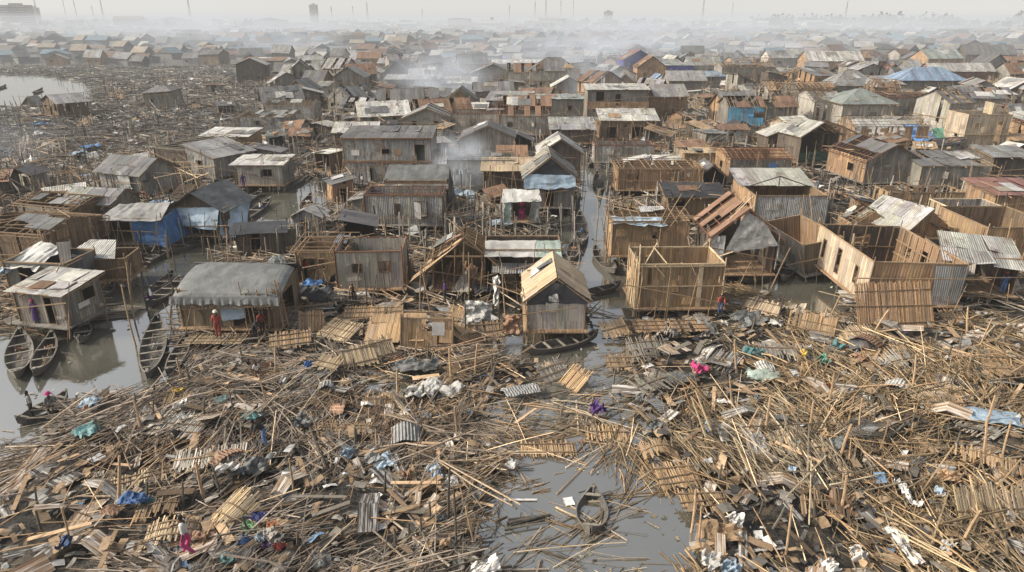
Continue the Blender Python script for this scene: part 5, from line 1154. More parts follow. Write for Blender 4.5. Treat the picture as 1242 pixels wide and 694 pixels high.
# ---------------------------------------------------------------- people
BONES = []
def body(pose, hgt=1.65):
    """joints in metres, facing -Y"""
    k = hgt / 1.7; J = {}
    lean = {'stand': 0, 'walk': .05, 'bend': .75, 'sit': .15}[pose]
    hip = Vector((0, 0, .93 if pose != 'sit' else .25))
    up = Vector((0, -math.sin(lean), math.cos(lean)))
    chest = hip + up * .34; neck = chest + up * .18; head = neck + Vector((0, -math.sin(lean * .6), math.cos(lean * .6))) * .13; top = head + (head - neck).normalized() * .12
    E = []
    def add(n, p, r): J[n] = (Vector(p), r)
    add('hip', hip, .135); add('waist', hip + up * .17, .115); add('chest', chest, .145); add('neck', neck, .055); add('head', head, .085); add('top', top, .07)
    for s, S in ((-1, 'L'), (1, 'R')):
        sh = chest + up * .11 + Vector((s * .18, 0, 0)); add('sh' + S, sh, .06)
        if pose == 'bend': el = sh + Vector((s * .04, -.12, -.26)); ha = el + Vector((0, -.1, -.24))
        elif pose == 'walk' and s < 0: el = sh + Vector((s * .1, -.05, -.25)); ha = el + Vector((.1, -.2, .06))
        elif pose == 'sit': el = sh + Vector((s * .05, -.1, -.25)); ha = el + Vector((-s * .04, -.22, .0))
        else: el = sh + Vector((s * .07, .02, -.28)); ha = el + Vector((s * .02, -.08, -.25))
        add('el' + S, el, .042); add('ha' + S, ha, .03); add('fi' + S, ha + (ha - el).normalized() * .09, .028)
        hp = hip + Vector((s * .09, 0, -.04)); add('hp' + S, hp, .09)
        st = {'stand': .02, 'walk': .2, 'bend': .04, 'sit': 0}[pose] * s
        if pose == 'sit': kn = Vector((s * .12, -.42, .35)); an = Vector((s * .1, -.45, .06))
        else: kn = Vector((s * .1, -st * .6 - .03, .5)); an = Vector((s * .1, st * .9 + .02, .08))
        add('kn' + S, kn, .06); add('an' + S, an, .04); add('to' + S, an + Vector((0, -.16, -.04)), .035)
    ed = [('hip', 'waist', 't'), ('waist', 'chest', 't'), ('chest', 'neck', 'n'), ('neck', 'head', 'h'), ('head', 'top', 'h')]
    for S in 'LR': ed += [('chest', 'sh' + S, 't'), ('sh' + S, 'el' + S, 'u'), ('el' + S, 'ha' + S, 'f'), ('ha' + S, 'fi' + S, 'f'), ('hip', 'hp' + S, 'p'), ('hp' + S, 'kn' + S, 'p'), ('kn' + S, 'an' + S, 'c'), ('an' + S, 'to' + S, 'x')]
    names = list(J); me = bpy.data.meshes.new('tmp'); me.from_pydata([tuple(J[n][0] * k) for n in names], [(names.index(a), names.index(b_)) for a, b_, _ in ed], [])
    ob = bpy.data.objects.new('tmp', me); COL.objects.link(ob); sk = ob.modifiers.new('s', 'SKIN')
    for i, n in enumerate(names): v = me.skin_vertices[0].data[i]; v.radius = (J[n][1] * k,) * 2; v.use_root = n == 'hip'
    sb = ob.modifiers.new('b', 'SUBSURF'); sb.levels = 2
    dg = bpy.context.evaluated_depsgraph_get(); ev = ob.evaluated_get(dg); m2 = bpy.data.meshes.new_from_object(ev)
    bpy.data.objects.remove(ob)
    V = np.array([v.co[:] for v in m2.vertices]); NN = np.array([v.normal[:] for v in m2.vertices]); FF = [tuple(p.vertices) for p in m2.polygons]
    # nearest bone per vertex
    bt = []; D = []
    for a, b_, tg in ed:
        A = np.array(J[a][0] * k); B = np.array(J[b_][0] * k); e = B - A; t = np.clip(((V - A) @ e) / (e @ e), 0, 1); D.append(np.linalg.norm(V - A - t[:, None] * e, axis=1) / (J[a][1] + J[b_][1])); bt.append(tg)
    tags_ = [bt[i] for i in np.argmin(np.array(D), axis=0)]
    # face detail: nose and eyes from small bumps, fingers
    hc = J['head'][0] * k
    return V, NN, FF, tags_, hc, [(J['fi' + S][0] * k, (J['fi' + S][0] - J['ha' + S][0]).normalized()) for S in 'LR'], J['top'][0] * k
_b = {}
def sub(V, NN, FF, tg, zones, off, name, m, parent, zmin=None):
    key = None; keep = [f for f in FF if sum(tg[i] in zones for i in f) >= 3]
    if not keep: return
    idx = sorted({i for f in keep for i in f}); mp = {a: i for i, a in enumerate(idx)}
    mb = MB(); 
    for f in keep: mb.face([tuple(V[i] + NN[i] * off) for i in f], [(0, 0)] * len(f))
    return mb.build(name, m, parent, smooth=False)
def person(label, px, py, pose, rz, top, bottom, hat=None, hgt=1.62, z=None, sleeves=True, legs='trousers', hold=None):
    if pose not in _b: _b[pose] = body(pose)
    V, NN, FF, tg, hc, hands, tp = _b[pose]
    if z is None:
        x, y = G(px, py, .1); z = max(.05, h1(x, y)) + .42
    x, y = G(px, py, z); s = hgt / 1.65
    root = thing('person', label, 'person', (x, y, z), rz); root.scale = (s, s, s)
    mb = MB()
    for f in FF: mb.face([tuple(V[i]) for i in f], [(0, 0)] * len(f))
    for hp, hd in hands:
        sd = hd.cross(Vector((0, 1, .1))).normalized()
        for q in range(4): mb.pole(hp - hd * .03 + sd * (.012 * (q - 1.5) * 1.5), hp + hd * (.05 + (.012 if q in (1, 2) else 0)) + sd * (.02 * (q - 1.5)) + Vector((0, -.015, 0)), .009, .006, 5)
        mb.pole(hp - hd * .05, hp + hd * .0 + Vector((0, -.05, 0)), .011, .008, 5)
    mb.pole(hc + Vector((0, -.07, -.0)), hc + Vector((0, -.115, -.02)), .018, .012, 5)
    mb.build('body', 'skin', root, smooth=True)
    mb = MB()
    for e in (-1, 1): mb.cbox(hc + Vector((e * .032, -.088, .025)), .022, .01, .012)
    mb.build('eye', 'white', root)
    hv = [f for f in FF if all(tg[i] == 'h' for i in f) and sum(V[i][2] for i in f) / len(f) > hc.z + .0 and (sum(V[i][1] for i in f) / len(f) > hc.y - .05 or sum(V[i][2] for i in f) / len(f) > hc.z + .07)]
    mb = MB()
    for f in hv: mb.face([tuple(V[i] + NN[i] * .018) for i in f], [(0, 0)] * len(f))
    mb.build('hair', 'hair', root)
    sub(V, NN, FF, tg, ('t', 'u') if sleeves else ('t',), .02, 'shirt', top, root) if top else None
    if legs == 'skirt':
        mb = MB(); a = .93 if pose != 'sit' else .3
        ring = lambda r, z_: [(r * math.cos(q * PI / 6) , r * .8 * math.sin(q * PI / 6), z_) for q in range(12)]
        A, B = ring(.17, a + .05), ring(.24, .25)
        for q in range(12): mb.face((B[q], B[(q + 1) % 12], A[(q + 1) % 12], A[q]), [(0, 0)] * 4)
        mb.build('skirt', bottom, root)
    else: sub(V, NN, FF, tg, ('p', 'c') if legs == 'trousers' else ('p',), .018, legs, bottom, root)
    if hat:
        mb = MB(); c = tp
        for (r0, r1, z0, z1) in ((.135, .125, -.07, .0), (.125, .07, .0, .06), (.07, .001, .06, .075), (.19 if hat[1] else .14, .135, -.07, -.065)):
            for q in range(10):
                a0, a1 = q * PI / 5, (q + 1) * PI / 5
                mb.face([(c.x + r0 * math.cos(a0), c.y + r0 * math.sin(a0), c.z + z0), (c.x + r0 * math.cos(a1), c.y + r0 * math.sin(a1), c.z + z0), (c.x + r1 * math.cos(a1), c.y + r1 * math.sin(a1), c.z + z1), (c.x + r1 * math.cos(a0), c.y + r1 * math.sin(a0), c.z + z1)], [(0, 0)] * 4)
        mb.build('hat', hat[0], root)
    return root
person('person in white shirt and pink trousers walking over debris', 229, 671, 'walk', -1.2, 'white', 'pink', hgt=1.75)
person('person in red clothes and white cap before the reed hut', 266, 409, 'stand', .2, 'red', 'red', ('white', 0), z=.75, hgt=1.75)
person('child in pale pink shirt standing on the debris', 313, 461, 'stand', .6, 'white', 'skin', hgt=1.15, z=.4)
person('person in dark top and blue jeans climbing debris', 322, 540, 'bend', -1.0, 'blackc', 'jeans', hgt=1.7)
person('woman in pink headscarf and patterned dress at the shop hut', 46, 392, 'stand', 0, 'purple', 'purple', ('pink', 0), z=.85, legs='skirt')
person('person in a red shirt beside the reed hut', 319, 406, 'stand', .8, 'red', 'blackc', z=.6)
person('person crouching in black on the hut platform edge', 310, 411, 'bend', 1.2, 'blackc', 'blackc', z=.5)
person('person in grey by the stranded canoe', 41, 508, 'stand', -.8, 'greyc', 'blackc', z=.12)
person('person in a pink hat seated in the stranded canoe', 63, 495, 'sit', .5, 'greyc', 'blackc', ('pink', 1), z=.25)
person('person in purple seated in the canoe bow', 182, 370, 'sit', .3, 'purple', 'navy', z=.12)
person('person in white shirt seated in the long canoe', 156, 328, 'sit', -.5, 'white', 'blackc', z=.12)
person('person in blue patterned clothes at the panel roofed hut', 1215, 356, 'stand', -.3, 'bluec', 'bluec', ('red', 0), z=.9)
person('person in white shirt among the torn walls', 1131, 245, 'stand', 3.0, 'white', 'blackc', z=.9)
person('bare chested person in the open shelter', 628, 345, 'stand', .1, None, 'blackc', z=.9)
person('person in the shadowed bamboo room', 364, 342, 'stand', .3, 'cardboard', 'blackc', z=.9)
person('person in blue with white cap on the right bank', 788, 204, 'stand', -.8, 'navy', 'navy', ('white', 0), z=1.9)
person('person in white top bending beside the canal', 754, 224, 'bend', .9, 'white', 'purple', z=1.0)
person('dark clothed person behind the bending one', 772, 222, 'stand', .2, 'greyc', 'blackc', z=1.0)
person('person in purple on the upper left creek', 296, 228, 'stand', .5, 'purple', 'purple', z=.8)
person('person in pale shirt on the burnt house porch', 1222, 187, 'stand', 1.4, 'white', 'blackc', z=.9, hgt=1.7)
person('person in dark shirt on the slatted house deck', 372, 338, 'stand', -.6, 'red', 'blackc', z=.9)
person('person near the white awning stall', 633, 262, 'stand', -.2, 'pink', 'navy', z=.9)

for lab, px, py, ps, tp, bt in [('person in white on the deck of the grey two storey house', 440, 228, 'stand', 'white', 'blackc'), ('person in orange bending by the blue tarpaulin hut', 180, 246, 'bend', 'orange', 'orange'), ('person in dark blue in the canal canoe', 705, 285, 'sit', 'navy', 'blackc'), ('person in yellow on the right canal bank', 764, 262, 'bend', 'yellow', 'navy'),
 ('person in grey standing by the pale ribbed roof', 800, 172, 'stand', 'greyc', 'blackc'), ('person in red on the deck of the brown box house', 873, 380, 'bend', 'red', 'navy'), ('person in white by the right edge open box', 1160, 262, 'stand', 'white', 'navy'), ('person in blue walking by the cream hut', 975, 232, 'walk', 'bluec', 'blackc'),
 ('person in brown on the bank below the slatted house', 430, 366, 'bend', 'cardboard', 'blackc'), ('person in light shirt seated in the left creek canoe', 316, 254, 'sit', 'white', 'navy'), ('person in purple by the collapsed hall', 540, 366, 'stand', 'purple', 'blackc'), ('person in black before the mint roofed shelter', 600, 352, 'stand', 'blackc', 'greyc')]:
    person(lab, px, py, ps, R.uniform(-2, 2), tp, bt, z=.15 if ps == 'sit' else .85)

# ---------------------------------------------------------------- debris
FGP = np.array([G(*p) for p in [(-40, 560), (60, 520), (110, 488), (205, 474), (240, 425), (330, 415), (430, 405), (560, 425), (640, 440), (700, 445), (750, 440), (775, 395), (880, 350), (940, 362), (1040, 392), (1280, 372), (1300, 730), (-60, 730)]])
WOODC = np.array([(.34, .25, .165), (.26, .19, .125), (.43, .345, .245), (.19, .155, .12), (.13, .11, .085), (.07, .06, .05), (.33, .29, .24), (.24, .14, .08), (.5, .42, .32)])
GREYC = np.array([(.22, .20, .17), (.15, .135, .115), (.30, .275, .24), (.10, .09, .08), (.06, .055, .05), (.25, .19, .13), (.18, .13, .09), (.38, .36, .33), (.13, .12, .11)])
WP_ = [.2, .2, .12, .14, .11, .08, .07, .05, .03]
def colors(n, pal=WOODC, p=WP_):
    c = pal[NR.choice(len(pal), n, p=p)] * NR.uniform(.75, 1.25, (n, 1)); return c
def visible(x, y, m=30):
    px, py = proj(x, y); return (px > -m) & (px < 1242 + m) & (py < 694 + m * 1.5)

def scatter_sticks(cx, cy, ang, per, spread, length, rad, jit=.12, zl=.35, along=.5):
    """clusters of roughly parallel sticks"""
    n = len(cx); k = np.repeat(np.arange(n), per)
    N_ = len(k); a = ang[k] + NR.normal(0, jit, N_) + np.where(NR.random(N_) < .22, NR.normal(0, .9, N_), 0)
    L_ = length[k] * NR.uniform(.45, 1.15, N_)
    ox = NR.normal(0, 1, N_) * spread[k]; oy = NR.normal(0, along, N_)
    x = cx[k] - np.sin(ang[k]) * ox + np.cos(ang[k]) * oy; y = cy[k] + np.cos(ang[k]) * ox + np.sin(ang[k]) * oy
    z = np.maximum(ht(x, y), .01) + NR.random(N_) ** 1.5 * zl + rad
    dz = NR.normal(0, .035, N_) * L_ + np.where(NR.random(N_) < .07, NR.uniform(.1, .45, N_) * L_, 0)
    dx, dy = np.cos(a) * L_ / 2, np.sin(a) * L_ / 2
    p0 = np.stack([x - dx, y - dy, np.maximum(z - dz / 2, .0)], 1); p1 = np.stack([x + dx, y + dy, z + np.abs(dz) / 2], 1)
    return p0, p1, k

# foreground sheet of broken bamboo
nb = 11000
cx = NR.uniform(-31, 33, nb); cy = 15 + 46 * NR.random(nb) ** 1.15
ins = sdpoly(cx, cy, FGP) > -.3; sdw = watersd(cx, cy)
dens = fbm(cx * .18 + 40, cy * .18, 3)
pool = sdpoly(cx, cy, np.array([G(*p) for p in [(578, 560), (640, 540), (760, 560), (840, 610), (850, 720), (575, 720)]])) > 0
keep = ins & visible(cx, cy) & (NR.random(nb) < np.where(sdw > .2, np.where(pool, .11, .36), .22 + 2.0 * (dens - .36) * 2))
cx, cy = cx[keep], cy[keep]
fieldang = fbm(cx * .11, cy * .11 + 7, 2) * 5.5 - 2.3
ang = fieldang + NR.normal(0, .45, len(cx))
per = NR.choice([3, 5, 8, 12, 18], len(cx), p=[.25, .3, .25, .14, .06])
p0, p1, k = scatter_sticks(cx, cy, ang, per, NR.uniform(.1, .55, len(cx)), NR.choice([.8, 1.5, 2.6, 3.8], len(cx), p=[.28, .32, .27, .13]), .02, zl=.42)
m_ = NR.random(len(cx)) < .085; cx2, cy2 = cx[m_], cy[m_]
q0, q1, k2 = scatter_sticks(cx2, cy2, ang[m_] + NR.normal(0, .5, len(cx2)), NR.choice([2, 4, 6], len(cx2)), NR.uniform(.1, .5, len(cx2)), NR.uniform(2.6, 5.0, len(cx2)), .03, .16, .75)
hill = np.clip(fbm(q0[:, 0] * .2, q0[:, 1] * .2 + 20, 2) - .42, 0, 1) * 1.6 * np.clip((q0[:, 0] + 8) / 10, .3, 1); q0[:, 2] += hill; q1[:, 2] += hill
nfirst = len(p0); p0 = np.vstack([p0, q0]); p1 = np.vstack([p1, q1]); k = np.concatenate([k, np.nonzero(m_)[0][k2]])
inwater = watersd((p0[:, 0] + p1[:, 0]) / 2, (p0[:, 1] + p1[:, 1]) / 2) > 0
for a_ in (p0, p1): a_[:, 2] = np.where(inwater, np.minimum(a_[:, 2], NR.uniform(.0, .07, len(a_))), a_[:, 2])
kk_ = NR.random(len(p0)) < .42; md = (p0 + p1) / 2; Ls = np.linalg.norm(p1 - p0, axis=1, keepdims=True); md = md + (p1 - p0) * NR.uniform(-.25, .25, (len(p0), 1)) + NR.normal(0, .055, p0.shape) * Ls * np.array([[1, 1, .7]]); md[:, 2] = np.maximum(md[:, 2], .01)
ex0, ex1, exi = md[kk_].copy(), p1[kk_].copy(), np.nonzero(kk_)[0]; p1 = np.where(kk_[:, None], md, p1)
r = NR.choice([.009, .014, .021, .034], len(p0), p=[.3, .38, .24, .08])
r[nfirst:] = NR.uniform(.022, .036, len(p0) - nfirst)
right = np.clip((p0[:, 0] + 6) / 14, 0, 1)[:, None]
boost = np.ones((len(p0), 1)); boost[nfirst:] = 1.15
clc = colors(len(cx))[k]                         # a shared tone per bundle
c = (colors(len(p0)) * .6 + clc * .4) * NR.uniform(.55, 1.7, (len(p0), 1))
gmix = np.clip((fbm(p0[:, 0] * .16 + 3, p0[:, 1] * .16, 3) - .44) * 5 - p0[:, 0] * .03 + .08, 0, .7)[:, None]
gr = c.mean(1, keepdims=True) * np.array([[1.08, 1.0, .9]])
c = (c * (1 - gmix) + gr * gmix) * .84 * boost * np.array([[1.05, .985, .92]])
c[:, 2] *= (1 - .12 * right[:, 0])
p0 = np.vstack([p0, ex0]); p1 = np.vstack([p1, ex1]); r = np.concatenate([r, r[exi]]); c = np.vstack([c, c[exi]])
o = sticks('broken_bamboo', p0, p1, r, c); tag(o, 'dense litter of broken bamboo and split poles covering the foreground', 'debris', kind='stuff')
print('fg sticks', len(p0))

# dark and pale chips, scraps of board and sheet
def scraps(name, label, n, xr, yr, acc, smin, smax, pal, p, zl, m='tintonly', asp=(.2, .8)):
    x = NR.uniform(*xr, n); y = yr[0] + (yr[1] - yr[0]) * NR.random(n) ** 1.3; kk = acc(x, y); x, y = x[kk], y[kk]; n = len(x)
    z = np.maximum(ht(x, y), 0) + NR.random(n) ** 1.6 * zl + .03
    a = NR.uniform(0, PI, n); L_ = NR.uniform(smin, smax, n); Wd = L_ * NR.uniform(*asp, n)
    tx = NR.normal(0, .18, n); ty = NR.normal(0, .18, n)
    ux = np.stack([np.cos(a), np.sin(a), tx], 1) * L_[:, None] / 2; uy = np.stack([-np.sin(a), np.cos(a), ty], 1) * Wd[:, None] / 2
    C = np.stack([x, y, z], 1); bend = np.zeros((n, 3)); bend[:, 2] = NR.uniform(-.1, .22, n) * L_
    V = np.stack([C - ux - uy, C - uy + bend, C + ux - uy, C - ux + uy, C + uy + bend * NR.uniform(.3, 1.4, (n, 1)), C + ux + uy], 1).reshape(-1, 3)
    base = np.array([[0, 1, 4, 3], [1, 2, 5, 4]]); Fc = (base[None] + 6 * np.arange(n)[:, None, None]).reshape(-1, 4)
    c = np.array(pal)[NR.choice(len(pal), n, p=p)] * NR.uniform(.7, 1.3, (n, 1))
    uo = NR.random(n) * 9; z_ = 0 * uo
    q1_ = np.stack([np.stack([uo, z_], 1), np.stack([uo, L_ / 2], 1), np.stack([uo + Wd, L_ / 2], 1), np.stack([uo + Wd, z_], 1)], 1)
    tag(numesh(name, V, Fc, np.repeat(c, 2, axis=0), m, np.repeat(q1_, 2, axis=0).reshape(-1, 2)), label, 'debris', kind='stuff')
SPAL = [(.30, .21, .13), (.16, .145, .125), (.06, .055, .05), (.33, .30, .26), (.6, .6, .58), (.22, .15, .09), (.12, .2, .3), (.26, .27, .26)]
SP_ = [.26, .22, .17, .12, .05, .12, .01, .05]
scraps('board_scraps', 'scraps of board and sheeting strewn between the broken poles', 9000, (-31, 33), (15, 62), lambda x, y: (sdpoly(x, y, FGP) > 0) & visible(x, y) & (watersd(x, y) < .3), .12, .7, SPAL, SP_, .4)
scraps('floating_litter', 'small litter and scum patches floating on the murky water', 9000, (-40, 32), (15, 110), lambda x, y: visible(x, y) & (watersd(x, y) > -.3) & (fbm(x * .5, y * .5, 3) > .47 + .12 * np.clip(watersd(x, y), -.5, 1.2)), .05, .3, [(.3, .25, .17), (.12, .115, .09), (.5, .5, .46), (.2, .19, .14)], [.35, .35, .1, .2], .02)
scraps('broken_boards', 'large broken boards and wall pieces tangled in the foreground wreckage', 800, (-31, 33), (15, 62), lambda x, y: (sdpoly(x, y, FGP) > 0) & visible(x, y) & (watersd(x, y) < .1), .8, 2.6, [(.27, .19, .12), (.15, .13, .11), (.06, .052, .045), (.30, .25, .19), (.20, .13, .08)], [.28, .24, .2, .12, .16], .34, 'tintslat', (.14, .42))
# rubble between the houses and over the flattened quarter
def midacc(x, y):
    px, py = proj(x, y); left = (px < 320 + (py - 90) * .6)
    return visible(x, y) & (watersd(x, y) < -.2) & (sdpoly(x, y, FGP) < 0) & (NR.random(len(x)) < np.where(left, 1.0, .55))
scraps('ground_scraps', 'scraps of board and sheeting strewn among the houses', 26000, (-190, 170), (40, 300), midacc, .4, 1.9, SPAL, [.12, .24, .16, .24, .12, .06, .01, .05], .7)
nb = 15000
cy = 38 + 260 * NR.random(nb) ** 1.25; cx = NR.uniform(-.8, .8, nb) * (cy + 9); kk = midacc(cx, cy); cx, cy = cx[kk], cy[kk]
ang = fbm(cx * .07, cy * .07 + 3, 2) * 6 + NR.normal(0, .7, len(cx)); sc = .7 + cy / 150
per = NR.choice([2, 3, 5, 8], len(cx), p=[.3, .3, .25, .15])
p0, p1, k = scatter_sticks(cx, cy, ang, per, NR.uniform(.2, .8, len(cx)) * sc, NR.uniform(1.5, 4, len(cx)) * sc ** .6, .05, zl=.9)
wl_ = np.clip((p0[:, 1:2] - 40) / 90, 0, 1); c = colors(len(p0)) * (1 - wl_) + colors(len(p0), GREYC) * wl_
o = sticks('fallen_timber', p0, p1, NR.uniform(.022, .055, len(p0)) * sc[k], c); tag(o, 'fallen timber and poles strewn across the mud between the houses', 'debris', kind='stuff')
print('mid sticks', len(p0))
# far forest of upright posts left where houses were
n = 9000; y = 52 + 340 * NR.random(n) ** 1.2; x = NR.uniform(-.8, .8, n) * (y + 9); kk = visible(x, y) & (watersd(x, y) < 1.5) & (NR.random(n) < np.where(x < 0, 1, .5)); x, y = x[kk], y[kk]
z1 = NR.uniform(.6, 3.4, len(x)); p0 = np.stack([x, y, 0 * x - .3], 1); p1 = p0 + np.stack([NR.normal(0, .15, len(x)), NR.normal(0, .15, len(x)), z1 + .3], 1)
tag(sticks('house_posts', p0, p1, NR.uniform(.05, .09, len(x)), colors(len(x), GREYC)), 'countless thin house posts standing in the far rubble', 'posts', kind='stuff')

# ---- individual poles: the ones that show largest
POLEP = []
TONES = [('pale', (1.75, 1.75, 1.75)), ('tan', (1.6, 1.5, 1.35)), ('brown', (.85, .78, .68)), ('dark', (.38, .36, .34))]
for tn_, tv in TONES:
    for ln, L_ in (('short', 1.6), ('long', 3.0), ('very long', 4.4)):
        for rep in range(1):
            mb = MB(); mb.pole((-L_ / 2, 0, 0), (L_ / 2, 0, 0), R.uniform(.022, .032), R.uniform(.013, .019), 7, tv, R.uniform(-.1, .1), 6)
            me = mb.mesh('bamboo_pole', 'beam_pale' if tn_ == 'pale' else 'beam', True); POLEP.append((tn_, ln, L_, me))
PLANKP = []
for tn_, tv in (('pale', 2.0), ('brown', 1.1), ('grey', 1.0), ('dark', .4)):
    for ln, L_, w_ in (('short', .9, .16), ('long', 2.2, .17), ('wide', 1.5, .34)):
        mb = MB(); mb.box((-L_ / 2, -w_ / 2, 0), (L_, 0, 0), (0, w_, 0), (0, 0, .03), tv)
        PLANKP.append((tn_, ln, L_, mb.mesh('plank', 'beam_grey' if tn_ == 'grey' else 'beam')))
def ori(a):
    a = (a + PI) % PI
    return 'lying crosswise' if a < .45 or a > PI - .45 else 'pointing away' if abs(a - PI / 2) < .5 else 'slanting right' if a < PI / 2 else 'slanting left'
FGLM = [(268, 636, 'the person in pink trousers'), (285, 620, 'the pale rounded bamboo mat'), (320, 650, 'the heap of coloured clothes'), (720, 628, 'the half sunk canoe'), (690, 606, 'the floating white card'), (530, 575, 'the blue and white rag'), (724, 496, 'the purple cloth'), (848, 447, 'the magenta cloth'),
        (590, 690, 'the white bag at the bottom edge'), (1025, 605, 'the brown sack'), (880, 690, 'the spotted cloth'), (1090, 660, 'the long white sack'), (1200, 620, 'the standing bamboo mat at right'), (1150, 580, 'the orange brown rag'), (1120, 555, 'the bamboo bundle'), (420, 550, 'the pale blue rag at left centre'), (130, 545, 'the left pole heap'), (80, 660, 'the blue bag at lower left'),
        (240, 560, 'the grey slatted panel'), (700, 540, 'the floating bamboo raft'), (960, 600, 'the dark crossed beams'), (1060, 520, 'the wire tangle'), (850, 560, 'the brown mat right of the pool'), (560, 470, 'the white plastic sheet'), (190, 500, 'the purple grey panel'), (500, 640, 'the two bleached boards')]
fgw = [(*G(a, b_), c_) for a, b_, c_ in FGLM]
def nearfg(x, y):
    b_ = min(fgw, key=lambda l: math.hypot(l[0] - x, l[1] - y)); dx, dy = x - b_[0], y - b_[1]
    w_ = 'beside' if math.hypot(dx, dy) < 1.1 else ('left of' if dx < 0 else 'right of') if abs(dx) > abs(dy) else ('below' if dy < 0 else 'beyond')
    return w_ + ' ' + b_[2]
def put(me, name, label, cat, group, x, y, z, rz, ty=0, tx=0, kids=()):
    o = bpy.data.objects.new(name, me); COL.objects.link(o); o.location = (x, y, z); o.rotation_euler = (tx, ty, rz); tag(o, label, cat, group); return o
cand = []
while len(cand) < 300:
    y = R.uniform(17.5, 36); x = R.uniform(-.72, .72) * (y + 8.5)
    px, py = proj(x, y)
    if not (15 < px < 1227 and py < 680) or float(sdpoly(np.array([x]), np.array([y]), FGP)[0]) < .5: continue
    wsd = float(watersd(np.array([x]), np.array([y]))[0])
    if wsd > .3 and R.random() < (.75 if py > 560 else .3): continue
    cand.append((x, y, wsd))
for x, y, wsd in cand:
    tn_, ln, L_, me = R.choices(POLEP, [2, 3, 2, 3, 4, 2, 2, 3, 2, 1, 1, 1])[0]
    a = float(fbm(np.array([x * .11]), np.array([y * .11 + 7]), 2)[0]) * 5.5 - 2.3 + R.gauss(0, .6)
    tilt = R.gauss(0, .03) if R.random() < .82 else R.uniform(.1, .5)
    if wsd > .3: tilt = R.gauss(0, .005)
    z = max(.02, h1(x, y)) + (R.uniform(.15, .42) if wsd < .3 else .03) + abs(math.sin(tilt)) * L_ / 2 * .7
    put(me, 'bamboo_pole', f"{tn_} {ln} bamboo pole {'propped up' if abs(tilt) > .1 else ori(a)} {nearfg(x, y)}", 'pole', 'loose bamboo poles in the debris', x, y, z, a, -tilt)
for i in range(260):
    while True:
        y = R.uniform(17.5, 40); x = R.uniform(-.72, .72) * (y + 8.5); px, py = proj(x, y)
        if 10 < px < 1232 and py < 682 and float(sdpoly(np.array([x]), np.array([y]), FGP)[0]) > .3 and (float(watersd(np.array([x]), np.array([y]))[0]) < 0 or R.random() < .05): break
    tn_, ln, L_, me = R.choice(PLANKP); a = R.uniform(0, PI); tilt = R.gauss(0, .12)
    put(me, 'plank', f"{tn_} {ln} board {'tipped up' if abs(tilt) > .15 else ori(a)} {nearfg(x, y)}", 'board', 'loose boards in the debris', x, y, max(0, h1(x, y)) + R.uniform(.12, .45), a, tilt, R.gauss(0, .12))

# ---- mats (split bamboo wall panels) lying about
def mat_thing(label, px, py, w, l, rz, tx=0, ty=0, z=None, m='bamboo', tone=1.0, ragged=.12, bend=0.0, battens=3, name='bamboo_mat', grp='fallen wall panels', sw=.06):
    x, y = G(px, py, .35); z = max(0, h1(x, y)) + .35 if z is None else z
    x, y = G(px, py, z)
    root = thing(name, label, 'panel', (x, y, z), rz, grp); root.rotation_euler = (tx, ty, rz)
    mb = MB(); n = max(3, int(w / sw))
    for k in range(n):
        if R.random() < ragged * .5: continue
        xx = -w / 2 + w * k / n; a = -l / 2 - R.uniform(-ragged, ragged) * 2; b_ = l / 2 + R.uniform(-ragged, ragged) * 2; t = tone * R.uniform(.65, 1.3); off = R.uniform(0, .02); zz = lambda u: bend * (1 - (2 * u / w) ** 2) + off
        sk = R.gauss(0, .012)
        mb.box((xx, a, zz(xx)), (w / n * .93, sk, zz(xx + w / n) - zz(xx)), (sk * 2, b_ - a, R.gauss(0, .02)), (0, 0, .018), (t, t * R.uniform(.95, 1.02), t * R.uniform(.85, 1.05)))
    mb.build('slats', m, root)
    for k in range(battens):
        if R.random() < .3 and battens > 1: continue
        yy = -l / 2 + l * (k + .5) / battens; mb = MB()
        if bend: 
            for q in range(6):
                u0 = -w / 2 + w * q / 6; u1 = u0 + w / 6; mb.beam((u0, yy, bend * (1 - (2 * u0 / w) ** 2) + .05), (u1, yy, bend * (1 - (2 * u1 / w) ** 2) + .05), .06, .04, .6 * tone)
        else: mb.beam((-w / 2 - .1, yy + R.uniform(-.1, .1), .055), (w / 2 + R.uniform(-.1, .3), yy, .055), .06, .04, .6 * tone)
        mb.build('batten', 'beam', root)
    return root
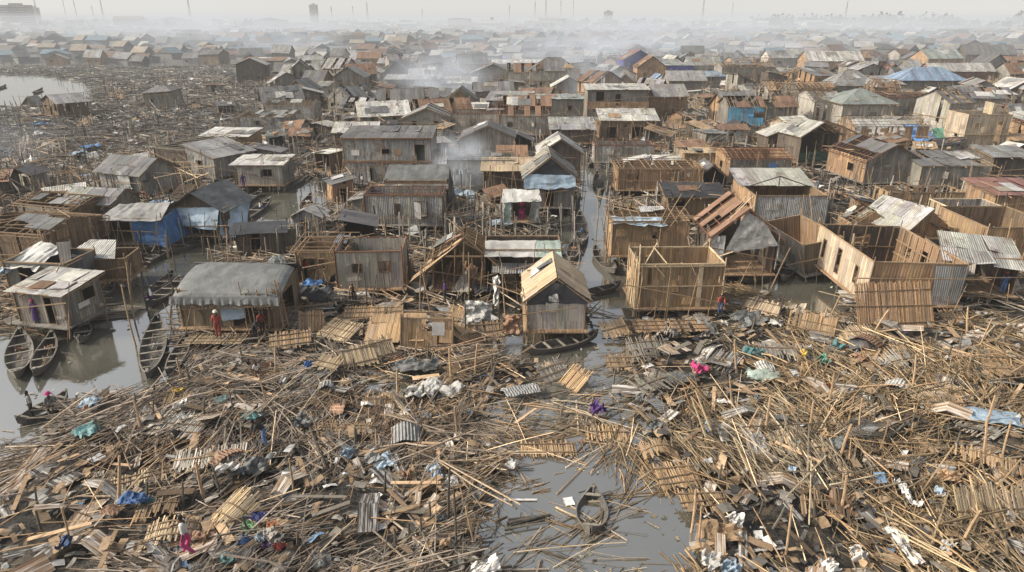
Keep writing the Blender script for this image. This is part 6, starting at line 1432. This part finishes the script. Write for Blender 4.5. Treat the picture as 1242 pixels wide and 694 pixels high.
HM = [
 ('tan panel of bamboo squares lying below the slatted wall', 412, 400, 2.4, 1.8, -.5, .25, 'bamboo_pale', 1.0), ('long tan panel in front of the slatted wall house', 452, 379, 3.8, 1.3, .05, .2, 'bamboo', 1.1),
 ('upright small bamboo panel beside the tan panels', 378, 392, 1.6, 1.5, .05, 1.2, 'bamboo', 1.1), ('bamboo wall panel standing against the slatted house', 486, 338, 2.2, 2.5, 0, 1.45, 'bamboo_dark', 1.5),
 ('small box like bamboo panel below the white window', 459, 424, 1.9, 1.4, .5, .7, 'bamboo_pale', .9), ('grey panel on the deck by the shadowed room', 383, 366, 2.8, 1.7, -.15, .2, 'greyplank', 1.3),
 ('gable roof half of bamboo left in the canal mouth', 672, 452, 1.8, 1.3, .6, .6, 'greyplank', 1.6), ('gable roof half of bamboo right in the canal mouth', 697, 460, 1.5, 1.4, -.9, .6, 'bamboo', 1.4),
 ('pale rounded bamboo mat behind the person in pink trousers', 286, 619, 1.5, 1.5, -.5, .25, 'bamboo_pale', 1.25), ('curled pale mat left of the person in pink trousers', 210, 647, 2.0, .9, .15, .25, 'bamboo_pale', 1.1),
 ('grey slatted panel in the left debris', 255, 555, 3.0, 1.1, .25, .15, 'greyplank', 2.1), ('purple grey panel near the canoes', 175, 507, 1.7, 1.3, -.1, .2, 'palewall', .9), ('flat pale panel below the boats', 218, 515, 2.6, 1.6, -.15, .1, 'palewall', .8),
 ('split tan board panel left of centre', 185, 577, 3.3, .7, .45, .1, 'bamboo_pale', 1.1), ('brown bamboo mat right of the pool', 822, 577, 1.9, 1.2, .2, .25, 'bamboo', 1.1), ('tan curved mat right of the canal', 800, 548, 1.7, .8, .1, .1, 'bamboo', 1.1),
 ('big upright bamboo mat at the right edge', 1204, 618, 3.0, 1.7, .05, .9, 'bamboo_pale', 1.05), ('brown bamboo mat at the lower right of the pool', 853, 607, 1.9, .9, .1, .2, 'bamboo', 1.0),
 ('big brown board panel leaning on the cream house', 1085, 372, 5.2, 3.2, .08, 1.1, 'plywood', .85), ('grey bent panel left of the magenta cloth', 852, 394, 1.9, 1.5, .7, .35, 'palewall', .75), ('corrugated grey sheet above the magenta cloth', 875, 436, 2.0, 1.6, -.7, .2, 'tin', .9),
 ('orange mat in the right debris', 1005, 475, 2.0, 1.4, .2, .15, 'bamboo', 1.2), ('wide mat of tan slats in the right debris', 1090, 430, 4.0, 1.5, .1, .15, 'bamboo', 1.1), ('long brown mat at the right edge', 1200, 440, 4.4, 1.4, -.12, .15, 'bamboo', 1.0),
 ('fan of tan slats in the right debris', 1140, 480, 3.2, 1.7, .4, .15, 'bamboo_pale', .9), ('raft of floating bamboo slats in the canal mouth', 665, 545, 2.6, 1.0, .03, 0, 'bamboo', 1.2), ('second raft of floating bamboo slats', 735, 525, 2.0, 1.1, -.03, 0, 'bamboo', 1.2),
 ('small bamboo panel beside the canal mouth', 752, 440, 1.6, 1.1, .1, .3, 'bamboo_dark', 1.4), ('square mat in the centre debris', 457, 492, 1.5, 1.0, 0, .8, 'bamboo', .9), ('brown plank mat left of centre', 415, 520, 3.0, .7, -.05, .1, 'bamboo', 1.0),
 ('tan tile like panel pile by the right bank upper edge', 818, 214, 5.2, 4.0, .25, .35, 'bamboo_pale', 1.0), ('upright tan panel beside the tile like pile', 838, 213, 3.2, 3.0, .05, 1.3, 'bamboo_pale', .9),
 ('bamboo deck before the reed hut', 262, 411, 3.6, 1.5, .0, 0, 'bamboo_pale', .9),
]
for lab, px, py, w_, l_, rz, tx, m_, tn_ in HM:
    zz = None
    if 'raft' in lab: zz = .06
    if 'leaning on the cream' in lab: zz = 1.5
    if 'deck' in lab: zz = .62
    if 'gable roof half' in lab: zz = .35
    if py < 430 and px < 560 and 'deck' not in lab and 'standing' not in lab: zz = .95; tx = max(tx, .3) if tx < 1 else tx
    mat_thing(lab, px, py, w_, l_, rz, tx, 0, zz, m_, tn_, ragged=.04 if 'big brown' in lab or 'tan panel' in lab or 'long tan' in lab or 'deck' in lab else .13, bend=.35 if 'rounded' in lab or 'curled' in lab or 'curved' in lab else 0)
for lab, px, py, w_, l_, rz, tx, m_ in [('pale deck of boards below the slatted house', 470, 398, 3.4, 1.4, .08, .12, 'bamboo_pale'), ('tilted brown wall piece beside the collapsed hall', 560, 388, 2.2, 1.8, -.4, .7, 'bamboo'), ('tan wall piece leaning left of the bamboo front', 435, 432, 2.0, 1.3, .5, .6, 'bamboo_pale'), ('grey wall piece sliding off the deck left of centre', 356, 388, 2.2, 1.4, -.3, .5, 'greyplank'),
 ('brown wall piece at the reed hut corner', 352, 412, 2.4, 1.3, .3, .35, 'bamboo'), ('dark wall piece before the collapsed hall', 590, 402, 2.2, 1.4, .2, .6, 'bamboo_dark'), ('small tan wall piece on the left bank path', 398, 440, 1.6, 1.0, -.5, .4, 'bamboo_pale'), ('grey wall piece below the shadowed room', 400, 360, 2.6, 1.2, .15, .3, 'greyplank'), ('red brown wall piece left of the box house', 745, 398, 1.8, 1.2, .4, .5, 'bamboo'), ('wide plank platform at the right bank edge', 812, 395, 4.6, 1.6, .05, .08, 'brownplank'), ('torn brown panel below the leaning house', 985, 392, 2.8, 1.6, -.5, .5, 'bamboo'), ('torn pale panel at the foot of the white sheets', 925, 372, 2.4, 1.2, -.7, .45, 'bamboo_pale')]:
    mat_thing(lab, px, py, w_, l_, rz, tx, 0, .9, m_, R.uniform(.85, 1.2), ragged=.08, sw=.12)
for i in range(26):
    while True:
        y = R.uniform(22, 60) ; x = R.uniform(-.72, .72) * (y + 8.5); px, py = proj(x, y)
        if 10 < px < 1232 and py < 680 and float(sdpoly(np.array([x]), np.array([y]), FGP)[0]) > .2 and float(watersd(np.array([x]), np.array([y]))[0]) < .1 and (x > -2 or R.random() < .55): break
    m_, mn = R.choice([('bamboo', 'brown bamboo'), ('bamboo_pale', 'pale bamboo'), ('bamboo', 'tan bamboo'), ('bamboo_dark', 'dark bamboo'), ('greyplank', 'grey plank'), ('palewall', 'bleached bamboo')])
    w_ = R.uniform(1.0, 3.0); l_ = R.uniform(.7, 1.6); tx = R.gauss(.12, .15); rz = R.gauss(0, .5)
    mat_thing(f"{'large' if w_ > 2.1 else 'small'} {mn} mat {'tilted up' if tx > .2 else 'lying flat'} {nearfg(x, y)}", px, py, w_, l_, rz, tx, R.gauss(0, .1), None, m_, R.uniform(.8, 1.2), .22, R.choice([0, 0, .12, .2]), R.choice([1, 2]))

# ---- corrugated sheets, tarpaulins, rags, bags
def sheet_thing(name, label, cat, grp, px, py, w, l, rz, m, amp, tx=0, corr=False, zadd=.4, nu=20, nv=15, tone=1.0):
    z = None; x, y = G(px, py, .4); z = max(0, h1(x, y)) + zadd; x, y = G(px, py, z)
    s = R.random() * 60; mb = MB()
    def fn(u, v):
        n = float(fbm(np.array([u * 3 + s]), np.array([v * 3 + s]), 3)[0]) - .5
        if corr: return (0, 0, math.sin(u * w / .16 * 2 * PI) * .018 + n * amp + amp * 1.2 * math.sin(u * PI))
        e = float(fbm(np.array([u * 5 + s]), np.array([v * 5]), 2)[0]) - .5
        ed = 1 - .9 * max(abs(u - .5), abs(v - .5)) ** 2 * 2
        return ((e * amp * 1.2 + n * amp) * ed - (u - .5) * amp * .5, n * amp * 1.3, abs(n) * amp * 2.2 + e * amp * 1.1 - (1 - ed) * amp * .4)
    if corr: nu = int(w / .04)
    mb.sheet((-w / 2, -l / 2, 0), (w / 2, -l / 2, 0), (w / 2, l / 2, 0), (-w / 2, l / 2, 0), nu, nv, fn, tone)
    o = mb.build(name, m, None, smooth=True); o.location = (x, y, z); o.rotation_euler = (tx, 0, rz); tag(o, label, cat, grp); return o
for lab, px, py, w_, l_, m_, amp in [
 ('blue and white rag caught in the centre debris', 527, 573, .7, 1.2, 'tarp_pale', .3), ('white torn rag right beside the blue and white rag', 548, 582, .6, .5, 'white', .25), ('pale blue rag at left centre', 422, 549, .7, .8, 'tarp_pale', .3),
 ('purple cloth hung over a stump in the canal mouth', 724, 497, .8, .9, 'purple', .5), ('magenta cloth on the right debris', 848, 447, .9, .9, 'pink', .35), ('brown translucent sack in the lower right debris', 1022, 612, 1.0, 1.2, 'tarp_brown', .5),
 ('tan crumpled sheet at the bottom right of the pool', 872, 645, 2.0, 1.0, 'cardboard', .45), ('white crumpled bag beside the tan sheet', 890, 632, .8, .7, 'white', .4), ('long white sack in the lower right', 1096, 660, .6, 1.9, 'tarp_white', .25), ('long white strip above the long sack', 1100, 598, .5, 1.7, 'tarp_white', .3),
 ('orange brown rag in the right debris', 1152, 578, 1.1, .7, 'cardboard', .35), ('small pale violet rag by the orange rag', 1140, 597, .4, .5, 'tarp_pale', .2), ('white bag at the bottom edge by the pool', 588, 689, 1.3, .6, 'white', .4), ('blue bag in the lower left debris', 79, 658, .6, .6, 'navy', .4),
 ('spotted blue and white cloth at the bottom right of centre', 862, 682, .9, .7, 'tarp_white', .35), ('purple patterned rag beside the spotted cloth', 885, 689, .9, .5, 'tarp_pale', .3), ('white patterned cloth at the right edge', 1234, 515, .9, .8, 'tarp_white', .4),
 ('white rag in the right centre debris', 1008, 686, .6, .5, 'white', .3), ('white bag at the lower right of centre', 1040, 672, .6, .6, 'white', .35), ('white crumpled plastic sheet in the centre debris', 535, 470, 2.6, 1.1, 'tarp_white', .5), ('grey white plastic left of the large plastic sheet', 510, 476, 1.6, 1.0, 'tarp_white', .4),
 ('grey plastic sheet above the white plastic', 505, 443, 2.6, 1.2, 'tarp_grey', .4), ('pale grey panel sheet by the canal mouth', 632, 473, 2.0, 1.0, 'tin', .1), ('teal cloth heap in the right debris', 925, 455, 2.0, 1.1, 'tarp_mint', .45), ('dark teal cloth above the teal heap', 915, 428, 1.6, 1.0, 'tarp_teal', .5), ('green rag right of the teal heap', 998, 437, .8, .6, 'tarp_green', .4), ('yellow rag in the right debris', 975, 430, .5, .8, 'yellow', .4),
 ('orange rag on the right debris', 1002, 470, .9, .4, 'orange', .3), ('dark grey tarpaulin at the top of the right debris', 908, 385, 2.4, 2.0, 'tarp_grey', .5), ('cream sacking by the right canal', 960, 375, 1.8, 1.2, 'cream', .5), ('bluish dented sheet in the right debris', 1205, 505, 2.4, 1.3, 'tarp_pale', .2), ('small blue rag right of centre', 858, 519, .4, .7, 'tarp_pale', .3), ('teal rag in the right centre debris', 963, 537, .5, .4, 'tarp_mint', .3),
 ('pale blue plastic near the stranded canoe', 110, 488, 1.2, .9, 'tarp_pale', .4), ('blue cloth in the left debris', 162, 605, 1.3, .7, 'jeans', .35), ('dark grey crumpled tarpaulin left of centre', 306, 565, 1.6, 1.2, 'tarp_grey', .45), ('white bag between the grey panels', 275, 568, 1.2, .6, 'tarp_white', .35), ('long pale sheet on the reed hut bank', 300, 428, 4.8, .5, 'tarp_white', .12), ('grey tarpaulin lump left of the jeans person', 367, 512, 1.3, .8, 'tarp_grey', .4),
 ('white sheet hanging by the collapsed hall', 580, 378, 2.0, 1.3, 'tarp_white', .5), ('white torn tarpaulin strip on the tall poles', 602, 352, .7, 2.0, 'tarp_white', .5), ('rusty brown cloth beside the canal house', 621, 392, 1.3, 1.2, 'tarp_brown', .35), ('dark cloth on the right water edge', 820, 458, 2.2, 1.1, 'tarp_grey', .4),
 ('pile of white netting left of the main canal huts', 345, 272, 3.2, 2.0, 'tarp_white', .6), ('blue cloth bundle on the bank', 374, 443, .7, .5, 'bluec', .4), ('white sack on the bank', 343, 462, .6, .5, 'white', .35), ('brown red rags by the person in pink trousers', 245, 650, 1.0, .45, 'tarp_brown', .2), ('yellow orange sack beside the boats', 214, 474, .8, .4, 'yellow', .3), ('round white sack in the left debris', 216, 494, .7, .5, 'white', .4),
]:
    up = 'hanging' in lab or 'strip on the tall' in lab or 'rusty brown' in lab
    sheet_thing('cloth' if 'rag' in lab or 'cloth' in lab else 'plastic_sheet' if 'sheet' in lab or 'plastic' in lab or 'tarpaulin' in lab else 'bag', lab, 'cloth' if 'rag' in lab or 'cloth' in lab else 'sheet' if 'sheet' in lab or 'plastic' in lab or 'tarpaulin' in lab else 'bag', None, px, py, w_, l_, R.uniform(-.4, .4) if not up else 0, m_, amp, tx=1.3 if up else 0, zadd=1.5 if up else .45)
# heap of coloured clothes: each garment on its own
for i, (dx, dy, m_, cn) in enumerate(((0, 0, 'tarp_white', 'white'), (12, -10, 'orange', 'orange'), (-14, -8, 'green', 'green'), (6, 12, 'purple', 'purple'), (-20, 8, 'bluec', 'blue'), (18, 6, 'greyc', 'grey'), (-6, -22, 'tarp_purple', 'pale violet'), (22, 14, 'red', 'red'), (-2, 4, 'tarp_pale', 'light blue'), (10, -2, 'white', 'off white'))):
    sheet_thing('garment', f'{cn} crumpled garment in the heap of coloured clothes', 'clothing', 'garments in the clothes heap', 318 + dx, 648 + dy, R.uniform(.4, .7), R.uniform(.35, .6), R.uniform(0, 3), m_, .2, zadd=.4 + .03 * i, tone=(.62, .58, .54))
for i in range(16):
    while True:
        y = R.uniform(26, 66); x = R.uniform(-.72, .72) * (y + 8.5); px, py = proj(x, y)
        if 10 < px < 1232 and py < 680 and float(sdpoly(np.array([x]), np.array([y]), FGP)[0]) > .2 and float(watersd(np.array([x]), np.array([y]))[0]) < .1: break
    m_, cn = R.choice([('tin', 'grey'), ('tin_rust', 'rusty'), ('tin_dark', 'dark'), ('tin', 'dented grey'), ('tin_pale', 'pale')]); w_ = R.uniform(.8, 1.8)
    sheet_thing('metal_sheet', f"{cn} corrugated sheet {nearfg(x, y)}", 'sheet', 'corrugated sheets in the debris', px, py, w_, R.uniform(.6, 1.3), R.uniform(0, 3), m_, R.uniform(.05, .3), tx=R.gauss(0, .15), corr=True)
for i in range(52):
    while True:
        y = R.uniform(20, 66); x = R.uniform(-.72, .72) * (y + 8.5); px, py = proj(x, y)
        if 10 < px < 1232 and py < 680 and float(sdpoly(np.array([x]), np.array([y]), FGP)[0]) > .0 and float(watersd(np.array([x]), np.array([y]))[0]) < .1: break
    m_, cn = R.choice([('tarp_white', 'white'), ('white', 'small white'), ('tarp_grey', 'grey'), ('tarp_black', 'black'), ('tarp_brown', 'brown'), ('tarp_pale', 'pale blue'), ('cardboard', 'tan'), ('greyc', 'dull grey'), ('tarp_teal', 'dark teal')]); w_ = R.uniform(.3, 1.1)
    sheet_thing('rag', f"{cn} crumpled rag {nearfg(x, y)}", 'rag', 'rags in the debris', px, py, w_, w_ * R.uniform(.4, .9), R.uniform(0, 3), m_, R.uniform(.12, .34), nu=14, nv=11)
# floating white card, tyre, white offcuts
o = sheet_thing('card', 'square white card floating in the foreground pool', 'card', None, 690, 608, .42, .5, .2, 'white', .03, zadd=.06)
sheet_thing('offcut', 'white length of board floating left of the card', 'board', None, 630, 606, 1.5, .12, 0, 'white', .01, zadd=.05)
t = thing('tyre', 'old tyre in the wire tangle on the right debris', 'tyre', (*G(1090, 527, .5), .55), .3); t.rotation_euler = (.9, .2, 0)
mb = MB()
for a in range(20):
    for b_ in range(8):
        def pt(i, j):
            A, B = i * 2 * PI / 20, j * 2 * PI / 8; rr = .3 + .09 * math.cos(B); return (rr * math.cos(A), rr * math.sin(A), .1 * math.sin(B))
        mb.face((pt(a, b_), pt(a + 1, b_), pt(a + 1, b_ + 1), pt(a, b_ + 1)), [(0, 0)] * 4)
mb.build('tread', 'rubber', t, smooth=True)
# wire tangle
mb = MB()
for k in range(60):
    a = R.uniform(0, 6.28); r_ = R.uniform(.3, 1.0); z0 = R.uniform(0, .5); pr = None
    for q in range(7):
        p = Vector((r_ * math.cos(a + q * .5) * 1.4, r_ * math.sin(a + q * .5) * .7, z0 + R.uniform(0, .1)))
        if pr is not None: mb.pole(pr, p, .012, .012, 4)
        pr = p
o = mb.build('wire_tangle', 'beam_grey'); x, y = G(1050, 530, .4); o.location = (x, y, .45); tag(o, 'grey tangle of wire and thin rods in the right debris', 'wire')
# floating driftwood bundle in the left canal
for i, (px, py, n_, L_) in enumerate(((136, 388, 14, 2.4), (155, 378, 9, 1.9), (128, 372, 8, 2.0), (640, 640, 6, 1.6), (570, 620, 6, 1.9))):
    mb = MB()
    for k in range(n_): mb.pole((-L_ / 2 + R.uniform(-.3, .3), k * .1, .02 + R.uniform(0, .12)), (L_ / 2 + R.uniform(-.4, .3), k * .1 + R.uniform(-.15, .2), .03 + R.uniform(0, .12)), .05, t=R.uniform(.4, 1.1))
    o = mb.build('pole_bundle', 'beam_grey'); x, y = G(px, py); o.location = (x, y, 0); o.rotation_euler = (0, 0, R.uniform(-.1, .35))
    tag(o, ['dark floating pole bundle below the shop hut', 'smaller dark pole bundle in the left canal', 'dark pole bundle against the hut stilts', 'loose pole cluster in the foreground pool', 'loose pole cluster left of the foreground pool'][i], 'pole bundle')

# ---- posts standing in the mud and water, one object each
POSTP = []
for i in range(8):
    mb = MB(); L_ = [1.2, 2.0, 3.0, 4.2][i % 4]; mb.pole((0, 0, -.6), (R.uniform(-.15, .15), R.uniform(-.1, .1), L_), R.uniform(.045, .08), R.uniform(.035, .05), 6, [.6, 1.0, .45, 1.4][(i * 3) % 4] * 1.1, .06, 3)
    POSTP.append((['stubby', 'short', 'tall', 'very tall'][i % 4], mb.mesh('post', 'beam' if i % 2 else 'beam_grey', True)))
PP = [(568, 372, 3), (164, 392, 3), (182, 386, 2), (165, 420, 3), (213, 330, 2), (614, 395, 3), (606, 400, 2), (565, 412, 2), (745, 470, 0), (545, 640, 2), (553, 668, 2), (520, 640, 0), (500, 668, 0), (838, 645, 1), (846, 668, 1), (480, 676, 0)]
for px, py, kx in PP:
    nm, me = POSTP[kx]; x, y = G(px, py); put(me, 'post', f"{nm} wooden post {near(x, y) if py < 450 else nearfg(x, y)}", 'post', 'posts standing in mud and water', x, y, 0, R.uniform(0, 6), R.gauss(0, .06), R.gauss(0, .06))
for i in range(280):
    while True:
        if i < 90: y = R.uniform(18, 40)
        else: y = R.uniform(40, 125)
        x = R.uniform(-.72, .72) * (y + 8.5); px, py = proj(x, y); s_ = float(watersd(np.array([x]), np.array([y]))[0])
        if not (10 < px < 1232 and py < 680): continue
        if i < 90 and (s_ > .3 or float(sdpoly(np.array([x]), np.array([y]), FGP)[0]) < 0): continue
        if i >= 90 and s_ > .8: continue
        break
    nm, me = POSTP[R.choice([0, 0, 1, 4, 5]) if i < 90 else R.choice([1, 2, 2, 3, 5, 6, 7, 6])]
    put(me, 'post', f"{nm} {'leaning' if R.random() < .4 else 'upright'} wooden post {nearfg(x, y) if y < 36 else near(x, y)}", 'post', 'posts standing in mud and water', x, y, max(-.1, h1(x, y)) , R.uniform(0, 6), R.gauss(0, .12), R.gauss(0, .12))

# ---- laundry / tarpaulin clutter among the houses, each its own cloth
for i in range(70):
    while True:
        y = R.uniform(44, 150); x = R.uniform(-.74, .74) * (y + 8.5); px, py = proj(x, y)
        if 5 < px < 1237 and float(watersd(np.array([x]), np.array([y]))[0]) < -.4 and float(sdpoly(np.array([x]), np.array([y]), FGP)[0]) < 0: break
    m_, cn = R.choice([('tarp_white', 'white'), ('tarp_white', 'dirty white'), ('tarp_grey', 'grey'), ('tarp_pale', 'pale blue'), ('tarp_blue', 'blue'), ('tarp_black', 'black'), ('tarp_brown', 'brown'), ('cardboard', 'tan')]); w_ = R.uniform(1.0, 3.2)
    sheet_thing('tarpaulin', f"{cn} crumpled tarpaulin {near(x, y)}", 'tarpaulin', 'tarpaulins among the houses', px, py, w_, w_ * R.uniform(.5, .9), R.uniform(0, 3), m_, R.uniform(.3, .9), zadd=R.uniform(.5, 1.2), nu=11, nv=8)
for i in range(60):
    while True:
        y = R.uniform(48, 170); x = R.uniform(-.74, .74) * (y + 8.5); px, py = proj(x, y)
        if 5 < px < 1237 and float(watersd(np.array([x]), np.array([y]))[0]) < -.4 and float(sdpoly(np.array([x]), np.array([y]), FGP)[0]) < 0: break
    m_, cn = R.choice([('bamboo', 'tan bamboo'), ('bamboo_dark', 'dark bamboo'), ('greyplank', 'grey plank'), ('palewall', 'pale slatted'), ('tin', 'grey tin'), ('tin_rust', 'rusty tin')])
    mat_thing(f"{cn} wall panel fallen {near(x, y)}", px, py, R.uniform(2, 4.5), R.uniform(1.5, 2.6), R.gauss(0, .6), R.gauss(.3, .3), R.gauss(0, .2), R.uniform(.5, 1.3), m_, R.uniform(.8, 1.2), .15, 0, 2, 'wall_panel', 'wall panels fallen among the houses', .25)

# ---- smoke
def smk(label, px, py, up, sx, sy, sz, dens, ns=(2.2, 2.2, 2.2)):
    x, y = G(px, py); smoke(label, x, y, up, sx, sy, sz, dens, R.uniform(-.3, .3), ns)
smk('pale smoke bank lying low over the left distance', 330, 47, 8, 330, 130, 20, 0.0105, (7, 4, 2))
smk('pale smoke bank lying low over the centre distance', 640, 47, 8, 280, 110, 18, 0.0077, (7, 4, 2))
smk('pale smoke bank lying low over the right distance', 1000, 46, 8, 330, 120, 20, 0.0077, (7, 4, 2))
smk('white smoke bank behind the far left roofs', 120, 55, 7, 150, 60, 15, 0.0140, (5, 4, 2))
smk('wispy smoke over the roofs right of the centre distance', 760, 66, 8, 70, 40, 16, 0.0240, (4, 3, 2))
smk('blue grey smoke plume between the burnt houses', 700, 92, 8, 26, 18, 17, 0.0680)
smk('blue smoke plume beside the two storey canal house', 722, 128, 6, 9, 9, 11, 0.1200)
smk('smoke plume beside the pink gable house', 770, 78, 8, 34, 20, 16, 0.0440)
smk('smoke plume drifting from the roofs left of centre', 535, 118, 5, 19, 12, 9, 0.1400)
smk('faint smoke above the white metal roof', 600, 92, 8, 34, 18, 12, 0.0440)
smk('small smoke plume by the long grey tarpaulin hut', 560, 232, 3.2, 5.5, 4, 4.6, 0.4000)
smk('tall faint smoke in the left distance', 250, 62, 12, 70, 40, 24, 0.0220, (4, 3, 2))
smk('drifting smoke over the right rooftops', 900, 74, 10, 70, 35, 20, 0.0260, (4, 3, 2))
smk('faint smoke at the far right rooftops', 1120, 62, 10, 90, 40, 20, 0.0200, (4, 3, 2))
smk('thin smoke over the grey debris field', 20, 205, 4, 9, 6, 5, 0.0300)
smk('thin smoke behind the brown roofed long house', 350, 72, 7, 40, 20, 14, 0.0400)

# ---------------------------------------------------------------- labels: shorten, then tell duplicates apart by place
def short(l):
    w_ = l.split()
    for drop in ('weathered', 'lying', 'plain', 'very', 'dull', 'crumpled', 'slatted', 'wooden', 'small', 'the'):
        while len(w_) > 12 and drop in w_[1:]:
            k = len(w_) - 1 - w_[::-1].index(drop); w_.pop(k)
    return ' '.join(w_)
bpy.context.view_layer.update()
byl = {}
for o in THINGS:
    l = o.get('label'); 
    if len(l.split()) > 13: l = short(l); o['label'] = l
    byl.setdefault(l, []).append(o)
ORD = ['first', 'second', 'third', 'fourth', 'fifth', 'sixth', 'seventh', 'eighth', 'ninth', 'tenth', 'eleventh', 'twelfth']
for l, os_ in byl.items():
    if len(os_) < 2: continue
    os_.sort(key=lambda o: proj(o.location.x, o.location.y)[0])
    n = len(os_)
    for i, o in enumerate(os_):
        if n == 2: s_ = ('left', 'right')[i] + ' of two'
        else: s_ = (ORD[i] if i < 12 else 'far') + ' from left' if i < n - 1 else 'rightmost'
        o['label'] = l + ', ' + s_
for o in THINGS:
    w_ = o['label'].split()
    if len(w_) > 16: o['label'] = ' '.join(w_[:16])
from collections import Counter
print('TOP', Counter(o.name.split('.')[0] for o in bpy.data.objects if o.parent is None and not o.get('label')))
print('things', len(THINGS), 'objects', len(bpy.data.objects), 'toolong', sum(len(l.split()) > 16 for l in byl))
